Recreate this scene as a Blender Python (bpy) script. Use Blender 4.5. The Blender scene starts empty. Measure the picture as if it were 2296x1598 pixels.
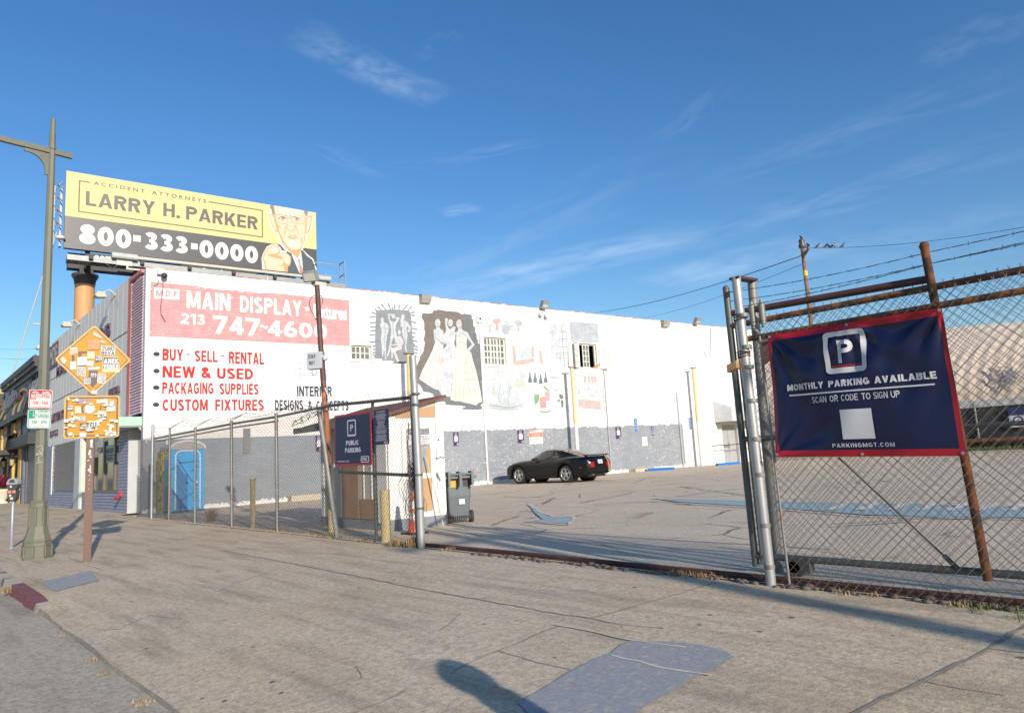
import bpy, bmesh, math, random
from mathutils import Vector, Matrix
from mathutils.geometry import tessellate_polygon
random.seed(11)
SC = bpy.context.scene
COL = SC.collection
rad = math.radians

# ------------------------------------------------------------------ camera
FD, CX, CY, HC = 1560.0, 1148.0, 799.0, 1.27      # focal length and centre in a 2296 px wide frame; eye height
PIT, ROL, YAW, SKEW = rad(8.0162), rad(-3.2557), rad(47.6221), rad(5.1332)
CF = Vector((-math.sin(YAW)*math.cos(PIT), math.cos(YAW)*math.cos(PIT), math.sin(PIT)))
_r = CF.cross(Vector((0, 0, 1))).normalized(); _u = _r.cross(CF)
CR = _r*math.cos(ROL) + _u*math.sin(ROL)
CU = -_r*math.sin(ROL) + _u*math.cos(ROL)
CAM = Vector((0, 0, HC))
cd = bpy.data.cameras.new('camera'); cam = bpy.data.objects.new('camera', cd); COL.objects.link(cam)
cd.sensor_width = 36.0; cd.lens = FD/2296*36; cd.clip_start = 0.05; cd.clip_end = 3000
m = Matrix((CR, CU, -CF)).transposed().to_4x4(); m.translation = CAM
cam.matrix_world = m
SC.camera = cam

# ------------------------------------------------------------------ world and sun
SUN_AZ, SUN_EL = rad(13.5), rad(19.0)             # sun stands towards +X, a little to -Y
SUN_DIR = Vector((math.cos(SUN_AZ)*math.cos(SUN_EL), -math.sin(SUN_AZ)*math.cos(SUN_EL), math.sin(SUN_EL)))
sl = bpy.data.lights.new('sun', 'SUN'); so = bpy.data.objects.new('sun', sl); COL.objects.link(so)
sl.energy = 5.2; sl.angle = rad(0.55); sl.color = (1.0, 0.885, 0.76)
so.rotation_euler = (-SUN_DIR).to_track_quat('-Z', 'Y').to_euler()
so.location = (20, -10, 30)

W = bpy.data.worlds.new('World'); SC.world = W; W.use_nodes = True
wn = W.node_tree; wn.nodes.clear()
def wN(t, **k):
    n = wn.nodes.new(t)
    for a, b in k.items(): setattr(n, a, b)
    return n
def wmath(op, a, b=None, clamp=False):
    n = wN('ShaderNodeMath', operation=op, use_clamp=clamp)
    for i, v in enumerate((a, b)):
        if v is None: continue
        if isinstance(v, (int, float)): n.inputs[i].default_value = v
        else: wn.links.new(v, n.inputs[i])
    return n.outputs[0]
sky = wN('ShaderNodeTexSky'); sky.sky_type = 'NISHITA'; sky.sun_disc = False
sky.sun_elevation = SUN_EL; sky.sun_rotation = math.atan2(SUN_DIR.x, SUN_DIR.y)
sky.altitude = 50; sky.air_density = 1.2; sky.dust_density = 0.5; sky.ozone_density = 4.0
wtc = wN('ShaderNodeTexCoord')
wsep = wN('ShaderNodeSeparateXYZ'); wn.links.new(wtc.outputs['Generated'], wsep.inputs[0])
zc = wmath('MAXIMUM', wsep.outputs[2], 0.02)
cpx = wmath('DIVIDE', wsep.outputs[0], zc); cpy = wmath('DIVIDE', wsep.outputs[1], zc)

def ray(x, y): return (CR*(x-CX) - CU*(y-CY) + CF*FD)
def skyp(x, y):
    d = ray(x, y); z = max(d.z, 0.02*d.length); return Vector((d.x/z, d.y/z))
cloud = None
def band(p0, p1, wpx, strength, sc_u, sc_v, seed, thr=0.42, amp=2.2):
    """a cirrus streak between two sky directions, on a flat cloud layer"""
    global cloud
    a, b = skyp(*p0), skyp(*p1); t = (b-a); L = t.length; t /= L; nv = Vector((-t.y, t.x))
    mid = ((p0[0]+p1[0])/2, (p0[1]+p1[1])/2); pd = Vector((p1[0]-p0[0], p1[1]-p0[1])).normalized()
    width = max(0.01, abs((skyp(mid[0]-pd.y*wpx, mid[1]+pd.x*wpx)-skyp(*mid)).dot(nv)))
    du = wmath('ADD', wmath('MULTIPLY', wmath('SUBTRACT', cpx, a.x), t.x), wmath('MULTIPLY', wmath('SUBTRACT', cpy, a.y), t.y))
    dv = wmath('ADD', wmath('MULTIPLY', wmath('SUBTRACT', cpx, a.x), nv.x), wmath('MULTIPLY', wmath('SUBTRACT', cpy, a.y), nv.y))
    u = wmath('DIVIDE', du, L)
    cmb = wN('ShaderNodeCombineXYZ')
    wn.links.new(wmath('MULTIPLY', u, sc_u), cmb.inputs[0]); wn.links.new(wmath('MULTIPLY', wmath('DIVIDE', dv, width), sc_v), cmb.inputs[1]); cmb.inputs[2].default_value = seed
    nz = wN('ShaderNodeTexNoise'); nz.inputs['Scale'].default_value = 1.0; nz.inputs['Detail'].default_value = 9; nz.inputs['Roughness'].default_value = 0.6; nz.inputs['Distortion'].default_value = 0.35
    wn.links.new(cmb.outputs[0], nz.inputs['Vector'])
    lw = wN('ShaderNodeTexNoise'); lw.inputs['Scale'].default_value = 0.55; lw.inputs['Detail'].default_value = 2
    cm2 = wN('ShaderNodeCombineXYZ'); wn.links.new(wmath('MULTIPLY', u, 3.0), cm2.inputs[0]); cm2.inputs[1].default_value = seed; wn.links.new(cm2.outputs[0], lw.inputs['Vector'])
    vv = wmath('ADD', wmath('DIVIDE', dv, width), wmath('MULTIPLY', wmath('SUBTRACT', lw.outputs['Fac'], 0.5), 1.3))
    g = wmath('SUBTRACT', 1.0, wmath('MULTIPLY', vv, vv), True)
    e = wmath('POWER', wmath('MULTIPLY', wmath('MULTIPLY', u, wmath('SUBTRACT', 1.0, u)), 4.0, True), 0.7)
    n2 = wmath('MULTIPLY', wmath('SUBTRACT', nz.outputs['Fac'], thr), amp, True)
    o = wmath('MULTIPLY', wmath('MULTIPLY', wmath('MULTIPLY', g, e), n2), strength)
    cloud = o if cloud is None else wmath('ADD', cloud, o)
band((650, 70), (1000, 225), 42, 0.55, 5, 1.3, 3.1, 0.36, 2.6)
band((930, 130), (1030, 70), 22, 0.30, 3, 1.2, 9.4)
band((690, 325), (870, 400), 22, 0.28, 3, 1.4, 5.2)
band((880, 376), (1220, 318), 16, 0.35, 3, 1.4, 6.6)
band((985, 480), (1080, 463), 14, 0.55, 2, 1.2, 8.0, 0.30)
band((930, 680), (1580, 515), 34, 0.85, 4, 1.3, 1.7, 0.33, 2.6)
band((900, 660), (1560, 330), 60, 0.32, 4, 1.3, 12.5)
band((1520, 560), (2340, 290), 40, 0.45, 4, 1.3, 14.1)
band((1470, 645), (1850, 540), 34, 0.75, 3, 1.2, 15.3, 0.33)
band((1480, 320), (1640, 180), 26, 0.25, 3, 1.2, 16.8)
band((1560, 420), (2400, 130), 40, 0.28, 4, 1.3, 18.8)
band((2050, 130), (2340, 40), 40, 0.28, 3, 1.3, 21.0)
band((1850, 600), (2400, 480), 60, 0.40, 3, 1.2, 25.0)
band((-200, 900), (200, 820), 60, 0.40, 3, 1.2, 28.0)
cloud = wmath('MULTIPLY', wmath('MINIMUM', cloud, 0.8), 0.42)
mx = wN('ShaderNodeMix', data_type='RGBA'); wn.links.new(cloud, mx.inputs['Factor'])
hs = wN('ShaderNodeHueSaturation'); hs.inputs['Saturation'].default_value = 1.20; hs.inputs['Hue'].default_value = 0.506
wn.links.new(sky.outputs[0], hs.inputs['Color'])
wn.links.new(hs.outputs[0], mx.inputs['A']); mx.inputs['B'].default_value = (6.2, 7.0, 8.0, 1)
bg = wN('ShaderNodeBackground'); bg.inputs[1].default_value = 0.155; wn.links.new(mx.outputs['Result'], bg.inputs[0])
wo = wN('ShaderNodeOutputWorld'); wn.links.new(bg.outputs[0], wo.inputs[0])

SC.view_settings.view_transform = 'Standard'; SC.view_settings.look = 'None'
SC.view_settings.exposure = 0.0; SC.view_settings.gamma = 1.0
SC.cycles.max_bounces = 6; SC.cycles.transparent_max_bounces = 12

# ------------------------------------------------------------------ picture <-> world helpers
def plane(x, y, P, N):
    d = ray(x, y); t = (Vector(P)-CAM).dot(N)/d.dot(N); return CAM + d*t
def gz(x, y):
    """height of the ground: level lot, pavement falling to the kerb, apron at the driveway, road"""
    if y >= 5.95: return 0.0
    s = -0.03*(5.95-y)
    if y < 1.50: return -0.225 + 0.02*max(-1.2, (y-1.43))*-1*0.6
    if y < 3.0:
        k = min(1, max(0, (x+10.8)/1.2)); k = k*k*(3-2*k)       # 0 at the kerb stub, 1 on the apron
        t = (3.0-y)/1.5; return s - k*0.075*t*t
    return s
def gnd(x, y):
    z = 0.0
    for _ in range(12):
        d = ray(x, y); t = (z-HC)/d.z; p = CAM + d*t; z = gz(p.x, p.y)
    return Vector((p.x, p.y, z))
def proj(P):
    v = Vector(P)-CAM; w = v.dot(CF); return (CX+FD*v.dot(CR)/w, CY-FD*v.dot(CU)/w)
def zat(P, py):
    """height of the point above P whose picture row is py"""
    lo, hi = -2.0, 40.0
    for _ in range(50):
        mid = (lo+hi)/2
        if proj((P[0], P[1], mid))[1] > py: lo = mid
        else: hi = mid
    return lo
class Frame:
    def __init__(s, O, U, V, N): s.O, s.U, s.V, s.N = Vector(O), Vector(U).normalized(), Vector(V).normalized(), Vector(N).normalized()
    def px(s, x, y, n=0):
        p = plane(x, y, s.O+s.N*n, s.N)-s.O; return (p.dot(s.U), p.dot(s.V))
    def at(s, u, v, n=0): return s.O + s.U*u + s.V*v + s.N*n
    def P(s, x, y, n=0): return plane(x, y, s.O+s.N*n, s.N)
C0 = gnd(318, 1152); C0.z = 0
WD = Vector((math.sin(SKEW), math.cos(SKEW), 0)); WNN = Vector((math.cos(SKEW), -math.sin(SKEW), 0))
WF = Frame(C0, WD, (0, 0, 1), WNN)                # long side wall of the warehouse
FF = Frame(C0, (1, 0, 0), (0, 0, 1), (0, -1, 0))  # its street front

# ------------------------------------------------------------------ materials
def newmat(name):
    m = bpy.data.materials.new(name); m.use_nodes = True; nt = m.node_tree; b = nt.nodes['Principled BSDF']; return m, nt, b
class NT:
    def __init__(s, nt): s.nt = nt
    def n(s, t, **k):
        x = s.nt.nodes.new(t)
        for a, b in k.items():
            if hasattr(x, a): setattr(x, a, b)
        return x
    def l(s, a, b): s.nt.links.new(a, b)
    def setin(s, sock, v):
        if isinstance(v, (int, float)): sock.default_value = v
        elif isinstance(v, tuple): sock.default_value = v if len(v) == 4 or sock.type == 'VECTOR' else (*v, 1)
        else: s.l(v, sock)
    def math(s, op, a, b=0.0, clamp=False):
        x = s.n('ShaderNodeMath', operation=op, use_clamp=clamp); s.setin(x.inputs[0], a); s.setin(x.inputs[1], b); return x.outputs[0]
    def mix(s, f, a, b, blend='MIX'):
        x = s.n('ShaderNodeMix', data_type='RGBA', blend_type=blend); s.setin(x.inputs['Factor'], f); s.setin(x.inputs['A'], a); s.setin(x.inputs['B'], b); return x.outputs['Result']
    def ramp(s, f, lo, hi): 
        x = s.n('ShaderNodeMapRange'); s.setin(x.inputs[0], f); x.inputs[1].default_value = lo; x.inputs[2].default_value = hi; return x.outputs[0]
    def coord(s): return s.n('ShaderNodeTexCoord').outputs['Object']
    def mapv(s, v, sc=(1, 1, 1), loc=(0, 0, 0), rot=(0, 0, 0)):
        x = s.n('ShaderNodeMapping'); s.l(v, x.inputs[0]); x.inputs[1].default_value = loc; x.inputs[2].default_value = rot; x.inputs[3].default_value = sc; return x.outputs[0]
    def noise(s, v, scale, detail=5, rough=0.55, dist=0.0):
        x = s.n('ShaderNodeTexNoise'); s.l(v, x.inputs['Vector']); x.inputs['Scale'].default_value = scale; x.inputs['Detail'].default_value = detail; x.inputs['Roughness'].default_value = rough; x.inputs['Distortion'].default_value = dist; return x.outputs['Fac']
    def bump(s, h, strength, dist=0.01):
        x = s.n('ShaderNodeBump'); s.l(h, x.inputs['Height']); x.inputs['Strength'].default_value = strength; x.inputs['Distance'].default_value = dist; return x.outputs[0]
_M = {}
def M(name, col, rough=0.6, metal=0.0, var=0.12, vs=3.0, bump=0.0, bs=60.0, spec=0.5, coat=0.0, dirt=None, dthr=0.6, ds=1.5):
    """painted / plain surface with a little uneven tone and, if asked, patches of another colour (dirt, rust, wear)"""
    if name in _M: return _M[name]
    m, nt, b = newmat(name); t = NT(nt); co = t.coord()
    c = tuple(col)
    nz = t.noise(co, vs, 6, 0.6)
    out = t.mix(t.ramp(nz, 0.25, 0.75), tuple(x*(1-var) for x in c), tuple(min(1, x*(1+var)) for x in c))
    if dirt is not None:
        dn = t.noise(t.mapv(co, loc=(5, 3, 9)), ds, 8, 0.65)
        out = t.mix(t.ramp(dn, dthr-0.04, dthr+0.06), out, tuple(dirt))
    t.l(out, b.inputs['Base Color']); b.inputs['Roughness'].default_value = rough; b.inputs['Metallic'].default_value = metal
    if 'Specular IOR Level' in b.inputs: b.inputs['Specular IOR Level'].default_value = spec
    if coat: b.inputs['Coat Weight'].default_value = coat; b.inputs['Coat Roughness'].default_value = 0.05
    if bump: t.l(t.bump(t.noise(co, bs, 4, 0.6), bump, 0.005), b.inputs['Normal'])
    _M[name] = m; return m

# ------------------------------------------------------------------ mesh builder
class MB:
    def __init__(s, mat=None): s.v, s.f, s.mi, s.mats, s.sm, s.cur, s.smooth = [], [], [], [], [], None, False; s.use(mat)
    def use(s, mat):
        if mat is None: return s
        if mat not in s.mats: s.mats.append(mat)
        s.cur = s.mats.index(mat); return s
    def add(s, vs, fs, smooth=None):
        o = len(s.v); s.v += [Vector(p) for p in vs]
        for f in fs: s.f.append([i+o for i in f]); s.mi.append(s.cur or 0); s.sm.append(s.smooth if smooth is None else smooth)
    def quad(s, a, b, c, d): s.add([a, b, c, d], [(0, 1, 2, 3)])
    def obox(s, c, ax, ay, az):
        c, ax, ay, az = Vector(c), Vector(ax), Vector(ay), Vector(az)
        vs = [c+ax*i+ay*j+az*k for i in (-1, 1) for j in (-1, 1) for k in (-1, 1)]
        s.add(vs, [(0, 1, 3, 2), (4, 6, 7, 5), (0, 4, 5, 1), (2, 3, 7, 6), (0, 2, 6, 4), (1, 5, 7, 3)], False)
    def box(s, x0, x1, y0, y1, z0, z1): s.obox(((x0+x1)/2, (y0+y1)/2, (z0+z1)/2), ((x1-x0)/2, 0, 0), (0, (y1-y0)/2, 0), (0, 0, (z1-z0)/2))
    def fbox(s, F, u0, u1, v0, v1, n0, n1): s.obox(F.at((u0+u1)/2, (v0+v1)/2, (n0+n1)/2), F.U*((u1-u0)/2), F.V*((v1-v0)/2), F.N*((n1-n0)/2))
    def ring(s, c, ax, ay, r, n): return [Vector(c)+ax*(r*math.cos(2*math.pi*i/n))+ay*(r*math.sin(2*math.pi*i/n)) for i in range(n)]
    def basis(s, d):
        d = Vector(d).normalized(); a = Vector((0, 0, 1)) if abs(d.z) < 0.9 else Vector((1, 0, 0)); x = d.cross(a).normalized(); return x, x.cross(d).normalized() if False else d.cross(x).normalized()
    def tube(s, pts, r, n=8, caps=True, smooth=True):
        pts = [Vector(p) for p in pts]; k = len(pts)
        rs = r if isinstance(r, (list, tuple)) else [r]*k
        vs, fs = [], []; x = None
        for i, p in enumerate(pts):
            d = (pts[min(i+1, k-1)]-pts[max(i-1, 0)]); d = d.normalized() if d.length > 1e-9 else Vector((0, 0, 1))
            if x is None: x, y = s.basis(d)
            else:
                x = (x-d*x.dot(d)); x = x.normalized() if x.length > 1e-6 else s.basis(d)[0]; y = d.cross(x)
            vs += s.ring(p, x, y, rs[i], n)
        for i in range(k-1):
            for j in range(n): a, b = i*n+j, i*n+(j+1) % n; fs.append((a, b, b+n, a+n))
        s.add(vs, fs, smooth)
        if caps: s.add(vs[:n], [tuple(range(n-1, -1, -1))], False); s.add(vs[-n:], [tuple(range(n))], False)
    def cyl(s, p0, p1, r0, r1=None, n=16, caps=True, smooth=True): s.tube([p0, p1], [r0, r0 if r1 is None else r1], n, caps, smooth)
    def lathe(s, c, prof, n=20, axis=(0, 0, 1), smooth=True):
        """profile of (radius, height) revolved about an axis through c"""
        d = Vector(axis).normalized(); x, y = s.basis(d); vs, fs = [], []
        for r, h in prof: vs += s.ring(Vector(c)+d*h, x, y, max(r, 1e-4), n)
        for i in range(len(prof)-1):
            for j in range(n): a, b = i*n+j, i*n+(j+1) % n; fs.append((a, b, b+n, a+n))
        s.add(vs, fs, smooth)
        s.add(vs[:n], [tuple(range(n-1, -1, -1))], False); s.add(vs[-n:], [tuple(range(n))], False)
    def ball(s, c, r, n=12, sc=(1, 1, 1)):
        vs, fs = [], []; k = n//2
        for i in range(k+1):
            a = math.pi*i/k
            for j in range(n):
                b = 2*math.pi*j/n; vs.append(Vector(c)+Vector((math.sin(a)*math.cos(b)*r*sc[0], math.sin(a)*math.sin(b)*r*sc[1], math.cos(a)*r*sc[2])))
        for i in range(k):
            for j in range(n): p, q = i*n+j, i*n+(j+1) % n; fs.append((p, p+n, q+n, q))
        s.add(vs, fs, True)
    def poly(s, F, pts, n=0.0):
        """flat (possibly concave) outline on a frame"""
        if len(pts) < 3: return
        tri = tessellate_polygon([[Vector((p[0], p[1], 0)) for p in pts]])
        A = sum(pts[i][0]*pts[(i+1) % len(pts)][1]-pts[(i+1) % len(pts)][0]*pts[i][1] for i in range(len(pts)))
        vs = [F.at(p[0], p[1], n) for p in pts]; fs = []
        for a, b, c in tri:
            pa, pb, pc = pts[a], pts[b], pts[c]
            cr = (pb[0]-pa[0])*(pc[1]-pa[1])-(pb[1]-pa[1])*(pc[0]-pa[0])
            fs.append((a, b, c) if cr > 0 else (a, c, b))
        s.add(vs, fs, False)
    def prism(s, F, pts, n0, n1):
        """outline extruded along the frame's normal"""
        s.poly(F, pts, n1); k = len(pts)
        A = sum(pts[i][0]*pts[(i+1) % k][1]-pts[(i+1) % k][0]*pts[i][1] for i in range(k))
        if A < 0: pts = pts[::-1]
        for i in range(k):
            a, b = pts[i], pts[(i+1) % k]
            s.quad(F.at(*a, n0), F.at(*b, n0), F.at(*b, n1), F.at(*a, n1))
        G = Frame(F.O+F.N*n0, F.U, F.V, F.N); tri = tessellate_polygon([[Vector((p[0], p[1], 0)) for p in pts]])
        s.add([F.at(*p, n0) for p in pts], [tuple(t) for t in tri], False)
    def ribbon(s, F, pts, w, n=0.0):
        """painted stroke: one mitred strip"""
        k = len(pts); L, Rr = [], []
        for i in range(k):
            a, b = Vector(pts[max(i-1, 0)]), Vector(pts[min(i+1, k-1)]); d = b-a
            if d.length < 1e-9: d = Vector((1, 0))
            d.normalize(); q = Vector((-d.y, d.x)); ww = w[i] if isinstance(w, (list, tuple)) else w
            p = Vector(pts[i]); L.append(p+q*ww/2); Rr.append(p-q*ww/2)
        s.add([F.at(*p, n) for p in L]+[F.at(*p, n) for p in Rr], [(i+k, i+k+1, i+1, i) for i in range(k-1)], False)
    def build(s, name, parent=None, bevel=0.0):
        me = bpy.data.meshes.new(name); off = OFF.get(parent.name, Vector()) if parent else s.off if hasattr(s, 'off') else Vector()
        me.from_pydata([v-off for v in s.v], [], s.f)
        for m in s.mats: me.materials.append(m)
        me.polygons.foreach_set('material_index', s.mi); me.polygons.foreach_set('use_smooth', s.sm); me.update()
        o = bpy.data.objects.new(name, me); COL.objects.link(o)
        if parent: o.parent = parent; OFF[o.name] = off
        else: o.location = off
        if bevel:
            b = o.modifiers.new('edge', 'BEVEL'); b.width = bevel; b.segments = 2; b.limit_method = 'ANGLE'; b.angle_limit = rad(40)
        return o
OFF = {}
def tag(o, label, cat, group=None, kind=None):
    if label: o['label'] = label
    if cat: o['category'] = cat
    if group: o['group'] = group
    if kind: o['kind'] = kind
    return o
def thing(name, label, cat, loc=(0, 0, 0), group=None):
    o = bpy.data.objects.new(name, None); COL.objects.link(o); o.location = loc; o.empty_display_size = 0.2
    OFF[o.name] = Vector(loc); return tag(o, label, cat, group)
def struct(o): o['kind'] = 'structure'; return o
def solo(mb, name, loc, label, cat, group=None, bevel=0):
    mb.off = Vector(loc); return tag(mb.build(name, None, bevel), label, cat, group)
def dup(root, loc, label=None, rot=None):
    r = root.copy(); COL.objects.link(r); r.location = loc
    if rot is not None: r.rotation_euler = (0, 0, rot)
    if label: r['label'] = label
    OFF[r.name] = Vector(loc)
    for ch in list(root.children):
        c = ch.copy(); COL.objects.link(c); c.parent = r
        for g in list(ch.children):
            d = g.copy(); COL.objects.link(d); d.parent = c
    return r

# ------------------------------------------------------------------ lettering
_T = {}
def glyphs(txt, bold=0.0, spacing=1.0):
    k = (txt, bold, spacing)
    if k in _T: return _T[k]
    cu = bpy.data.curves.new('t', 'FONT'); cu.body = txt; cu.size = 1; cu.offset = bold; cu.space_character = spacing; cu.resolution_u = 3
    ob = bpy.data.objects.new('t', cu); COL.objects.link(ob)
    dg = bpy.context.evaluated_depsgraph_get(); me = ob.evaluated_get(dg).to_mesh()
    vs = [(v.co.x, v.co.y) for v in me.vertices]; fs = [tuple(p.vertices) for p in me.polygons]
    ob.evaluated_get(dg).to_mesh_clear(); bpy.data.objects.remove(ob); bpy.data.curves.remove(cu)
    if vs:
        x0, x1 = min(v[0] for v in vs), max(v[0] for v in vs); y0, y1 = min(v[1] for v in vs), max(v[1] for v in vs)
        vs = [((x-x0)/max(1e-6, x1-x0), (y-y0)/max(1e-6, y1-y0)) for x, y in vs]
    _T[k] = (vs, fs); return _T[k]
def text(mb, F, txt, u0, u1, v0, v1, n=0.003, bold=0.0, spacing=1.0, shear=0.0, slope=0.0, depth=0.0):
    """lettering fitted to a box on a frame"""
    vs, fs = glyphs(txt, bold, spacing)
    q = [(u0+(u1-u0)*x+shear*(v1-v0)*y, v0+(v1-v0)*y+slope*(u1-u0)*x) for x, y in vs]
    tri = []
    for f in fs:
        a, b, c = q[f[0]], q[f[1]], q[f[2]]
        A = (b[0]-a[0])*(c[1]-a[1])-(b[1]-a[1])*(c[0]-a[0]); tri.append(f if A >= 0 else f[::-1])
    mb.add([F.at(x, y, n) for x, y in q], tri, False)
    if depth:
        cnt = {}
        for f in tri:
            for i in range(len(f)):
                e = (f[i], f[(i+1) % len(f)]); cnt[e] = cnt.get(e, 0)+1
        for (a, b) in list(cnt):
            if (b, a) not in cnt: mb.quad(F.at(*q[b], n), F.at(*q[a], n), F.at(*q[a], n-depth), F.at(*q[b], n-depth))
def textpx(mb, F, txt, x0, x1, yt, yb, n=0.003, **k):
    """lettering between picture columns x0..x1 whose left end spans rows yt..yb"""
    a = F.px(x0, yb); b = F.px(x1, yb); c = F.px(x0, yt)
    text(mb, F, txt, a[0], b[0], a[1], c[1], n, **k)
def ppx(F, pts): return [F.px(*p) for p in pts]
def circ(u, v, r, n=20, ru=None): return [(u+(ru or r)*math.cos(2*math.pi*i/n), v+r*math.sin(2*math.pi*i/n)) for i in range(n)]
def rrect(u0, u1, v0, v1, r, k=5):
    pts = []
    for cx, cy, a0 in ((u1-r, v1-r, 0), (u0+r, v1-r, 90), (u0+r, v0+r, 180), (u1-r, v0+r, 270)):
        for i in range(k+1): a = rad(a0+90*i/k); pts.append((cx+r*math.cos(a), cy+r*math.sin(a)))
    return pts
def frame_ring(mb, F, outer, inner, n):
    k = len(outer); vs = [F.at(*p, n) for p in outer]+[F.at(*p, n) for p in inner]
    mb.add(vs, [(i, (i+1) % k, k+(i+1) % k, k+i) for i in range(k)], False)
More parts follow.
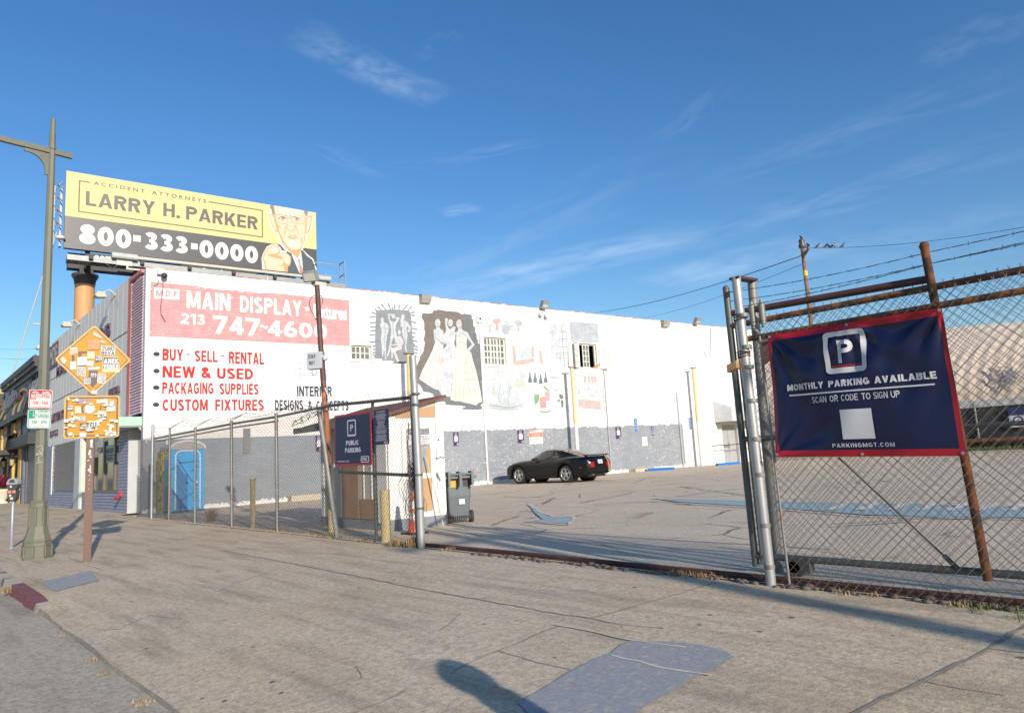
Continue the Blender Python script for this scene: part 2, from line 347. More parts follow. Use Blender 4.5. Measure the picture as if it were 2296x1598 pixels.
# ------------------------------------------------------------------ heavy sans lettering drawn from strokes
def _arc(cx, cy, rx, ry, a0, a1, k=9): return [(cx+rx*math.cos(rad(a0+(a1-a0)*i/k)), cy+ry*math.sin(rad(a0+(a1-a0)*i/k))) for i in range(k+1)]
def _glyph(ch, t):
    """width, quads, strokes of one heavy capital or digit in a box of height 1"""
    h = t/2; w = {'M': .92, 'W': 1.05, 'I': t, '1': .46, 'L': .60, 'E': .62, 'F': .60, '-': .40, '.': t*1.1, ' ': .34, 'N': .76, 'O': .82, 'C': .76, 'G': .80, '&': .82, 'A': .80, 'Y': .78, 'X': .78, 'K': .76, 'T': .66, ':': t, '/': .4}.get(ch, .72)
    Q, S = [], []
    V = lambda x0, x1, y0=0, y1=1: Q.append([(x0, y0), (x1, y0), (x1, y1), (x0, y1)])
    L, R, B, T = h, w-h, h, 1-h; m = .5
    if ch == 'A': Q += [[(0, 0), (t*1.02, 0), (w/2+t*.42, 1), (w/2-t*.52, 1)], [(w-t*1.02, 0), (w, 0), (w/2+t*.52, 1), (w/2-t*.42, 1)]]; V(w*.24, w*.76, .19, .19+t*.8)
    elif ch == 'B': V(0, t); S += [[(t*.9, T), (w*.55, T)]+_arc(w*.55, .755, w*.34, .245-h, 90, -90)+[(t*.9, .51)], [(t*.9, .51), (w*.58, .51)]+_arc(w*.58, .255+h*.5, R-w*.58, .255-h*.5, 90, -90)+[(t*.9, B)]]
    elif ch in 'CG': S.append(_arc(w/2, .5, w/2-h, .5-h, 42, 318, 18)); 
    elif ch == 'D': V(0, t); S.append([(t*.9, T), (w*.42, T)]+_arc(w*.42, .5, R-w*.42, .5-h, 90, -90, 14)+[(t*.9, B)])
    elif ch == 'E': V(0, t); V(t, w, 0, t*.9); V(t, w*.92, .5-t*.45, .5+t*.45); V(t, w, 1-t*.9, 1)
    elif ch == 'F': V(0, t); V(t, w*.9, .48-t*.45, .48+t*.45); V(t, w, 1-t*.9, 1)
    elif ch == 'H': V(0, t); V(w-t, w); V(t, w-t, .5-t*.45, .5+t*.45)
    elif ch == 'I': V(0, t)
    elif ch == 'J': S.append([(R, 1), (R, .3)]+_arc(w/2, .3, w/2-h, .3-h, 0, -180)[1:])
    elif ch == 'K': V(0, t); Q += [[(t, .26), (t, .26+t*1.35), (w-t*1.25, 1), (w, 1)], [(w*.30, .50), (w*.55, .70), (w, 0), (w-t*1.25, 0)]]
    elif ch == 'L': V(0, t); V(t, w, 0, t*.9)
    elif ch == 'M': V(0, t); V(w-t, w); Q += [[(t*.2, 1), (t*1.15, 1), (w/2+t*.45, 0.06), (w/2-t*.45, .06)], [(w-t*1.15, 1), (w-t*.2, 1), (w/2+t*.45, .06), (w/2-t*.45, .06)]]
    elif ch == 'N': V(0, t); V(w-t, w); Q.append([(t*.1, 1), (t*1.15, 1), (w-t*.1, 0), (w-t*1.15, 0)])
    elif ch in 'O0Q': S.append(_arc(w/2, .5, w/2-h, .5-h, 0, 360, 26))
    elif ch in 'PR': 
        V(0, t); S.append([(t*.9, T), (w*.56, T)]+_arc(w*.56, .715, R-w*.56, .285-h, 90, -90)+[(t*.9, .43+h)])
        if ch == 'R': Q.append([(w*.40, .46), (w*.40+t*1.1, .46), (w, 0), (w-t*1.18, 0)])
    elif ch == 'S': S.append(_arc(w/2, .735, w/2-h, .265-h, 25, 240, 11)+_arc(w/2, .265, w/2-h, .265-h, 60, -155, 11))
    elif ch == 'T': V(w/2-h, w/2+h, 0, 1-t*.9); V(0, w, 1-t*.9, 1)
    elif ch == 'U': S.append([(L, 1), (L, .36)]+_arc(w/2, .36, w/2-h, .36-h, 180, 360, 12)[1:-1]+[(R, .36), (R, 1)])
    elif ch == 'V': Q += [[(0, 1), (t*1.05, 1), (w/2+t*.4, 0), (w/2-t*.5, 0)], [(w-t*1.05, 1), (w, 1), (w/2+t*.5, 0), (w/2-t*.4, 0)]]
    elif ch == 'W':
        for a, b in ((0, .27), (.5-h/w, .27), (.5-h/w, .73), (1-t/w, .73)): Q.append([(a*w, 1), (a*w+t, 1), (b*w+h*.9, 0), (b*w-h*.9, 0)])
    elif ch == 'X': Q += [[(0, 0), (t*1.15, 0), (w, 1), (w-t*1.15, 1)], [(w-t*1.15, 0), (w, 0), (t*1.15, 1), (0, 1)]]
    elif ch == 'Y': V(w/2-h, w/2+h, 0, .45); Q += [[(0, 1), (t*1.1, 1), (w/2+h, .40), (w/2-h, .40)], [(w-t*1.1, 1), (w, 1), (w/2+h, .40), (w/2-h, .40)]]
    elif ch == 'Z': V(0, w, 0, t*.9); V(0, w, 1-t*.9, 1); Q.append([(0, t*.85), (t*1.1, t*.85), (w, 1-t*.85), (w-t*1.1, 1-t*.85)])
    elif ch == '1': V(w-t, w); Q.append([(0, .78-t*.4), (0, .78+t*.35), (w-t*.5, 1), (w-t*.5, 1-t*.85)])
    elif ch == '2': V(0, w, 0, t*.9); S.append(_arc(w/2, .71, w/2-h, .29-h, 165, -30, 11)+[(w*.62, .38), (t*.7, t*.75)])
    elif ch == '3': S += [_arc(w*.48, .745, w*.46-h, .255-h, 160, -80, 11), _arc(w*.5, .275, w/2-h, .275-h, 80, -160, 11)]; V(w*.36, w*.62, .5-t*.4, .5+t*.4)
    elif ch == '4': V(w-t*1.5, w-t*.5); V(0, w, .2, .2+t*.88); Q.append([(0, .2+t*.5), (t*1.05, .2+t*.5), (w-t*.9, 1), (w-t*1.5, 1)])
    elif ch == '5': V(t*.4, w*.95, 1-t*.9, 1); V(t*.4, t*1.3, .5, 1); S.append([(t*.7, .56)]+_arc(w/2, .32, w/2-h, .32-h, 110, -155, 12))
    elif ch == '6': S += [_arc(w/2, .32, w/2-h, .32-h, 0, 360, 20), [(w*.74, T), (w*.5, .90), (w*.25, .62), (h*1.02, .34)]]
    elif ch == '7': V(0, w, 1-t*.9, 1); Q.append([(w*.16, 0), (w*.16+t*1.1, 0), (w, 1-t*.85), (w-t*1.2, 1-t*.85)])
    elif ch == '8': S += [_arc(w/2, .745, w*.44-h, .255-h*.95, 0, 360, 18), _arc(w/2, .275, w/2-h, .275-h*.95, 0, 360, 20)]
    elif ch == '9': S += [_arc(w/2, .68, w/2-h, .32-h, 0, 360, 20), [(w*.26, B), (w*.5, .1), (w*.75, .38), (w-h*1.02, .66)]]
    elif ch == '&': S += [_arc(w*.40, .77, w*.24, .23-h, 0, 360, 14), [(w*.30, .58), (w*.62, .33), (w*.95, .02)], [(w*.50, .58)]+_arc(w*.40, .28, w*.40-h, .28-h, 120, 330, 12)+[(w*.88, .44)]]
    elif ch == '-': V(0, w, .40, .40+t*.85)
    elif ch == '.': V(0, w, 0, t)
    elif ch == ':': V(0, w, 0, t); V(0, w, .5, .5+t)
    elif ch == '/': Q.append([(0, 0), (t*.8, 0), (w, 1), (w-t*.8, 1)])
    if ch == 'G': V(w*.5, w-t*.08, .38, .38+t*.8); V(w-t*1.05, w-t*.08, .12, .40)
    return w, Q, S
def heavy(mb, F, txt, u0, u1, v0, v1, n=.004, t=.22, gap=.10, slope=0.0):
    gl = [_glyph(c, t) for c in txt]; tot = sum(g[0] for g in gl)+gap*(len(gl)-1); x = 0.0; sx = (u1-u0)/tot; sy = v1-v0; e = 0
    for w, Q, S in gl:
        f = lambda p: (u0+(x+p[0])*sx, v0+p[1]*sy+slope*(x+p[0])*sx)
        for q in Q: mb.poly(F, [f(p) for p in q], n+e*.0005); e = (e+1) % 4
        for s in S:
            k = len(s); A, B = [], []
            closed = abs(s[0][0]-s[-1][0])+abs(s[0][1]-s[-1][1]) < 1e-6
            for i in range(k):
                a, b = Vector(s[i-1] if i else (s[-2] if closed else s[0])), Vector(s[i+1] if i < k-1 else (s[1] if closed else s[-1]))
                d = (b-a).normalized(); q = Vector((-d.y, d.x)); p = Vector(s[i]); A.append(f(p+q*t/2)); B.append(f(p-q*t/2))
            mb.add([F.at(*p, n+e*.0005) for p in A]+[F.at(*p, n+e*.0005) for p in B], [(i+k, i+k+1, i+1, i) for i in range(k-1)], False); e = (e+1) % 4
        x += w+gap
def heavypx(mb, F, txt, x0, x1, yt, yb, n=0.004, **k):
    a = F.px(x0, yb); b = F.px(x1, yb); c = F.px(x0, yt); heavy(mb, F, txt, a[0], b[0], a[1], c[1], n, **k)
# ------------------------------------------------------------------ ground
def ground_mat(name, c0, c1, grain, bump, streak=0.0, gum=0.0, crack=0.0, tint=None):
    m, nt, b = newmat(name); t = NT(nt); co = t.coord()
    big = t.noise(co, 0.55, 7, 0.6, 0.4); mid = t.noise(co, 4.5, 6, 0.62); fine = t.noise(co, grain, 3, 0.7); spk = t.noise(co, grain*3.1, 2, 0.6)
    c = t.mix(t.ramp(big, 0.3, 0.72), c0, c1)
    if tint: c = t.mix(t.math('MULTIPLY', t.ramp(t.noise(t.mapv(co, loc=(7, 1, 0)), 0.33, 4, 0.5), 0.45, 0.62), 0.75), c, tint)
    c = t.mix(t.math('MULTIPLY', t.ramp(mid, 0.42, 0.75), 0.35), c, tuple(x*0.74 for x in c0))
    c = t.mix(t.math('MULTIPLY', t.ramp(fine, 0.42, 0.66), 0.62), c, tuple(x*0.55 for x in c0))
    c = t.mix(t.math('MULTIPLY', t.ramp(spk, 0.60, 0.72), 0.5), c, tuple(min(1, x*1.5) for x in c1))
    c = t.mix(t.math('MULTIPLY', t.ramp(spk, 0.42, 0.29), 0.6), c, tuple(x*0.42 for x in c0))
    if streak:      # tyre dirt drawn out along the way cars cross the pavement
        st = t.noise(t.mapv(co, sc=(0.32, 2.6, 1), rot=(0, 0, rad(-14))), 1.6, 6, 0.6)
        c = t.mix(t.math('MULTIPLY', t.ramp(st, 0.48, 0.75), streak), c, tuple(x*0.45 for x in c0))
    if gum:
        v = t.n('ShaderNodeTexVoronoi'); t.l(t.mapv(co, sc=(1, 1, 0)), v.inputs['Vector']); v.inputs['Scale'].default_value = 4.2; v.inputs['Randomness'].default_value = 1
        cs = t.n('ShaderNodeSeparateColor'); t.l(v.outputs['Color'], cs.inputs[0])
        r = t.math('MULTIPLY', t.ramp(cs.outputs[0], 0.35, 1.0), 0.10)
        dm = t.math('LESS_THAN', t.math('ADD', v.outputs['Distance'], t.math('MULTIPLY', t.math('SUBTRACT', mid, 0.5), 0.45)), r)
        c = t.mix(t.math('MULTIPLY', dm, gum), c, (0.10, 0.095, 0.095))
    h = t.math('ADD', fine, t.math('MULTIPLY', spk, 0.5))
    if crack:
        wv = t.n('ShaderNodeMix', data_type='VECTOR'); wv.inputs['Factor'].default_value = 0.16
        nn = t.n('ShaderNodeTexNoise'); t.l(co, nn.inputs['Vector']); nn.inputs['Scale'].default_value = 1.7; nn.inputs['Detail'].default_value = 6
        t.l(co, wv.inputs['A']); t.l(nn.outputs['Color'], wv.inputs['B'])
        for sc, th, st in ((0.55, 0.010, 0.9), (1.9, 0.006, 0.55)):
            v = t.n('ShaderNodeTexVoronoi', feature='DISTANCE_TO_EDGE'); t.l(t.mapv(wv.outputs[1], sc=(0.8, 1.25, 0)), v.inputs['Vector']); v.inputs['Scale'].default_value = sc
            k = t.math('LESS_THAN', v.outputs['Distance'], th)
            k = t.math('MULTIPLY', t.math('MULTIPLY', k, t.ramp(t.noise(t.mapv(co, loc=(sc*9, 2, 0)), 0.6, 4, 0.5), 0.45, 0.58)), st*crack)
            c = t.mix(k, c, (0.15, 0.13, 0.105))
    t.l(c, b.inputs['Base Color']); b.inputs['Roughness'].default_value = 0.9; b.inputs['Specular IOR Level'].default_value = 0.25
    t.l(t.bump(h, bump, 0.012), b.inputs['Normal']); return m
m_conc = ground_mat('pavement_concrete', (0.60, 0.492, 0.352), (0.715, 0.592, 0.43), 19, 0.35, streak=0.75, gum=0.85, tint=(0.60, 0.475, 0.30))
m_road = ground_mat('road_surface', (0.48, 0.41, 0.31), (0.59, 0.51, 0.39), 17, 0.45, streak=0.7, gum=0.3)
m_lot = ground_mat('lot_asphalt', (0.61, 0.51, 0.378), (0.715, 0.605, 0.455), 20, 0.5, crack=1.0)
m_kerb = M('kerb_concrete', (0.50, 0.43, 0.35), 0.9, var=0.3, vs=6, bump=0.4, dirt=(0.12, 0.10, 0.08), dthr=0.58)
m_kerbred = M('faded_red_kerb_paint', (0.21, 0.075, 0.075), 0.85, var=0.3, vs=8, bump=0.4, dirt=(0.22, 0.17, 0.15), dthr=0.62, ds=4)
m_patch = M('grey_cover_paint', (0.315, 0.325, 0.335), 0.9, var=0.18, vs=30, bump=0.3, dirt=(0.46, 0.41, 0.33), dthr=0.58, ds=16)
m_arrow = M('faded_blue_marking', (0.29, 0.40, 0.42), 0.9, var=0.25, vs=30, bump=0.4, dirt=(0.55, 0.49, 0.43), dthr=0.66, ds=9)
m_faint = M('faint_white_marking', (0.68, 0.66, 0.62), 0.9, var=0.2, vs=40, bump=0.4, dirt=(0.6, 0.54, 0.47), dthr=0.47, ds=7)
m_seam = M('dark_joint_lip_shade', (0.27, 0.235, 0.19), 0.95, var=0.35, vs=9)
m_seam2 = M('pale_joint', (0.60, 0.53, 0.44), 0.95, var=0.2, vs=9)
m_rail = M('rusted_rail', (0.075, 0.032, 0.024), 0.8, var=0.4, vs=9, bump=0.3)

def axis(a, b, n): return [a+(b-a)*i/n for i in range(n+1)]
# the base sheet out to the horizon
g = MB(M('far_ground', (0.27, 0.25, 0.22), 0.95, var=0.25, vs=0.05)); g.quad((-1500, -1500, -0.42), (1500, -1500, -0.42), (1500, 1500, -0.42), (-1500, 1500, -0.42))
struct(g.build('ground'))
g = MB(m_road); xs = axis(-120, -16, 52)+axis(-16, 4, 80)[1:]+axis(4, 60, 28)[1:]; ys = [-14, -9, -5, -2, -1, 0, 0.6, 1.0, 1.3, 1.46]
def roadz(x, y): return -0.225-0.065*min(1, max(0, (-9.5-x)/3))+0.012*max(0, 1.0-y)*0.6
g.smooth = True
g.add([(x, y, roadz(x, y)) for x in xs for y in ys], [(i*len(ys)+j, (i+1)*len(ys)+j, (i+1)*len(ys)+j+1, i*len(ys)+j+1) for i in range(len(xs)-1) for j in range(len(ys)-1)])
road = struct(g.build('road'))
# pavement with its driveway apron
def kz(x): return gz(x, 1.58)
g = MB(m_conc); g.smooth = True
xs = axis(-130, -20, 55)+axis(-20, 4, 120)[1:]+axis(4, 60, 28)[1:]; ys = axis(1.60, 3.1, 12)+axis(3.1, 6.75, 12)[1:]
def pz(x, y): return gz(x, y)
g.add([(x, y, pz(x, y)-(0.02 if y > 6.0 and x > -26 else 0)) for x in xs for y in ys], [(i*len(ys)+j, (i+1)*len(ys)+j, (i+1)*len(ys)+j+1, i*len(ys)+j+1) for i in range(len(xs)-1) for j in range(len(ys)-1)])
pave = struct(g.build('pavement'))
# kerb, high along the left, dropping to a low lip at the apron
g = MB(m_kerb); g.use(m_conc)
kx = axis(-130, -20, 40)+axis(-20, -8.5, 46)[1:]+axis(-8.5, 30, 60)[1:]
for i in range(len(kx)-1):
    a, b = kx[i], kx[i+1]
    g.use(m_kerbred if -12.15 < (a+b)/2 < -10.35 else m_kerb if (a+b)/2 < -10 else m_seam)  # apron lip face in joint colour: gutter crack plus the lip's shade, painted in
    j = lambda x: 0.012*math.sin(x*3.1)+0.010*math.sin(x*7.7)
    tops = lambda x: gz(x, 1.6)+0.004
    g.add([(a, 1.60, tops(a)), (b, 1.60, tops(b)), (a, 1.47+j(a), tops(a)-0.006), (b, 1.47+j(b), tops(b)-0.006), (a, 1.44+j(a), roadz(a, 1.4)-0.03), (b, 1.44+j(b), roadz(b, 1.4)-0.03)], [(0, 1, 3, 2), (2, 3, 5, 4)], False)
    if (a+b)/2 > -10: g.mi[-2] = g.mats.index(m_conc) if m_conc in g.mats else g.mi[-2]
struct(g.build('kerb'))
# the car park
g = MB(m_lot); xs = axis(-27, 50, 77); ys = [5.98, 6.4]+axis(7, 41, 34)+[70, 100][:0]
g.smooth = True
def lz(x, y): return 0.010*math.sin(x*0.9+1)*math.sin(y*0.7)*min(1, max(0, (y-7)/4))
g.add([(x, y, lz(x, y)) for x in xs for y in ys], [(i*len(ys)+j, (i+1)*len(ys)+j, (i+1)*len(ys)+j+1, i*len(ys)+j+1) for i in range(len(xs)-1) for j in range(len(ys)-1)])
lot = struct(g.build('parking_lot'))

S1 = lambda x, y: ((x*.5662)/1.7056, (1900+y*.5662)/1.7056)
S2 = lambda x, y: ((1300+x*.6533)/1.7056, (1900+y*.6533)/1.7056)
S8 = lambda x, y: ((2700+x*.6733)/1.7056, (1650+y*.6733)/1.7056)
Z6 = lambda x, y: ((1800+x*.53191)/1.7056, (1450+y*.53191)/1.7056)
def gline(mb, pts, w, lift=0.004, jit=0.012, z=None):
    P = [gnd(*p) for p in pts]; Q = []
    for a, b in zip(P, P[1:]):
        n = max(2, int((b-a).length/0.12))
        for i in range(n): Q.append(a.lerp(b, i/n)+Vector((random.uniform(-jit, jit), random.uniform(-jit, jit), 0)))
    Q.append(P[-1]); k = len(Q); L, Rr = [], []
    for i in range(k):
        d = Q[min(i+1, k-1)]-Q[max(i-1, 0)]; d.z = 0; d.normalize(); q = Vector((-d.y, d.x, 0)); ww = w*random.uniform(0.55, 1.3)
        for s, A in ((0.5, L), (-0.5, Rr)):
            p = Q[i]+q*ww*s; A.append((p.x, p.y, (gz(p.x, p.y) if z is None else lz(p.x, p.y))+lift))
    mb.add(L+Rr, [(i+k, i+k+1, i+1, i) for i in range(k-1)], False)
def gpoly(mb, pts, lift, f=gz):
    P = [gnd(*p) for p in pts]; tri = tessellate_polygon([P]); mb.add([(p.x, p.y, f(p.x, p.y)+lift) for p in P], [tuple(t) for t in tri], False)
g = MB(m_seam)
for pts, w in (
    ([S1(1500, 360), S1(2000, 455), S1(2290, 510), S2(500, 545), S2(1000, 635), S2(1250, 680), S2(1460, 710)], 0.022),
    ([S2(1460, 710), S2(1590, 680), S2(1720, 640), S2(1850, 605), S2(2200, 500)], 0.018),
    ([S2(650, 1020), S2(930, 900), S2(1280, 755)], 0.014),
    ([S2(930, 900), S2(1150, 965), S2(1350, 1012)], 0.008),
    ([S2(0, 1290), S2(200, 1220), S2(300, 1175), S2(380, 1130)], 0.012),
    ([S2(590, 775), S2(640, 740), S2(705, 680)], 0.012),
    ([S2(1460, 710), S2(1650, 745), S2(1900, 770)], 0.010),
    ([S8(800, 1620), S8(960, 1540), S8(1100, 1475), S8(1250, 1410), S8(1430, 1320), S8(1610, 1230), S8(1830, 1095)], 0.028),
    ([S8(1220, 1412), S8(1330, 1435), S8(1460, 1462), S8(1700, 1500)], 0.009),
    ([S8(1600, 1232), S8(1720, 1245), S8(1830, 1262)], 0.010),
    ([S1(150, 60), S1(600, 110), S1(1100, 185), S1(1180, 190)], 0.012),
    ([S1(360, 235), S1(450, 262), S1(560, 275)], 0.010),
    ([S1(460, 405), S1(520, 430), S1(560, 445)], 0.012),
    ([S1(0, 205), S1(150, 190), S1(250, 178), S1(480, 170)], 0.014),
    ([S1(0, 120), S1(300, 205), S1(340, 230)], 0.01),
    ([S1(640, 900), S1(800, 895), S1(1000, 800), S1(1230, 822)], 0.008),
    ([S2(90, 990), S2(110, 1030), S2(125, 1060)], 0.010)):
    gline(g, pts, w)
g.use(m_seam2)
for pts, w in (([S1(570, 450), S1(690, 488), S1(1000, 440), S1(1250, 400), S1(1500, 360), S1(1800, 320), S1(2200, 285)], 0.035),
               ([S1(1450, 640), S1(1600, 580), S1(1880, 483)], 0.03), ([S1(580, 440), S1(720, 400), S1(1000, 340), S1(1500, 250), S1(1750, 225)], 0.025),
               ([S1(380, 345), S1(560, 320), S1(800, 275), S1(1300, 205)], 0.02),
               ([S2(1270, 755), S2(1450, 785), S2(1690, 835), S2(2030, 885)], 0.03), ([S2(1580, 925), S2(1750, 970), S2(2000, 1030), S2(2180, 1050)], 0.03)):
    gline(g, pts, w*.8, 0.0095, 0.022)
g.build('joint', pave)
g = MB(m_patch)
gpoly(g, [S1(280, 572), S1(440, 538), S1(600, 505), S1(640, 530), S1(670, 566), S1(520, 600), S1(370, 641), S1(320, 610)], 0.007)
gpoly(g, [S2(1040, 1205), S2(1180, 1130), S2(1350, 1022), S2(1480, 955), S2(1590, 912), S2(1640, 870), S2(1700, 845), S2(1960, 850), S2(2120, 870), S2(2262, 905), S2(2310, 945), S2(2200, 1005), S2(2060, 1075), S2(1930, 1155), S2(1840, 1195), S2(1740, 1262), S2(1700, 1300), S2(1130, 1300)], 0.007)
g.build('paint_patch', pave)
g = MB(m_arrow)
gpoly(g, [Z6(425, 915), Z6(470, 945), Z6(530, 975), Z6(600, 1002), Z6(725, 995), Z6(738, 1010), Z6(690, 1043), Z6(560, 1036), Z6(420, 1025), Z6(520, 1012), Z6(462, 965)], 0.02, lambda x, y: lz(x, y))
gpoly(g, [Z6(1340, 866), Z6(1650, 872), Z6(2000, 880), S8(250, 402), S8(700, 408), S8(1300, 425), S8(1850, 440), S8(1850, 492), S8(1300, 488), S8(900, 478), S8(560, 452), S8(240, 427), Z6(1900, 912), Z6(1500, 886)], 0.02, lambda x, y: lz(x, y))
g.use(m_faint)
gline(g, [Z6(415, 905), Z6(500, 955), Z6(605, 994), Z6(735, 988), Z6(750, 1010), Z6(700, 1052), Z6(395, 1028), Z6(505, 1008)], 0.07, 0.024, 0.01, 1)
gline(g, [Z6(1300, 864), Z6(1560, 835), Z6(1750, 805), Z6(1960, 788)], 0.10, 0.018, 0.01, 1)
gline(g, [Z6(0, 838), Z6(200, 820), Z6(400, 800)], 0.10, 0.018, 0.01, 1)
gline(g, [Z6(1340, 862), Z6(1650, 866), Z6(2000, 874), S8(700, 402), S8(1300, 418), S8(1850, 432)], 0.08, 0.024, 0.01, 1)
gline(g, [Z6(1480, 892), Z6(1900, 920), S8(240, 434), S8(560, 460), S8(900, 487), S8(1850, 500)], 0.08, 0.024, 0.01, 1)
for k in range(7):
    x = 700+k*170; gline(g, [S8(x, 452), S8(x+40, 440), S8(x+90, 415)], 0.16, 0.026, 0.01, 1)
g.use(m_seam)
for pts in ([Z6(800, 890), Z6(900, 868), Z6(1000, 850), Z6(1190, 805)], [Z6(520, 900), Z6(560, 880), Z6(610, 850)], [Z6(150, 1055), Z6(220, 1025), Z6(300, 1000), Z6(350, 985)], [Z6(350, 955), Z6(400, 948), Z6(440, 955)], [Z6(1180, 740), Z6(1260, 715), Z6(1340, 705)], [Z6(230, 845), Z6(420, 855), Z6(600, 825)],
            [Z6(1200, 700), Z6(1500, 712), Z6(1720, 690)], [Z6(700, 760), Z6(1000, 745), Z6(1180, 735)], [Z6(900, 900), Z6(1300, 880), Z6(1600, 905)], [Z6(1500, 770), Z6(1700, 800), Z6(1980, 840)]):
    gline(g, pts, 0.05, 0.017, 0.05, 1)
g.build('marking', lot)
# the rolling gate's ground rail and its broken concrete edge
g = MB(m_rail); a, b = gnd(947, 1226), gnd(1722, 1300)
rl = [(-9.2, 6.08, 0.02), (-7.0, 6.09, 0.028), (-5, 6.08, 0.025), (-3.2, 6.07, 0.03), (-1, 6.07, 0.03), (3.5, 6.07, 0.03)]
g.tube(rl, 0.028, 8); 
for p, q in zip(rl, rl[1:]): g.obox((Vector(p)+Vector(q))/2-Vector((0, 0, .025)), (Vector(q)-Vector(p))/2, (0, 0.05, 0), (0, 0, 0.012))
tag(g.build('gate_rail'), 'rusty steel ground rail of the sliding gate along the driveway edge', 'gate rail')
m_rub = M('broken_asphalt_edge', (0.12, 0.10, 0.08), 0.95, var=0.5, vs=12, bump=0.6)
g = MB(m_rub)
for i in range(210):
    x = random.uniform(-4.9, 3.0) if i < 150 else random.uniform(-7.5, -5); y = 5.93+random.gauss(0, 0.035)+(0.03 if x > -3 else 0)
    r = random.uniform(0.015, 0.05); g.ball((x, y, gz(x, y)+r*0.1), r, 6, (1.3, 0.9, 0.6))
tag(g.build('rubble'), 'crumbled dark rubble along the gate rail', 'rubble', kind='stuff')
# dry weeds
m_dry = M('dry_grass', (0.32, 0.225, 0.115), 0.9, var=0.35, vs=25)
m_gr = M('green_weed', (0.09, 0.13, 0.035), 0.8, var=0.35, vs=25)
def tuft(mb, x, y, z, n, h, spread, lean=0.6):
    for _ in range(n):
        a = random.uniform(0, 6.28); r = random.uniform(0, spread); hh = h*random.uniform(0.4, 1.1); px, py = x+r*math.cos(a), y+r*math.sin(a)
        b = random.uniform(0, 6.28); l = lean*hh*random.random(); w = 0.004+0.003*random.random()
        t0 = Vector((px, py, z)); t1 = t0+Vector((math.cos(b)*l*0.4, math.sin(b)*l*0.4, hh*0.6)); t2 = t0+Vector((math.cos(b)*l, math.sin(b)*l, hh)); s = Vector((-math.sin(b), math.cos(b), 0))*w
        mb.add([t0-s, t0+s, t1+s*0.7, t1-s*0.7, t2], [(0, 1, 2, 3), (3, 2, 4)], False)
g = MB(m_dry)
p = gnd(*((540+815*.331)/1.7056, (1600+1185*.331)/1.7056)) if False else gnd((540+815*.331)/1.7056, (1600+1190*.331)/1.7056)
tuft(g, p.x, p.y, p.z-.01, 170, 0.40, 0.09, 1.1)
for (x0, y0), n, h in ((S2(330, 285), 200, 0.12), (S2(430, 290), 320, 0.16), (S2(640, 310), 50, 0.06), (S2(1990, 450), 90, 0.05), (S2(2100, 465), 90, 0.05), (S2(2190, 470), 70, 0.04), (S1(60, 640), 220, 0.09), (S1(435, 930), 26, 0.025), (S1(630, 1100), 34, 0.03), (S1(720, 1190), 20, 0.025), (S1(960, 1395), 34, 0.03)):
    q = gnd(x0, y0); tuft(g, q.x, q.y, q.z-0.005, n, h, 0.14 if x0 > 400 else 0.09)
for i in range(70):
    x = random.uniform(-26, -9.5); tuft(g, x, 6.02+random.gauss(0, .05), -0.005, 14, 0.05, 0.12)
for i in range(36):
    x = random.uniform(-2.7, 2.5); tuft(g, x, 5.93+random.gauss(0, .04), -0.01, 14, 0.045, 0.10)
g.use(m_gr)
for i in range(44):
    x = random.uniform(-1.9, 3.0); tuft(g, x, 5.9+random.gauss(0, .05), -0.01, 14, 0.05, 0.10)
for i in range(10):
    x = random.uniform(-13, -9); tuft(g, x, 6.0, -0.005, 8, 0.06, 0.1)
tag(g.build('weeds'), 'dry yellow weeds growing along the fence and in the gutter', 'weeds', kind='stuff')
# ------------------------------------------------------------------ the painted warehouse
Z3 = lambda x, y: ((500+.46926*x)/1.7056, (950+.46926*y)/1.7056)
ZM = lambda x, y: ((1400+x*.29412)/1.7056, (1130+y*.29412)/1.7056)
ZN = lambda x, y: ((1800+x*.26279)/1.7056, (1180+y*.26279)/1.7056)
Z5 = lambda x, y: ((1300+x*.53191)/1.7056, (1050+y*.53191)/1.7056)
ZD = lambda x, y: ((2300+x*.23955)/1.7056, (1500+y*.23955)/1.7056)
ZF = lambda x, y: ((180+x*.35032)/1.7056, (1080+y*.35032)/1.7056)      # street front, upper
ZG = lambda x, y: ((180+x*.25028)/1.7056, (1600+y*.25028)/1.7056)      # street front, lower
ZL = lambda x, y: ((x*.17516)/1.7056, (1370+y*.17516)/1.7056)          # left neighbours, upper
ZK = lambda x, y: ((x*.22535)/1.7056, (1620+y*.22535)/1.7056)          # left neighbours, lower
WTOP = 8.52; WEND = WF.px(1704, 800)[0]

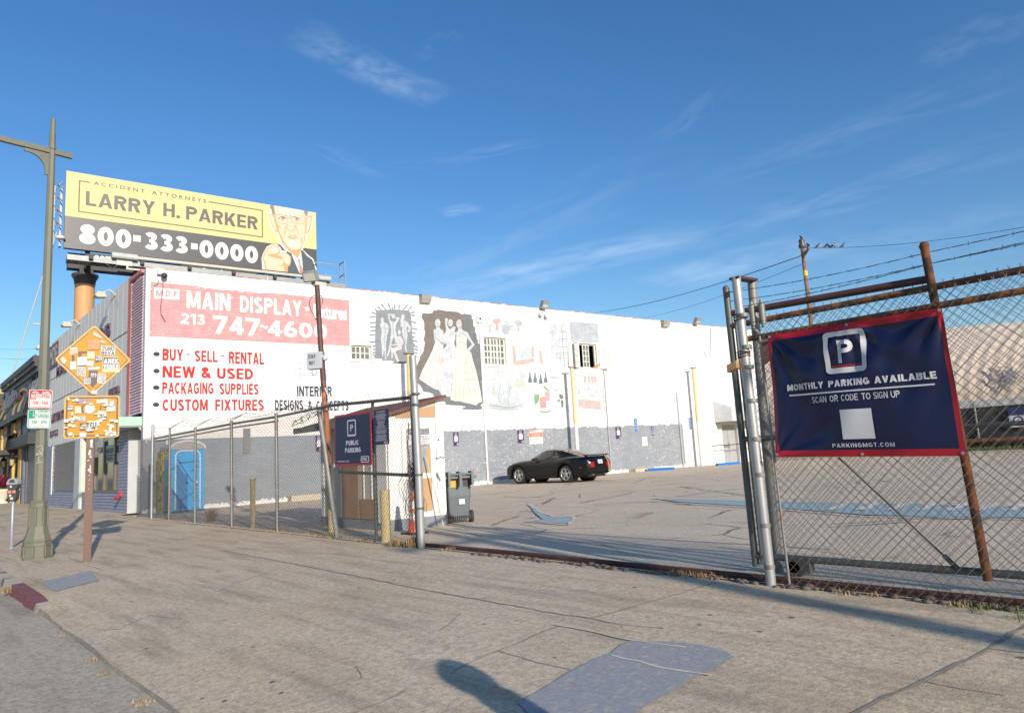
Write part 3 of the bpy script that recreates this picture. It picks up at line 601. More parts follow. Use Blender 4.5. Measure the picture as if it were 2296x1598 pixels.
def wall_mat():
    m, nt, b = newmat('painted_brick'); t = NT(nt); co = t.coord()
    sp = t.n('ShaderNodeSeparateXYZ'); t.l(co, sp.inputs[0]); X, Y, Z = sp.outputs
    cb = t.n('ShaderNodeCombineXYZ'); t.l(t.math('ADD', Y, X), cb.inputs[0]); t.l(Z, cb.inputs[1])
    br = t.n('ShaderNodeTexBrick'); t.l(cb.outputs[0], br.inputs['Vector']); br.inputs['Scale'].default_value = 1.0
    br.inputs['Brick Width'].default_value = 0.41; br.inputs['Row Height'].default_value = 0.105; br.inputs['Mortar Size'].default_value = 0.007; br.inputs['Mortar Smooth'].default_value = 0.4
    br.inputs['Color1'].default_value = (1, 1, 1, 1); br.inputs['Color2'].default_value = (0.91, 0.91, 0.91, 1); br.inputs['Mortar'].default_value = (0.76, 0.76, 0.76, 1)
    n1 = t.noise(co, 1.2, 6, 0.6); n2 = t.noise(co, 9, 6, 0.65)
    strk = t.noise(t.mapv(co, sc=(1, 1.0, 4.5)), 5.5, 5, 0.7)
    vstr = t.noise(t.mapv(co, sc=(1, 5.0, 0.7)), 3.0, 5, 0.65)
    white = t.mix(t.ramp(n1, 0.3, 0.7), (0.79, 0.785, 0.775), (0.84, 0.84, 0.835))
    white = t.mix(t.math('MULTIPLY', t.ramp(vstr, 0.57, 0.75), 0.4), white, (0.58, 0.56, 0.52))
    cream = t.mix(t.ramp(n1, 0.3, 0.7), (0.735, 0.715, 0.675), (0.79, 0.77, 0.735))
    c = t.mix(t.math('LESS_THAN', Z, t.math('ADD', 3.30, t.math('MULTIPLY', t.math('SUBTRACT', n2, 0.5), 0.05))), white, cream)
    # grey lower coat with brushed gaps, thin where it was rolled quickly
    grey = t.mix(t.ramp(n1, 0.3, 0.7), (0.235, 0.262, 0.292), (0.285, 0.312, 0.342))
    gap = t.math('MAXIMUM', t.ramp(strk, 0.58, 0.64), t.ramp(t.noise(t.mapv(co, sc=(1, 2.0, 1.2)), 4.5, 5, 0.8), 0.575, 0.64))
    zone = t.math('MULTIPLY', t.ramp(t.noise(t.mapv(co, loc=(3, 0, 8)), 0.5, 3, 0.5), 0.33, 0.62), t.math('GREATER_THAN', Y, 8.0))
    gap = t.math('MULTIPLY', t.math('MULTIPLY', gap, zone), 0.7)
    edge = t.math('ADD', 2.47, t.math('MULTIPLY', t.math('SUBTRACT', t.noise(co, 2.2, 7, 0.7), 0.5), t.math('MULTIPLY', t.math('GREATER_THAN', Y, 8.0), 0.45)))
    gm = t.math('MULTIPLY', t.math('MULTIPLY', t.math('LESS_THAN', Z, edge), t.math('GREATER_THAN', Z, t.math('ADD', 0.10, t.math('MULTIPLY', t.math('SUBTRACT', n2, 0.42), 0.5)))), t.math('LESS_THAN', Y, 28.05))
    c = t.mix(t.math('MULTIPLY', gm, t.math('SUBTRACT', 1.0, gap)), c, grey)
    # paint flaked to old red paint near the parapet
    fl = t.math('MULTIPLY', t.ramp(t.noise(co, 3.4, 9, 0.75), 0.585, 0.61), t.ramp(Z, WTOP-1.3, WTOP-0.25))
    c = t.mix(t.math('MULTIPLY', fl, 0.75), c, (0.60, 0.36, 0.32))
    fl2 = t.math('MULTIPLY', t.ramp(t.noise(t.mapv(co, loc=(4, 4, 4)), 2.1, 9, 0.75), 0.66, 0.68), t.ramp(Z, 4.0, 7.0))
    c = t.mix(t.math('MULTIPLY', fl2, 0.35), c, (0.58, 0.44, 0.40))
    c = t.mix(1.0, c, br.outputs['Color'], 'MULTIPLY')
    t.l(c, b.inputs['Base Color']); b.inputs['Roughness'].default_value = 0.75; b.inputs['Specular IOR Level'].default_value = 0.3
    h = t.math('ADD', t.math('MULTIPLY', br.outputs['Fac'], -1.0), t.math('MULTIPLY', n2, 0.5)); t.l(t.bump(h, 0.22, 0.01), b.inputs['Normal']); return m
m_wall = wall_mat()
def paint(name, col, wear=0.62, wc=(0.80, 0.79, 0.78), var=0.10, brick=True, ds=6):
    """mural paint: brick relief shows through and it has flaked to the white under it"""
    m, nt, b = newmat(name); t = NT(nt); co = t.coord()
    n1 = t.noise(co, 2.5, 6, 0.6); c = t.mix(t.ramp(n1, 0.3, 0.7), tuple(x*(1-var) for x in col), tuple(min(1, x*(1+var)) for x in col))
    c = t.mix(t.math('MULTIPLY', t.ramp(t.noise(co, ds, 9, 0.75), wear, wear+0.04), 0.8), c, wc)
    if brick:
        sp = t.n('ShaderNodeSeparateXYZ'); t.l(co, sp.inputs[0]); cb = t.n('ShaderNodeCombineXYZ'); t.l(t.math('ADD', sp.outputs[1], sp.outputs[0]), cb.inputs[0]); t.l(sp.outputs[2], cb.inputs[1])
        br = t.n('ShaderNodeTexBrick'); t.l(cb.outputs[0], br.inputs['Vector']); br.inputs['Scale'].default_value = 1.0
        br.inputs['Brick Width'].default_value = 0.41; br.inputs['Row Height'].default_value = 0.105; br.inputs['Mortar Size'].default_value = 0.008; br.inputs['Mortar Smooth'].default_value = 0.3
        br.inputs['Color1'].default_value = (1, 1, 1, 1); br.inputs['Color2'].default_value = (0.90, 0.90, 0.90, 1); br.inputs['Mortar'].default_value = (0.72, 0.72, 0.72, 1)
        c = t.mix(1.0, c, br.outputs['Color'], 'MULTIPLY'); t.l(t.bump(t.math('MULTIPLY', br.outputs['Fac'], -1.0), 0.2, 0.01), b.inputs['Normal'])
    t.l(c, b.inputs['Base Color']); b.inputs['Roughness'].default_value = 0.75; b.inputs['Specular IOR Level'].default_value = 0.25; return m

whouse = thing('warehouse', 'long white painted brick warehouse with mural wall and grey panelled street front', 'warehouse', C0)
# openings in the side wall: u0,u1,v0,v1
def rpx(F, a, b):
    (u0, v1), (u1, v0) = F.px(*a), F.px(*b); return [u0, u1, v0, v1]
WA = rpx(WF, Z3(1795, 785), Z3(1965, 912)); WB = rpx(WF, ZN(190, 408), ZN(528, 828)); WC = rpx(WF, ZN(1572, 500), ZN(1850, 872))
DR = rpx(WF, ZD(1900, 520), ZD(2215, 1110)); DR[2] = 0.0
holes = [WA, WB, WC, DR]
g = MB(m_wall)
us = sorted({0.0, WEND, *[h[0] for h in holes], *[h[1] for h in holes]}); vs_ = sorted({-0.3, WTOP, *[h[2] for h in holes], *[h[3] for h in holes]})
for i in range(len(us)-1):
    for j in range(len(vs_)-1):
        cu, cv = (us[i]+us[i+1])/2, (vs_[j]+vs_[j+1])/2
        if any(h[0] < cu < h[1] and h[2] < cv < h[3] for h in holes): continue
        g.quad(WF.at(us[i], vs_[j]), WF.at(us[i+1], vs_[j]), WF.at(us[i+1], vs_[j+1]), WF.at(us[i], vs_[j+1]))
for h in holes:
    D = -0.28
    g.quad(WF.at(h[0], h[2]), WF.at(h[0], h[3]), WF.at(h[0], h[3], D), WF.at(h[0], h[2], D)); g.quad(WF.at(h[1], h[2]), WF.at(h[1], h[3]), WF.at(h[1], h[3], D), WF.at(h[1], h[2], D))
    g.quad(WF.at(h[0], h[2]), WF.at(h[1], h[2]), WF.at(h[1], h[2], D), WF.at(h[0], h[2], D)); g.quad(WF.at(h[0], h[3]), WF.at(h[1], h[3]), WF.at(h[1], h[3], D), WF.at(h[0], h[3], D))
# parapet top, inner face, far end
g.quad(WF.at(0, WTOP), WF.at(WEND, WTOP), WF.at(WEND, WTOP, -0.35), WF.at(0, WTOP, -0.35)); g.quad(WF.at(0, WTOP, -.35), WF.at(WEND, WTOP, -.35), WF.at(WEND, 7.4, -.35), WF.at(0, 7.4, -.35))
g.quad(WF.at(WEND, -.3), WF.at(WEND, WTOP), WF.at(WEND, WTOP, -18), WF.at(WEND, -.3, -18))
g.build('side_wall', whouse)
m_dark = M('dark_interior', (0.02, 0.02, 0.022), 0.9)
g = MB(M('tar_roof', (0.12, 0.115, 0.11), 0.95)); g.quad(WF.at(0.3, 7.45, -.35), WF.at(WEND, 7.45, -.35), WF.at(WEND, 7.45, -18), WF.at(0.3+1.6, 7.45, -18)); g.build('roof', whouse)
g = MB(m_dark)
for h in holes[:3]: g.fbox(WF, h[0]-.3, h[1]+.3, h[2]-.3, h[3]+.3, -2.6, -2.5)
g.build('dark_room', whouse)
g = MB(M('red_cap_flashing', (0.42, 0.12, 0.10), 0.8, var=0.4, vs=3, dirt=(0.55, 0.5, 0.48), dthr=0.5))
for k in range(int(WEND)):
    if k < 6 and k % 3: continue
    hh = random.uniform(0.012, 0.045); g.fbox(WF, k, k+1, WTOP, WTOP+hh, -0.3, 0.012)
g.build('coping', whouse)
# windows
m_fr = M('cream_window_paint', (0.62, 0.60, 0.50), 0.6, dirt=(0.30, 0.24, 0.16), dthr=0.68)
mg, nt, b = newmat('window_glass'); b.inputs['Base Color'].default_value = (0.05, 0.065, 0.07, 1); b.inputs['Roughness'].default_value = 0.08; b.inputs['Specular IOR Level'].default_value = 0.7
m_pane = M('dusty_pane', (0.13, 0.15, 0.15), 0.35, var=0.5, vs=2.2)
m_mull = M('white_mullion', (0.66, 0.65, 0.58), 0.6)
def window(h, nu, nv, thick=0.05, glass=m_pane, fr=m_fr):
    f = MB(fr); d0, d1 = -0.20, -0.12; w = 0.07
    f.fbox(WF, h[0], h[1], h[2], h[2]+w, d0, d1); f.fbox(WF, h[0], h[1], h[3]-w, h[3], d0, d1); f.fbox(WF, h[0], h[0]+w, h[2]+w, h[3]-w, d0, d1); f.fbox(WF, h[1]-w, h[1], h[2]+w, h[3]-w, d0, d1)
    wo = f.build('window', whouse)
    f = MB(m_mull)
    for i in range(1, nu): u = h[0]+w+(h[1]-h[0]-2*w)*i/nu; t = thick*(1.6 if i % 2 == 0 else 1); f.fbox(WF, u-t/2, u+t/2, h[2]+w, h[3]-w, d0+.01, d1-.005)
    for j in range(1, nv): v = h[2]+w+(h[3]-h[2]-2*w)*j/nv; f.fbox(WF, h[0]+w, h[1]-w, v-thick/2, v+thick/2, d0+.012, d1-.012)
    f.build('glazing_bars', wo)
    f = MB(glass); f.fbox(WF, h[0]+w, h[1]-w, h[2]+w, h[3]-w, d0+.02, d0+.028); f.build('pane', wo)
    f = MB(m_wall); f.fbox(WF, h[0]-.06, h[1]+.06, h[2]-.09, h[2]-.003, -0.05, 0.07); f.build('sill', wo)
    return wo
window(WA, 4, 2, 0.04); window(WB, 6, 4, 0.06)
# the third window stands open: a closed middle casement and two grilled leaves swung out
wc = MB(m_fr); h = WC
for (a, b_, c_, d_) in ((h[0], h[1], h[2], h[2]+.07), (h[0], h[1], h[3]-.07, h[3]), (h[0], h[0]+.07, h[2]+.07, h[3]-.07), (h[1]-.07, h[1], h[2]+.07, h[3]-.07)): wc.fbox(WF, a, b_, c_, d_, -.20, -.12)
wco = wc.build('window', whouse)
f = MB(m_mull); u0, u1 = WF.px(*ZN(1645, 515))[0], WF.px(*ZN(1728, 515))[0]
for u in axis(u0, u1, 2): f.fbox(WF, u-.025, u+.025, h[2]+.07, h[3]-.07, -.16, -.11)
for v in axis(h[2]+.07, h[3]-.07, 4): f.fbox(WF, u0, u1, v-.022, v+.022, -.157, -.113)
f.build('glazing_bars', wco)
f = MB(m_pane); f.fbox(WF, u0, u1, h[2]+.08, h[3]-.08, -.15, -.142); f.build('pane', wco)
for (a, b_, sgn) in ((ZN(1468, 500), ZN(1572, 860), 1), (ZN(1850, 520), ZN(1975, 875), -1)):
    q = rpx(WF, a, b_); f = MB(M('grey_grille_bar', (0.42, 0.42, 0.40), 0.6)); hin = q[1] if sgn == 1 else q[0]
    def LP(u, v): 
        k = abs(u-hin); return WF.at(u, v, 0.02+k*0.45)
    for i in range(3):
        u = q[0]+(q[1]-q[0])*i/2; f.tube([LP(u, h[2]-.02), LP(u, h[3]-.02)], 0.022, 6)
    for j in range(5):
        v = h[2]-.02+(h[3]-h[2])*j/4; f.tube([LP(q[0], v), LP(q[1], v)], 0.018, 6)
    lf = f.build('casement', wco)
    f = MB(M('pale_glass', (0.66, 0.66, 0.61), 0.35)); f.quad(LP(q[0], h[2]), LP(q[1], h[2]), LP(q[1], h[3]-.02), LP(q[0], h[3]-.02)); f.build('pane', wco)
f = MB(M('raw_timber', (0.42, 0.27, 0.12), 0.8)); a = WF.at(*WF.px(*ZN(1785, 872)), -.1); b_ = WF.at(*WF.px(*ZN(1872, 808)), 0.05); f.obox((a+b_)/2, (b_-a)/2, WF.N*.03, Vector((0, 0, .05))); f.build('prop_stick', wco)

# --- painted signs and murals on the side wall
m_pink = paint('faded_red_paint', (0.62, 0.31, 0.315), 0.60, (0.74, 0.60, 0.59), 0.12)
m_wht = paint('white_sign_paint', (0.82, 0.81, 0.80), 0.68, (0.72, 0.52, 0.50))
m_redl = paint('red_letter_paint', (0.52, 0.042, 0.038), 0.72)
m_navy = paint('slate_letter_paint', (0.05, 0.06, 0.085), 0.72)
top = [Z3(165+x, 270+(420-270)*x/1615) for x in range(0, 1616, 17)]; rag = []
for i, p in enumerate(top):
    j = random.uniform(-2, 3) if i % 2 else random.uniform(0, 6)
    if 22 < i < 56: j += random.uniform(4, 15)
    rag.append((p[0], p[1]+j*.275))
g = MB(m_pink); g.poly(WF, ppx(WF, [Z3(150, 715), Z3(800, 747), Z3(1785, 795)]+rag[::-1]), 0.004); g.build('painted_panel', whouse)
g = MB(m_wht)
for (x0, x1, yt, yb, c) in ((190, 270, 318, 406, 'M'), (273, 331, 325, 411, 'D'), (335, 396, 331, 416, 'F')):
    g.poly(WF, ppx(WF, [Z3(x0, yt), Z3(x0, yb), Z3(x1, yb+3), Z3(x1, yt+5)]), 0.007)
tzl = lambda mb, s, x0, x1, yt, yb, **k: textpx(mb, WF, s, Z3(x0, yt)[0], Z3(x1, yt)[0], Z3(x0, yt)[1], Z3(x0, yb)[1], **k)
tz = lambda mb, s, x0, x1, yt, yb, **k: heavypx(mb, WF, s, Z3(x0, yt)[0], Z3(x1, yt)[0], Z3(x0, yt)[1], Z3(x0, yb)[1], **k)
tz(g, 'MAIN', 455, 812, 342, 484, n=.008); tz(g, 'DISPLAY', 890, 1392, 384, 518, n=.008); tzl(g, 'Fixtures', 1490, 1762, 452, 568, n=.008, bold=.04)
c = WF.px(*Z3(1438, 492)); g.poly(WF, circ(c[0], c[1], .09), .008)
tz(g, '213', 405, 606, 525, 612, n=.008); tz(g, '747', 668, 1050, 545, 692, n=.008); tz(g, '4600', 1117, 1600, 583, 712, n=.008)
g.ribbon(WF, ppx(WF, [Z3(1055, 640), Z3(1070, 628), Z3(1085, 640), Z3(1100, 648), Z3(1112, 634)]), 0.09, .008)
g.build('painted_lettering', whouse)
g = MB(m_pink)
for (x0, x1, yt, yb, c) in ((203, 258, 338, 390, 'M'), (285, 320, 342, 392, 'D'), (350, 383, 347, 396, 'F')): tz(g, c, x0, x1, yt, yb, n=.0105)
g.build('painted_lettering', whouse)
g = MB(m_redl)
for s, x0, x1, yt, yb in (('BUY', 258, 428, 815, 912), ('SELL', 520, 708, 829, 921), ('RENTAL', 800, 1086, 839, 938), ('NEW', 258, 525, 955, 1051), ('&', 575, 652, 965, 1056), ('USED', 703, 997, 972, 1062),
                          ('PACKAGING', 256, 675, 1088, 1185), ('SUPPLIES', 722, 1042, 1098, 1190), ('CUSTOM', 258, 628, 1228, 1324), ('FIXTURES', 688, 1086, 1230, 1322)):
    tz(g, s, x0, x1, yt, yb, n=.004)
g.build('painted_lettering', whouse)
g = MB(m_navy)
for x, y in ((210, 860), (210, 998), (208, 1133), (206, 1272)): c = WF.px(*Z3(x, y)); g.poly(WF, circ(c[0], c[1], .08, ru=.105), .004)
for x, y in ((468, 872), (748, 883)): tzl(g, '*', x-12, x+12, y-22, y+22, n=.004, bold=.03)
for s, x0, x1, yt, yb in (('INTERIOR', 1355, 1640, 1120, 1205), ('DESIGNS', 1175, 1406, 1233, 1318), ('&', 1447, 1478, 1240, 1316), ('CONCEPTS', 1513, 1776, 1240, 1322)): tz(g, s, x0, x1, yt, yb, n=.004)
g.build('painted_lettering', whouse)
# pencil-like furniture sketch
g = MB(paint('thin_grey_line', (0.42, 0.41, 0.41), 0.75)); rr = random.Random(5)
def sk(pts, w=.022): g.ribbon(WF, ppx(WF, [Z3(*p) for p in pts]), w, .004+rr.random()*.002)
sk([(1297, 880), (1420, 895), (1480, 925)]); sk([(1320, 905), (1400, 920), (1480, 960)]); sk([(1375, 895), (1378, 980)]); sk([(1385, 897), (1388, 985)]); sk([(1600, 850), (1605, 905)]); sk([(1420, 860), (1600, 850)])
for k in range(9):
    x, y = 1305+k*36, 980+rr.uniform(-20, 30); sk([(x, y), (x+30, y-8), (x+34, y+34), (x+4, y+44), (x, y)]); sk([(x+4, y+44), (x+2, y+80)]); sk([(x+34, y+34), (x+36, y+66)])
for k in range(16):
    x, y = rr.uniform(1310, 1590), rr.uniform(930, 1050); sk([(x, y), (x+rr.uniform(10, 50), y+rr.uniform(-14, 14)), (x+rr.uniform(20, 60), y+rr.uniform(0, 30))])
sk([(1345, 1065), (1440, 1078), (1560, 1060), (1635, 1070)]); sk([(1340, 1010), (1345, 1070)]); sk([(1635, 950), (1640, 1065)])
g.build('mural', whouse)
# mannequin mural
m_blob = paint('blue_grey_mural_paint', (0.235, 0.265, 0.29), 0.66); m_fig = paint('pale_figure_paint', (0.50, 0.535, 0.56), 0.66, var=0.12); m_fig2 = paint('pink_figure_paint', (0.70, 0.52, 0.52), 0.6)
m_figd = paint('figure_shade_paint', (0.38, 0.41, 0.44), 0.7)
def zm(l): return ppx(WF, [ZM(*p) for p in l])
def ell(x, y, rx, ry, rot=0, n=18): return [(x+rx*math.cos(2*math.pi*i/n), y+ry*math.sin(2*math.pi*i/n)) for i in range(n)]
g = MB(m_blob)
g.poly(WF, zm([(130, 200), (190, 188), (250, 183), (340, 182), (430, 184), (510, 190), (562, 204), (580, 250), (592, 330), (596, 420), (602, 520), (618, 620), (622, 700), (625, 780), (640, 830), (655, 860), (640, 885), (590, 885), (520, 880), (450, 885), (400, 888), (345, 880), (340, 870), (370, 855), (290, 845), (200, 845), (210, 825), (95, 812), (118, 760), (122, 700), (115, 600), (118, 450), (122, 330), (126, 260)]), .004)
def finger(a, b, w0=16, w1=24):
    (ax, ay), (bx, by) = a, b; d = Vector((bx-ax, by-ay)); L = d.length; d /= L; q = Vector((-d.y, d.x)); A, B = Vector(a), Vector(b)
    pts = [B-q*w0*.5, A+d*w1*.6-q*w1*.5, A+d*w1*.15-q*w1*.4, A-d*w1*.1, A+d*w1*.15+q*w1*.4, A+d*w1*.6+q*w1*.5, B+q*w0*.5]
    g.poly(WF, zm([tuple(p) for p in pts]), .0055)
for tip in ((45, 282), (50, 356), (50, 412), (55, 460), (43, 516), (48, 607), (80, 660), (85, 703), (80, 743), (88, 776)): finger(tip, (135, tip[1]-8))
for tip in ((635, 268), (655, 357), (666, 440), (645, 495), (635, 545), (668, 597), (640, 642), (674, 668), (676, 706), (670, 750), (660, 796)): finger(tip, (580, tip[1]-18))
for a, b_ in (((68, 215), (135, 240)), ((110, 170), (165, 215)), ((150, 138), (200, 192)), ((198, 112), (258, 188)), ((284, 100), (322, 190)), ((337, 150), (346, 190)), ((370, 116), (372, 190)), ((436, 126), (424, 190)), ((540, 120), (468, 200)), ((592, 143), (538, 205)), ((634, 212), (570, 232))): finger(a, b_, 14, 22)
g.use(m_fig)
for p in (ell(210, 318, 22, 34), [(178, 368), (200, 352), (235, 350), (268, 362), (288, 385), (292, 430), (285, 500), (270, 498), (268, 560), (258, 650), (256, 720), (262, 825), (246, 828), (240, 740), (232, 690), (218, 800), (204, 800), (208, 690), (192, 570), (198, 500), (205, 460), (190, 420)],
          ell(352, 268, 22, 30), [(282, 242), (300, 236), (340, 240), (330, 256), (302, 262), (312, 320), (335, 342), (372, 345), (405, 300), (370, 296), (372, 282), (432, 284), (425, 320), (385, 385), (380, 460), (405, 540), (402, 640), (385, 640), (370, 560), (362, 520), (335, 610), (318, 690), (285, 790), (266, 790), (292, 700), (310, 590), (320, 500), (326, 440), (310, 370), (290, 310)],
          ell(478, 280, 22, 38), [(448, 300), (462, 290), (468, 320), (505, 325), (545, 352), (585, 425), (562, 478), (538, 474), (534, 458), (556, 430), (532, 392), (522, 440), (538, 510), (530, 590), (518, 680), (536, 728), (520, 740), (502, 690), (500, 600), (480, 540), (466, 470), (470, 410), (446, 400)],
          ell(430, 478, 18, 32), [(405, 545), (425, 525), (452, 528), (486, 600), (480, 640), (440, 660), (375, 650), (325, 650), (325, 638), (392, 628), (400, 590)], [(320, 660), (350, 690), (345, 800), (330, 826), (326, 740)]): g.poly(WF, zm(p), .0075)
g.use(m_fig2); g.poly(WF, zm([(345, 685), (460, 645), (470, 680), (455, 705), (390, 715), (385, 740), (432, 855), (410, 885), (372, 790), (345, 715)]), .0095)
g.use(m_figd)
for st in ([(235, 380), (250, 470), (238, 560), (240, 690)], [(345, 350), (350, 440), (360, 520)], [(490, 330), (500, 420), (500, 520), (510, 640)], [(200, 410), (240, 430), (285, 420)], [(425, 560), (440, 600), (430, 640)]): g.ribbon(WF, zm(st), .05, .0112)
g.build('mural', whouse)
# evening gown mural
m_gb = paint('brown_grey_mural_paint', (0.19, 0.168, 0.155), 0.68, (0.45, 0.43, 0.41)); m_gg = paint('slate_mural_paint', (0.17, 0.185, 0.20), 0.7, (0.5, 0.5, 0.5))
m_d1 = paint('ivory_gown_paint', (0.74, 0.68, 0.64), 0.64); m_d2 = paint('lilac_gown_paint', (0.56, 0.58, 0.63), 0.62, var=0.2, ds=3); m_d3 = paint('peach_gown_paint', (0.74, 0.655, 0.57), 0.64); m_f1 = paint('rose_fold_paint', (0.63, 0.50, 0.45), 0.62); m_f2 = paint('violet_fold_paint', (0.47, 0.485, 0.55), 0.6)
right = [(1270, 238), (1276, 205), (1282, 238), (1372, 250), (1378, 305), (1394, 312), (1396, 398), (1416, 404), (1420, 480), (1436, 488), (1440, 560), (1452, 572), (1454, 620), (1474, 628), (1478, 716), (1484, 820), (1492, 905), (1498, 1010), (1512, 1200), (1520, 1390), (1490, 1425), (1512, 1465), (1500, 1478), (1380, 1482), (1262, 1476), (1246, 1462), (1300, 1446)]
base = [(716, 268), (728, 232), (800, 236), (862, 226), (870, 196), (930, 184), (1000, 192), (1080, 204), (1200, 214), (1230, 238)]+right+[(1240, 1432), (1040, 1420), (1024, 1405), (1070, 1376), (956, 1374), (974, 1332), (890, 1312), (866, 1292), (888, 1266), (760, 1252), (730, 1236), (742, 1212), (790, 1194), (700, 1166), (662, 1136), (650, 1094), (640, 1010), (646, 960), (664, 896), (690, 840), (700, 790), (738, 744), (752, 690), (762, 610), (748, 570), (764, 500), (754, 440), (756, 380), (742, 320), (724, 290)]
bb = []
for i, p in enumerate(base):
    bb.append(p)
    if i > len(right)+34 or i < 10: 
        q = base[(i+1) % len(base)]; bb.append(((p[0]+q[0])/2+rr.uniform(-9, 9), (p[1]+q[1])/2+rr.uniform(-5, 5)))
g = MB(m_gb); g.poly(WF, zm(bb), .004)
g.use(m_gg); g.poly(WF, zm([(1258, 246)]+[(x-3, y+2) for x, y in right]+[(1240, 1425), (1060, 1412), (900, 1290), (740, 1230), (664, 1110), (900, 1180), (1100, 1280), (1400, 1300), (1440, 1000), (1330, 700), (1300, 500), (1270, 380)]), .0058)
g.use(m_fig)
for p in (ell(930, 358, 36, 54), [(876, 438), (905, 440), (918, 400), (948, 404), (968, 436), (1000, 452), (1012, 520), (1032, 610), (1022, 640), (980, 606), (930, 610), (894, 600), (880, 520)], ell(1096, 356, 32, 50), [(1022, 298), (1040, 290), (1066, 300), (1052, 380), (1072, 420), (1064, 460), (1036, 440)],
          ell(1208, 368, 36, 58), [(1200, 415), (1234, 400), (1252, 448), (1320, 480), (1360, 560), (1410, 640), (1330, 738), (1268, 748), (1300, 715), (1372, 636), (1316, 560), (1302, 524), (1172, 536), (1170, 490), (1130, 600), (1150, 480), (1190, 466)]): g.poly(WF, zm(p), .0080)
g.use(m_d1); g.poly(WF, zm([(898, 604), (960, 612), (1004, 640), (996, 760), (984, 900), (965, 1080), (944, 1224), (905, 1218), (868, 1202), (800, 1160), (740, 1118), (688, 1084), (730, 970), (800, 840), (858, 720)]), .0098)
g.use(m_d2); g.poly(WF, zm([(1014, 500), (1060, 420), (1092, 440), (1136, 396), (1162, 410), (1150, 470), (1160, 560), (1142, 620), (1166, 680), (1160, 780), (1146, 880), (1124, 1040), (1106, 1240), (1096, 1316), (1040, 1306), (990, 1296), (934, 1220), (960, 1060), (990, 860), (1004, 700), (1042, 650), (1020, 580)]), .0108)
g.use(m_d3); g.poly(WF, zm([(1170, 540), (1240, 530), (1312, 520), (1304, 620), (1310, 700), (1364, 742), (1386, 840), (1424, 960), (1452, 1080), (1484, 1240), (1508, 1380), (1460, 1396), (1430, 1426), (1340, 1402), (1270, 1390), (1210, 1370), (1150, 1372), (1094, 1352), (1112, 1240), (1122, 1100), (1140, 900), (1160, 760), (1174, 660)]), .0118)
g.use(m_f1)
for st in ([(930, 700), (880, 900), (820, 1140)], [(900, 720), (820, 920), (740, 1090)], [(960, 720), (930, 960), (900, 1200)], [(980, 800), (955, 1010), (930, 1190)], [(1190, 600), (1240, 612), (1296, 590)], [(1190, 680), (1250, 700), (1300, 690)], [(1320, 780), (1300, 900), (1340, 1040), (1330, 1180), (1360, 1330)], [(1290, 800), (1280, 960), (1310, 1100)], [(1220, 1180), (1210, 1340)], [(1150, 1100), (1230, 1090), (1330, 1100), (1440, 1070)], [(1400, 1150), (1430, 1360)], [(1270, 1200), (1260, 1370)], [(1170, 1180), (1150, 1330)], [(1340, 860), (1380, 960), (1390, 1050)]): g.ribbon(WF, zm(st), .055, .0136)
g.use(m_f2)
for k in range(46):
    x, y = 985+rr.uniform(0, 140), rr.uniform(480, 1270); x -= (y-700)*.05; a = rr.uniform(-14, 14); g.ribbon(WF, zm([(x, y), (x+a, y+16), (x+rr.uniform(-16, 16), y+38)]), .035, .0122+k*.00004)
g.use(m_figd)
for st in ([(915, 345), (930, 372), (922, 392)], [(1196, 350), (1212, 385)], [(1240, 470), (1300, 530), (1380, 640)], [(900, 480), (900, 560), (960, 592), (1010, 630)]): g.ribbon(WF, zm(st), .035, .0135)
g.build('mural', whouse)
# dress form trio, faint
g = MB(paint('ghost_grey_paint', (0.66, 0.67, 0.69), 0.7, var=0.06))
for x, w in ((30, 44), (186, 30), (342, 46)):
    g.poly(WF, zm([(x-10, 1010), (x-8, 985), (x+8, 985), (x+10, 1010), (x+w*.8, 1024), (x+w, 1050), (x+w*.82, 1100), (x+w*.70, 1140), (x+w*.95, 1220), (x+w, 1275), (x-w, 1275), (x-w*.95, 1220), (x-w*.70, 1140), (x-w*.82, 1100), (x-w, 1050), (x-w*.8, 1024)]), .004)
    for q in (-.6, 0, .6): g.poly(WF, zm([(x+q*w-3, 1275), (x+q*w+3, 1275), (x+q*w+3, 1320), (x+q*w-3, 1320)]), .004)
g.build('mural', whouse)
# shop-fitting pictures
def zn(l): return ppx(WF, [ZN(*p) for p in l])
P_ = lambda n, c, **k: paint(n, c, k.get('wear', 0.66), var=k.get('var', .14))
m_sl, m_slp, m_pk, m_cr, m_tl, m_ol, m_gn, m_rd, m_ink, m_wn = P_('steel_blue_mural', (0.42, 0.465, 0.50)), P_('pale_blue_mural', (0.535, 0.58, 0.62)), P_('rose_mural', (0.63, 0.38, 0.38)), P_('cream_mural', (0.745, 0.71, 0.665)), P_('sea_mural', (0.53, 0.60, 0.605)), P_('olive_mural', (0.50, 0.52, 0.42)), P_('green_mural', (0.22, 0.38, 0.22)), P_('red_mural', (0.58, 0.30, 0.31)), P_('ink_mural', (0.16, 0.20, 0.235)), P_('wine_mural', (0.52, 0.41, 0.39))
g = MB(m_cr)
g.poly(WF, zn([(180, 95), (800, 130), (830, 560), (940, 540), (1120, 590), (1130, 850), (590, 840), (560, 420), (530, 400), (190, 380)]), .0035)
g.poly(WF, zn([(1160, 925), (1392, 935), (1440, 1500), (1175, 1500)]), .0035); g.poly(WF, zn([(1500, 900), (1912, 925), (1965, 1492), (1545, 1486)]), .0035)
g.use(m_slp)
g.poly(WF, zn(ell(228, 165, 46, 58)), .006); g.poly(WF, zn([(1150, 200), (1250, 205), (1295, 745), (1185, 745)]), .006); g.poly(WF, zn([(1325, 300), (1385, 300), (1420, 840), (1365, 840)]), .006); g.poly(WF, zn([(640, 575), (885, 570), (890, 690), (665, 730)]), .006); g.poly(WF, zn([(1555, 1120), (1880, 1130), (1890, 1260), (1560, 1250)]), .006)
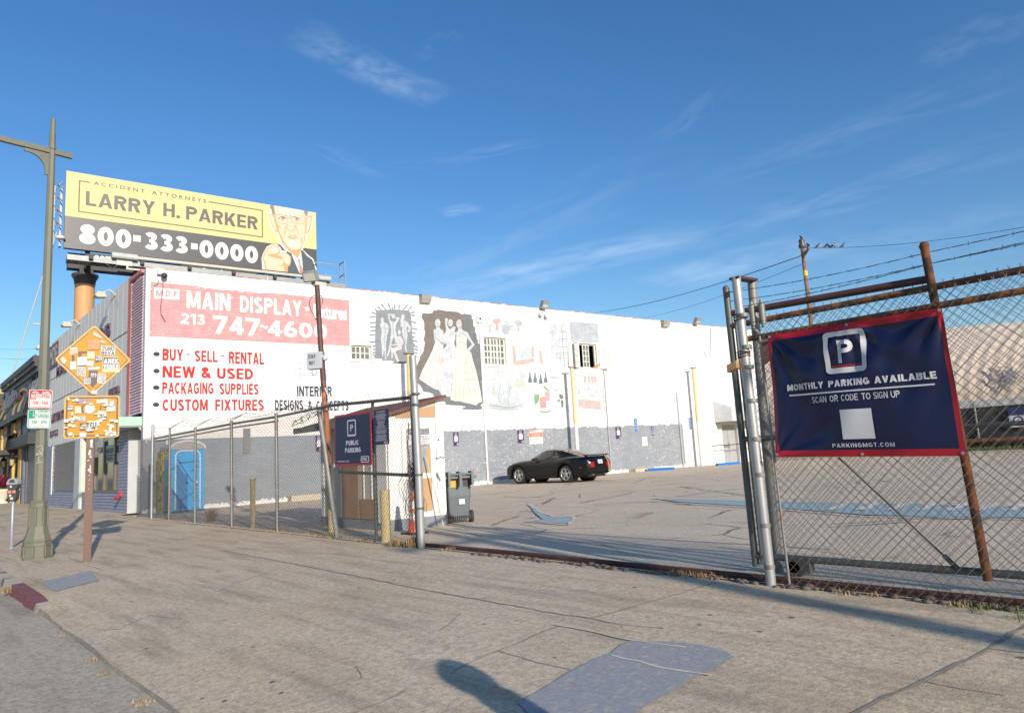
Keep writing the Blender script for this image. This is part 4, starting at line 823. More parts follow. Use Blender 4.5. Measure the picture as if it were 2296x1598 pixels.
g.use(m_sl)
for p in ([(222, 232), (318, 238), (312, 258), (285, 270), (305, 355), (256, 355), (272, 268), (240, 256)], [(500, 182), (545, 172), (572, 250), (640, 228), (636, 246), (578, 290), (625, 306), (622, 316), (560, 312), (555, 368), (490, 382), (450, 340), (458, 236), (488, 240)], [(640, 172), (690, 155), (745, 200), (738, 244), (706, 250), (712, 332), (684, 334), (676, 250), (644, 226)], [(398, 225), (415, 320), (390, 322)],
          [(1435, 186), (1640, 204), (1852, 222), (1858, 360), (1866, 500), (1660, 494), (1460, 486), (1446, 330)], [(1205, 1178), (1285, 1172), (1290, 1196), (1210, 1200)], [(1225, 1020), (1236, 1020), (1248, 1176), (1238, 1176)], [(1158, 986), (1300, 992), (1302, 1024), (1162, 1016)]): g.poly(WF, zn(p), .0062)
for x in (1640, 1720, 1800): g.poly(WF, zn([(x-70, 1150), (x-66, 1150), (x-40, 1480), (x-46, 1480)]), .0075)
for a, b_ in (((1620, 1265), (1935, 1272)), ((1625, 1330), (1960, 1350)), ((1540, 970), (1690, 985)), ((1690, 950), (1900, 940)), ((1700, 950), (1720, 1250)), ((1900, 940), (1950, 1480)), ((1560, 1180), (1580, 1290)), ((1580, 1180), (1600, 1290)), ((1735, 1340), (1735, 1470)), ((1640, 1280), (1640, 1480)), ((1540, 1060), (1620, 1062)), ((1545, 1085), (1620, 1088))): g.ribbon(WF, zn([a, b_]), .045, .0082)
g.use(m_pk); 
for p in ([(320, 162), (372, 140), (430, 148), (440, 180), (420, 208), (396, 218), (388, 318), (358, 316), (368, 226), (322, 200)],): g.poly(WF, zn(p), .0068)
g.use(m_wn)
for p in ([(604, 552), (640, 562), (664, 832), (624, 792)], [(664, 764), (926, 716), (926, 772), (668, 832)], [(882, 566), (926, 562), (926, 702), (892, 706)], [(990, 600), (1034, 632), (1056, 826), (1004, 780)], [(1560, 1312), (1890, 1345), (1898, 1472), (1570, 1440)]): g.poly(WF, zn(p), .0068)
g.use(m_sl)
for st in ([(1050, 620), (1104, 600), (1110, 780), (1062, 824)], [(1052, 690), (1106, 660)], [(1056, 750), (1108, 720)], [(604, 552), (770, 548), (926, 562)], [(820, 180), (920, 168), (1040, 196), (1036, 340), (940, 330), (830, 400)], [(880, 175), (886, 350)], [(950, 172), (956, 336)], [(1000, 185), (1004, 340)], [(836, 400), (850, 430), (1022, 414), (1024, 390), (920, 380), (836, 400)],
           [(1136, 190), (1250, 200), (1256, 300), (1300, 745), (1296, 800), (1190, 806), (1182, 740), (1150, 300), (1136, 190)], [(1176, 200), (1210, 740)], [(1216, 204), (1250, 742)], [(1160, 345), (1260, 348)], [(1170, 550), (1280, 556)], [(1176, 652), (1286, 658)]): g.ribbon(WF, zn(st), .028, .0085)
g.use(m_ink)
for st in ([(1290, 840), (1280, 300), (1296, 256), (1340, 238), (1390, 246), (1412, 290), (1432, 840)], [(1318, 268), (1384, 268), (1424, 840), (1362, 842), (1318, 268)]): g.ribbon(WF, zn([(x+(30 if y > 800 and x < 1300 else 0), y) for x, y in st]), .03, .0088)
for v in (340, 440, 560, 640, 720): g.ribbon(WF, zn([(1286, v), (1410, v)]), .014, .0092)
for x, y, hh in ((862, 1000, 78), (936, 1000, 72), (1018, 1020, 66), (1090, 1004, 74)): g.poly(WF, zn([(x-10, y-hh), (x+8, y-hh), (x+14, y-10), (x+28, y+30), (x+26, y+76), (x-26, y+76), (x-26, y+30), (x-14, y-10)]), .0066)
for p in ([(1285, 1236), (1336, 1256), (1350, 1290), (1330, 1320), (1290, 1300)], [(1310, 1330), (1350, 1334), (1346, 1436), (1318, 1440)], [(1256, 1330), (1300, 1320), (1300, 1350), (1262, 1352)]): g.poly(WF, zn(p), .0066)
g.use(m_tl); g.poly(WF, zn([(220, 885), (510, 890), (800, 900), (816, 1200), (835, 1505), (540, 1507), (258, 1505), (236, 1180)]), .0045)
g.use(m_ol); g.poly(WF, zn([(600, 1130), (640, 1085), (676, 1020), (702, 1030), (728, 1040), (748, 1034), (800, 1092), (806, 1132), (700, 1136)]), .0062)
g.use(m_slp)
for x, y, hh, w in ((310, 1130, 250, 44), (410, 1080, 320, 54), (520, 1100, 310, 54), (620, 1190, 220, 40)): 
    g.poly(WF, zn([(x-14, y-60), (x+14, y-62), (x+16, y-20), (x+w, y+20), (x+w*.9, y+hh*.6), (x+w*.6, y+hh), (x-w*.6, y+hh), (x-w*.9, y+hh*.6), (x-w, y+20), (x-16, y-20)]), .0064)
g.use(m_figd)
for k in range(30):
    x, y = rr.uniform(270, 700), rr.uniform(1060, 1420); g.ribbon(WF, zn([(x, y), (x+rr.uniform(-8, 8), y+40), (x+rr.uniform(-14, 14), y+90)]), .022, .0082)
g.ribbon(WF, zn([(270, 1400), (380, 1416), (500, 1440), (640, 1430), (740, 1400)]), .09, .0083); g.ribbon(WF, zn([(300, 1440), (460, 1466), (700, 1460)]), .05, .0083)
g.use(m_ol); g.poly(WF, zn(ell(338, 1230, 26, 34)), .0086)
g.use(m_cr); g.poly(WF, zn([(842, 1120), (1146, 1124), (1165, 1490), (1000, 1505), (860, 1495)]), .0045)
g.use(m_gn); g.poly(WF, zn([(920, 1242), (1002, 1242), (992, 1340), (936, 1404), (924, 1340)]), .0066); g.ribbon(WF, zn([(1060, 1122), (1086, 1152), (1118, 1180), (1148, 1196)]), .10, .0066); g.ribbon(WF, zn([(1008, 1492), (1060, 1502), (1120, 1500), (1168, 1484)]), .07, .0066)
g.use(m_rd); g.poly(WF, zn([(1002, 1292), (1050, 1280), (1092, 1288), (1100, 1440), (1012, 1448)]), .0072); 
g.use(m_pk); g.poly(WF, zn([(1072, 1212), (1150, 1206), (1156, 1340), (1096, 1344), (1094, 1290)]), .0068)
for x in (1660, 1716, 1770, 1812): g.poly(WF, zn([(x-18, 985), (x+16, 980), (x+20, 1080), (x-16, 1085)]), .0078)
g.use(m_slp); g.poly(WF, zn([(1098, 1352), (1158, 1346), (1162, 1476), (1106, 1470)]), .0066); g.poly(WF, zn([(945, 1370), (975, 1356), (998, 1376), (1000, 1446), (950, 1448)]), .0066)
for st in ([(1486, 226), (1640, 240), (1636, 440), (1492, 446), (1486, 226)], [(1690, 250), (1820, 256)], [(1696, 250), (1700, 400), (1824, 404)], [(1450, 460), (1650, 466)], [(1700, 420), (1840, 440)]): g.ribbon(WF, zn(st), .03, .0082)
g.build('mural', whouse)

# --- conduits, lights and little fittings on the side wall
m_pipe = M('painted_pipe', (0.70, 0.69, 0.66), 0.6, dirt=(0.45, 0.42, 0.38), dthr=0.62)
m_pipeg = M('grey_pipe', (0.40, 0.41, 0.41), 0.55)
def wpipe(p0, p1, r=.035, mat=m_pipe, n=.045):
    a, b_ = WF.px(*p0), WF.px(*p1); g = MB(mat); g.cyl(WF.at(a[0], a[1], n), WF.at((a[0]+b_[0])/2, b_[1], n), r, n=8)
    for k in range(4): v = a[1]+(b_[1]-a[1])*(k+.5)/4; g.fbox(WF, a[0]-.07, a[0]+.07, v-.02, v+.02, 0, n+.01)
    g.build('conduit', whouse)
wpipe(ZN(120, 205), Z5(1066, 1500), .05); wpipe(ZN(1930, 880), Z5(1948, 1410), .03, m_pipeg); wpipe(ZD(1190, 0), ZD(1312, 1185), .045, m_pipeg); wpipe(Z3(156, 165), Z3(118, 1590), .03, m_pipe)
g = MB(m_pipe); c = WF.px(*ZN(118, 155)); g.fbox(WF, c[0]-.16, c[0]+.16, c[1]-.16, c[1]+.16, 0, .12); g.use(m_dark); g.fbox(WF, c[0]-.05, c[0]+.05, c[1]-.05, c[1]+.05, .115, .125); g.build('junction_box', whouse)
m_lamp = M('weathered_lamp_housing', (0.30, 0.29, 0.26), 0.6, dirt=(0.18, 0.15, 0.12), dthr=0.6); m_lens = M('lamp_lens', (0.52, 0.54, 0.50), 0.15, spec=0.8)
for (x, y), w in ((Z5(603, 180), .25), (Z5(1448, 222), .24), ((1488, 727), .27), ((1556, 721), .26)):
    c = WF.px(x, y); c = (c[0], min(c[1], WTOP+.25)); g = MB(m_lamp); F = WF
    if c[1] < WTOP: g.prism(Frame(F.at(c[0]-w, c[1]), F.N, F.V, -F.U), [(0, -.2), (0, .2), (.10, .22), (.30, .16), (.26, -.04), (.10, -.2)], -2*w*.0, -2*w) 
    else:
        g.obox(F.at(c[0], c[1], .25), F.U*w*.8, Vector((0, 0, .16))+F.N*.10, F.N*.09-Vector((0, 0, .05))); g.cyl(F.at(c[0], WTOP-.1, -.02), F.at(c[0], c[1], .2), .03, n=8)
    lo = g.build('wall_light', whouse)
    g = MB(m_lens)
    if c[1] < WTOP: g.quad(F.at(c[0]-w*.85, c[1]-.17, .125), F.at(c[0]+w*.85, c[1]-.17, .125), F.at(c[0]+w*.85, c[1]-.05, .27), F.at(c[0]-w*.85, c[1]-.05, .27))
    else: g.obox(F.at(c[0], c[1]-.02, .345), F.U*w*.62, Vector((0, 0, .11))+F.N*.06, F.N*.012)
    g.build('lens', lo)
for x, y in (ZN(996, 68), ZN(1074, 94)):
    c = WF.px(x, y); g = MB(m_pipe); g.lathe(F.at(c[0], c[1], 0), [(.05, 0), (.06, .10), (.11, .16), (.11, .24), (.07, .26)], 10, WF.N+Vector((0, 0, -.5))); g.build('spot_lamp', whouse)
# black dome camera near the corner with a hanging cable
c = WF.px(*Z3(252, 215)); g = MB(M('camera_white', (0.6, 0.6, 0.6), 0.5)); g.fbox(WF, c[0]-.16, c[0]+.10, c[1]-.02, c[1]+.16, 0, .18); cm = g.build('camera_bracket', whouse)
g = MB(M('black_plastic', (0.03, 0.03, 0.035), 0.3)); g.ball(WF.at(c[0]+.05, c[1]-.08, .2), .11, 12); 
q = [WF.at(*WF.px(*Z3(x, y)), .02) for x, y in ((262, 262), (260, 360), (243, 470), (246, 540), (282, 602))]; g.tube(q, .012, 5); q = [WF.at(*WF.px(*Z3(x, y)), .02) for x, y in ((228, 262), (220, 290), (188, 308))]; g.tube(q, .012, 5); g.build('dome_camera', whouse)
c = [WF.at(*WF.px((2700+x*.5632)/1.7056, (850+y*.5632)/1.7056), .03) for x, y in ((28, 720), (30, 850), (22, 900), (0, 915), (-14, 880))]; g = MB(m_ink); g.tube(c, .016, 5); g.build('hanging_cable', whouse)
# low beige ledge along part of the wall
a = WF.px((540+1690*.331)/1.7056, (1600+985*.331)/1.7056)[0]; b_ = WF.px((540+2110*.331)/1.7056, (1600+900*.331)/1.7056)[0]
g = MB(M('ledge_concrete', (0.52, 0.45, 0.34), 0.9, var=0.2)); g.fbox(WF, a, b_+4.2, -.1, .22, .003, .45); g.build('ledge', whouse, .02)
a = WF.px(*ZD(440, 1290))[0]; b_ = WF.px(*ZD(690, 1270))[0]; g = MB(M('ledge_concrete', (0, 0, 0))); g.fbox(WF, a, b_, -.1, .16, .003, .5); g.build('ledge', whouse, .02)
# door, canopy and bar by the door
m_door = M('grey_door', (0.36, 0.365, 0.37), 0.5); h = DR
g = MB(m_door); mid = WF.px(*ZD(2045, 560))[0]; g.fbox(WF, h[0], mid-.012, .02, h[3], -.26, -.2); g.fbox(WF, mid+.012, h[1], .02, h[3], -.26, -.2); do = g.build('door', whouse)
g = MB(M('dull_steel', (0.5, 0.5, 0.48), 0.4, 0.8)); g.fbox(WF, mid-.03, mid+.03, .9, 1.25, -.2, -.14); g.fbox(WF, mid-.5, mid-.05, 1.02, 1.08, -.2, -.12); g.build('handle', do)
g = MB(M('door_jamb_paint', (0.72, 0.72, 0.71), 0.6)); g.fbox(WF, h[0]-.14, h[0]+.02, 0, h[3]+.1, -.05, .05); g.fbox(WF, h[1]-.02, h[1]+.14, 0, h[3]+.1, -.05, .05); g.build('door_frame', whouse)
cu0 = WF.px(*ZD(1800, 345))[0]; cu1 = cu0+3.3; zt, zm_, zb = WF.px(*ZD(1985, 172))[1]+.1, 3.3, 2.52
m_can = M('white_metal_sheet', (0.66, 0.67, 0.68), 0.45, 0.2, dirt=(0.45, 0.44, 0.42), dthr=0.66)
g = MB(m_can); nn = 64; prof = []
# corrugated sheet: sloping roof and a hanging front valance, a triangular cheek at the near side
OUT = 1.25
for i in range(nn+1):
    u = cu0+(cu1-cu0)*i/nn; w = .035*(1 if (i//2) % 2 else -1)
    prof += [WF.at(u, zt+.0, .02), WF.at(u, zm_+.0+w*.5, OUT+w), WF.at(u, zb, OUT+w)]
g.add(prof, [(i*3+j, i*3+j+1, (i+1)*3+j+1, (i+1)*3+j) for i in range(nn) for j in range(2)], False)
g.add([WF.at(cu0, zt, .02), WF.at(cu0, zm_, OUT), WF.at(cu0, zb, OUT), WF.at(cu0, zb, .02)], [(0, 1, 2, 3)], False); g.add([WF.at(cu1, zt, .02), WF.at(cu1, zm_, OUT), WF.at(cu1, zb, OUT), WF.at(cu1, zb, .02)], [(0, 1, 2, 3)], False)
g.build('door_canopy', whouse)
g = MB(M('black_iron', (0.03, 0.03, 0.032), 0.5)); a = WF.px(*ZD(1848, 875)); y0 = a[0]-.5
g.tube([WF.at(y0, 1.12, .02), WF.at(y0, 1.12, .9), WF.at(cu1, 1.16, .9)], .025, 8); g.tube([WF.at(mid+1.1, 0, .9), WF.at(mid+1.1, 1.2, .9)], .03, 8); g.build('safety_bar', whouse)
# ------------------------------------------------------------------ the warehouse's street front
def frect(mb, F, u0, u1, v0, v1, n): mb.quad(F.at(u0, v0, n), F.at(u1, v0, n), F.at(u1, v1, n), F.at(u0, v1, n))
def brick_mat(name, c1, c2, mort, bw=0.22, rh=0.075):
    m, nt, b = newmat(name); t = NT(nt); co = t.coord(); sp = t.n('ShaderNodeSeparateXYZ'); t.l(co, sp.inputs[0]); cb = t.n('ShaderNodeCombineXYZ'); t.l(t.math('ADD', sp.outputs[0], sp.outputs[1]), cb.inputs[0]); t.l(sp.outputs[2], cb.inputs[1])
    br = t.n('ShaderNodeTexBrick'); t.l(cb.outputs[0], br.inputs['Vector']); br.inputs['Scale'].default_value = 1; br.inputs['Brick Width'].default_value = bw; br.inputs['Row Height'].default_value = rh; br.inputs['Mortar Size'].default_value = 0.012; br.inputs['Bias'].default_value = 0
    br.inputs['Color1'].default_value = (*c1, 1); br.inputs['Color2'].default_value = (*c2, 1); br.inputs['Mortar'].default_value = (*mort, 1)
    c = t.mix(t.math('MULTIPLY', t.ramp(t.noise(co, 6, 6, .65), .55, .7), .3), br.outputs['Color'], tuple(x*.6 for x in c1))
    t.l(c, b.inputs['Base Color']); b.inputs['Roughness'].default_value = .7; t.l(t.bump(t.math('MULTIPLY', br.outputs['Fac'], -1.0), .6, .015), b.inputs['Normal']); return m
m_bbrick = brick_mat('blue_grey_brick', (0.34, 0.37, 0.46), (0.28, 0.31, 0.41), (0.09, 0.095, 0.13), 0.30, 0.115)
m_pbrick = brick_mat('white_lilac_brick', (0.60, 0.58, 0.64), (0.54, 0.52, 0.60), (0.22, 0.20, 0.27), 0.40, 0.115)
m_panel = M('grey_render', (0.66, 0.655, 0.62), 0.8, var=0.06, vs=1.2, dirt=(0.40, 0.40, 0.39), dthr=0.64)
m_batten = M('pale_batten', (0.74, 0.73, 0.69), 0.7)
m_trim = M('salmon_trim', (0.50, 0.19, 0.17), 0.7, var=.15)
m_louv = M('mauve_louvre', (0.62, 0.47, 0.50), 0.6, var=0.2, vs=5)
m_mint = M('mint_fascia', (0.36, 0.60, 0.44), 0.6)
m_lgrey = M('light_grey_paint', (0.47, 0.49, 0.505), 0.7, var=.08)
XL = FF.px(*ZG(30, 440))[0]; 
XT0 = FF.px(*ZF(900, 300))[0]; XT1 = FF.px(*ZF(932, 300))[0]; XQ = -.24
VB = FF.px(*ZG(35, 437))[1]          # underside of the grey panels
FTOP = 8.62
g = MB(m_panel)
g.fbox(FF, XL, XT0, VB, FTOP, -.3, .05)
fw = g.build('front_panel', whouse)
g = MB(m_batten); nb = 21
for i in range(1, nb):
    u = XL+(XT0-XL)*i/nb; g.fbox(FF, u-.02, u+.02, VB+.02, FTOP-.02, .0505, .053)
g.build('batten', fw)
g = MB(M('panel_joint', (0.07, 0.07, 0.07), 0.9))
for y in (ZF(890, 540), ZF(885, 905)): v = FF.px(*y)[1]; g.fbox(FF, XL+.02, XT0-.02, v-.02, v+.02, .05, .056)
g.build('panel_joint', fw)
g = MB(m_trim); g.fbox(FF, XT0+.003, XT1, VB+.3, FTOP-.02, -.2, .054); g.fbox(FF, XT1+.003, XQ, FTOP-.22, FTOP-.1, -.05, .1); g.build('trim_strip', whouse)
g = MB(m_louv); nl = 46
for k in range(nl):
    v = VB+.45+(FTOP-.35-VB-.45)*k/(nl-1); g.obox(FF.at((XT1+XQ)/2+.02, v, .0), FF.U*((XQ-XT1)/2-.03), FF.N*.035-FF.V*.075, FF.V*.01+FF.N*.01)
    if k % 3 == 0: g.fbox(FF, XT1+.002, XT1+.05, v-.03, v+.05, .0, .03)
g.use(m_dark); g.fbox(FF, XT1+.01, XQ, VB+.4, FTOP-.3, -.12, -.08); g.build('louvre_screen', whouse)
g = MB(m_pbrick); g.fbox(FF, XQ+.003, -.004, -.1, WTOP-.003, -.3, .0); g.build('corner_pier', whouse)
# white parapet block behind the panels
g = MB(M('white_parapet', (0.78, 0.78, 0.77), .7)); g.fbox(FF, XT0-.9, XT0-.05, FTOP-1.2, FTOP+.12, -2.2, -.35); g.build('parapet', whouse)
g = MB(m_mint); cu0_, cu1_ = FF.px(*ZF(800, 1480))[0], FF.px(*ZF(1055, 1450))[0]; cv = FF.px(*ZF(1055, 1452))[1]
cu0_ = XT0-1.6
g.fbox(FF, cu0_, -.2, cv-.32, cv-.02, 1.04, 1.08); g.fbox(FF, -.24, -.2, cv-.32, cv-.02, .0, 1.04); g.use(m_lgrey); g.fbox(FF, cu0_+.003, -.25, cv-.36, cv-.03, .003, 1.035); g.build('entrance_canopy', whouse)
# lower storey
def fu(p): return FF.px(*p)[0]
def fv(p): return FF.px(*p)[1]
uS0, uS1 = fu(ZG(120, 800)), fu(ZG(465, 800)); vS0, vS1 = fv(ZG(105, 1112)), fv(ZG(130, 430))
uW0, uW1 = fu(ZG(738, 700)), fu(ZG(1150, 700)); vW0 = fv(ZG(1140, 1130)); vW1 = VB+.05; m_pale = M('pale_mint_frame', (.52, .58, .50), .6)
uP1 = fu(ZG(1288, 800)); uE0, uE1 = fu(ZG(548, 700)), uW0-.02
g = MB(m_bbrick)
g.fbox(FF, XL, uS0, -.1, VB, -.3, .12); g.fbox(FF, uS0+.002, uS1, -.1, vS0-.01, -.3, .118); g.fbox(FF, uE0+.6, uW1, -.1, vW0, -.3, .118); g.fbox(FF, uW1+.002, uP1, -.1, VB+.4, -1.3, .122)
g.build('front_wall', whouse)
g = MB(m_lgrey); g.fbox(FF, uS1+.002, uE0, -.1, VB, -.3, .13); g.fbox(FF, uP1+.003, uP1+.03, 0, VB+.3, -1.2, .115); g.fbox(FF, XL, uP1, VB-.02, VB+.45, -.28, .02); g.build('front_pier', whouse)
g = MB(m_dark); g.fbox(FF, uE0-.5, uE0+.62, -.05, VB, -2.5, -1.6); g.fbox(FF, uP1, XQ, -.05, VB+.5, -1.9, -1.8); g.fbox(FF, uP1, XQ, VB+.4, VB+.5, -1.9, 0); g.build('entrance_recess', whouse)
g = MB(m_pale); g.fbox(FF, uE0+.004, uE0+.08, -.05, VB, -.2, .10); g.build('door_frame', whouse)
m_shut = M('roller_shutter_slat', (0.33, 0.335, 0.325), .5, .15, dirt=(.24, .24, .23), dthr=.6)
g = MB(m_shut); k = 0; v = vS0
while v < vS1-.05:
    g.add([FF.at(uS0+.12, v, .03), FF.at(uS1-.02, v, .03), FF.at(uS1-.02, v+.075, .075), FF.at(uS0+.12, v+.075, .075), FF.at(uS1-.02, v+.095, .03), FF.at(uS0+.12, v+.095, .03)], [(0, 1, 2, 3), (3, 2, 4, 5)], False); v += .0952
g.build('roller_shutter', whouse)
g = MB(M('pale_frame', (0.62, 0.64, 0.56), .6)); g.fbox(FF, uS0-.04, uS0+.11, vS0-.15, vS1, .12, .16); g.build('shutter_frame', whouse)
m_bronze = M('bronze_frame', (0.16, 0.135, 0.11), .4, .4)
g = MB(m_bronze); pn = [uW0, fu(ZG(880, 700)), fu(ZG(1042, 700)), uW1]
for u in pn: g.fbox(FF, u-.09, u+.09, vW0, vW1+.3, -.06, .05)
g.fbox(FF, uW0, uW1, vW0+.002, vW0+.1, -.05, .06); sf = g.build('shop_window', whouse)
for a, b_ in zip(pn, pn[1:]): g = MB(mg); g.fbox(FF, a+.09, b_-.09, vW0+.1, vW1+.3, -.03, -.02); g.build('pane', sf)
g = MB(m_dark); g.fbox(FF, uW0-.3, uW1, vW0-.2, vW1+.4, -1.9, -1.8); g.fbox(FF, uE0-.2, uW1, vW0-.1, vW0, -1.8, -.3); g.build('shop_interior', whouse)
m_paper = M('window_paper', (0.45, 0.47, 0.46), .7); m_ink2 = M('sign_ink', (0.04, 0.05, 0.06), .7)
g = MB(m_paper)
for (a, b_) in ((ZG(755, 350), ZG(868, 445)), (ZG(760, 455), ZG(865, 525)), (ZG(900, 415), ZG(1032, 555)), (ZG(900, 560), ZG(1028, 665)), (ZG(1062, 320), ZG(1140, 390)), (ZG(1062, 520), ZG(1145, 650))):
    q = rpx(FF, a, b_); frect(g, FF, q[0], q[1], q[2], q[3], -.012)
nt_ = g.build('window_notice', sf)
g = MB(m_ink2)
for s, a, b_ in (('MAIN DISPLAY', ZG(905, 460), ZG(1028, 522)), ('PARKING', ZG(905, 585), ZG(992, 640)), ('FIXTURES', ZG(765, 470), ZG(862, 508)), ('SALE', ZG(1066, 335), ZG(1134, 375))): q = rpx(FF, a, b_); text(g, FF, s, q[0], q[1], q[2], q[3], -.009, bold=.03)
q = rpx(FF, ZG(996, 575), ZG(1028, 650)); um = (q[0]+q[1])/2; vm = (q[2]+q[3])/2; g.ribbon(FF, [(q[0]+.05, vm), (um+.15, vm)], .07, -.009); g.poly(FF, [(um+.1, vm-.16), (q[1]-.02, vm), (um+.1, vm+.16)], -.0085)
g.build('notice_lettering', sf)
# red twin-mouthed fire inlet
m_red = M('red_cast_iron', (0.42, 0.045, 0.05), .45, dirt=(.2, .03, .03), dthr=.62)
g = MB(m_red); c = FF.px(*ZG(1200, 1215)); b0 = FF.at(c[0], c[1]+.1, .12); g.cyl(b0, b0+FF.N*.12, .06, .07, 12); g.cyl(b0+FF.N*.08, b0+FF.N*.22-FF.U*.09-FF.V*.10, .065, .055, 12); g.cyl(b0+FF.N*.08, b0+FF.N*.22+FF.U*.09-FF.V*.07, .065, .055, 12); g.cyl(b0, b0+FF.V*.22+FF.N*.04+FF.U*.02, .055, .025, 10)
g.use(m_dark); e = b0+FF.N*.221-FF.U*.0905-FF.V*.1005; g.cyl(e, e+(FF.N*.14-FF.U*.09-FF.V*.10).normalized()*.005, .042, n=12); g.build('fire_inlet', whouse)
# raised lettering, lamps
m_purp = M('plum_letter', (0.10, 0.045, 0.075), .5); m_edge = M('cream_letter_face', (0.50, 0.47, 0.41), .5)
def raised(s, a, b_, mat=m_purp, bold=.02, slope=0):
    q = rpx(FF, a, b_); g = MB(mat); text(g, FF, s, q[0], q[1], q[2], q[3], .45, bold=bold, depth=.14, slope=slope); g.build('letter_sign', whouse)
u = fu(ZF(50, 800)); q = rpx(FF, ZF(60, 705), ZF(128, 860)); v0, v1 = q[2]-.1, fv(ZF(60, 740))
g = MB(m_purp); g.fbox(FF, q[0]-.2, q[1]+.2, v0-.1, v1+.2, .053, .10); lb = g.build('logo_board', whouse)
g = MB(m_edge); text(g, FF, 'MDF', q[0], q[1], v0+.05, v1+.05, .104, bold=.03); g.build('logo_lettering', lb)
def rfit(s, xa, xb, yt, yb, **k):
    a = FF.px(*ZF(xa, yb)); b_ = FF.px(*ZF(xb, yb)); c = FF.px(*ZF(xa, yt)); g = MB(k.pop('mat', m_purp)); text(g, FF, s, a[0], b_[0], a[1], c[1], .12, depth=.06, **k); g.build('letter_sign', whouse)
rfit('MAIN', 128, 260, 930, 1030, bold=.02); rfit('DESIGNS', 430, 705, 640, 770, bold=.02); rfit('RENTAL', 705, 818, 1170, 1240, bold=.01)
rfit('CUSTOM GENERAL', 52, 330, 1450, 1535, bold=.01); rfit('DISPLAY', 690, 812, 1390, 1480, bold=.01)
a = FF.px(*ZG(70, 300)); b_ = FF.px(*ZG(195, 285)); c = FF.px(*ZG(70, 205)); g = MB(m_purp); w = (b_[0]-a[0])/5; vv = c[1]-a[1]; rl_ = random.Random(3)
for k in range(5):
    x = a[0]+k*w
    for st in range(4):
        hh = a[1]+vv*(.12+.25*st)
        if rl_.random() < .75: g.fbox(FF, x+.05, x+w*.75, hh, hh+.06, .07, .10)
    g.fbox(FF, x+w*.3, x+w*.42, a[1]+vv*rl_.uniform(0, .3), a[1]+vv, .065, .095)
g.build('letter_sign', whouse)
m_flood = M('tan_flood', (0.50, 0.44, 0.33), .5)
for p in (ZF(760, 45), ZF(370, 410), ZF(70, 655)):
    c = FF.px(*p); c = (c[0]+.0, min(c[1], FTOP-.1)); g = MB(m_flood); g.tube([FF.at(c[0]+.12, FTOP-.25, .05), FF.at(c[0]+.1, FTOP-.05, .25), FF.at(c[0], FTOP-.15, .45)], .03, 6); g.prism(Frame(FF.at(c[0]-.2, FTOP-.4, .38), FF.N, FF.V, -FF.U), [(0, .03), (.08, .22), (.32, .22), (.4, .06), (.32, 0)], 0, -.4); g.build('front_light', whouse)
g = MB(m_louv); g.cyl(FF.at(XL+.4, fv(ZF(30, 518)), .3), FF.at(XL+.4, fv(ZF(30, 518)), 1.0), .045, n=8); g.build('flag_pole', whouse)

# ------------------------------------------------------------------ neighbours down the street
XM = fu(ZL(565, 800)); VM = fv(ZL(820, 170))
slate = thing('shop_building', 'slate blue rendered shop with tall roller shutters and a black awning box', 'shop building', FF.at(XM, 0))
m_slate = M('slate_render', (0.125, 0.145, 0.185), .8, var=.2, vs=1.5, dirt=(.09, .10, .13), dthr=.55)
g = MB(m_slate); g.fbox(FF, XM+.01, XL-.01, 3.6, VM, -12, .1); g.fbox(FF, XL-1.1, XL-.01, -.1, 3.597, -12, .1); g.fbox(FF, XM+.01, XM+.8, -.1, 3.597, -12, .1); g.build('wall', slate)
def slats(par, u0, u1, v0, v1, n, mat, name='roller_shutter', st=.11):
    g = MB(mat); v = v0
    while v < v1: g.add([FF.at(u0, v, n), FF.at(u1, v, n), FF.at(u1, v+st*.8, n+.045), FF.at(u0, v+st*.8, n+.045), FF.at(u1, v+st, n), FF.at(u0, v+st, n)], [(0, 1, 2, 3), (3, 2, 4, 5)], False); v += st
    return g.build(name, par)
m_shut2 = M('blue_grey_slat', (0.235, 0.25, 0.275), .5, .2, dirt=(.30, .31, .33), dthr=.55)
sm = fu(ZK(440, 900)); s0, s1 = XM+.8, XL-1.1; sm = min(max(sm, s0+.8), s1-.8)
slats(slate, s0, sm-.05, 0, 3.6, -.05, m_shut2); slats(slate, sm+.05, s1, 0, 3.6, -.05, m_shut2)
g = MB(M('shutter_rail', (.10, .10, .11), .5)); g.fbox(FF, sm-.05, sm+.05, 0, 3.6, -.06, .03); g.build('shutter_rail', slate)
m_blk = M('black_awning', (0.028, 0.029, 0.032), .55, var=.25, vs=4, dirt=(.06, .075, .09), dthr=.66)
av0, av1 = FF.px(*ZK(475, 330))[1], FF.px(*ZK(475, 150))[1]
ab0, ab1 = FF.px(*ZK(105, 380), .6)[0], FF.px(*ZK(472, 240), .6)[0]; g = MB(m_blk); g.fbox(FF, ab0, ab1, FF.px(*ZK(475, 335), .6)[1], FF.px(*ZK(475, 150), .6)[1], .11, .6); g.build('awning_box', slate)
a = FF.px(*ZL(690, 675)); b_ = FF.px(*ZL(806, 675)); c = FF.px(*ZL(806, 490)); g = MB(M('white_letter', (.6, .6, .6), .6)); text(g, FF, 'STOREFRONT', a[0], b_[0]+1.5, a[1]-.3, a[1]+1.1, .12, bold=.03); g.build('letter_sign', slate)
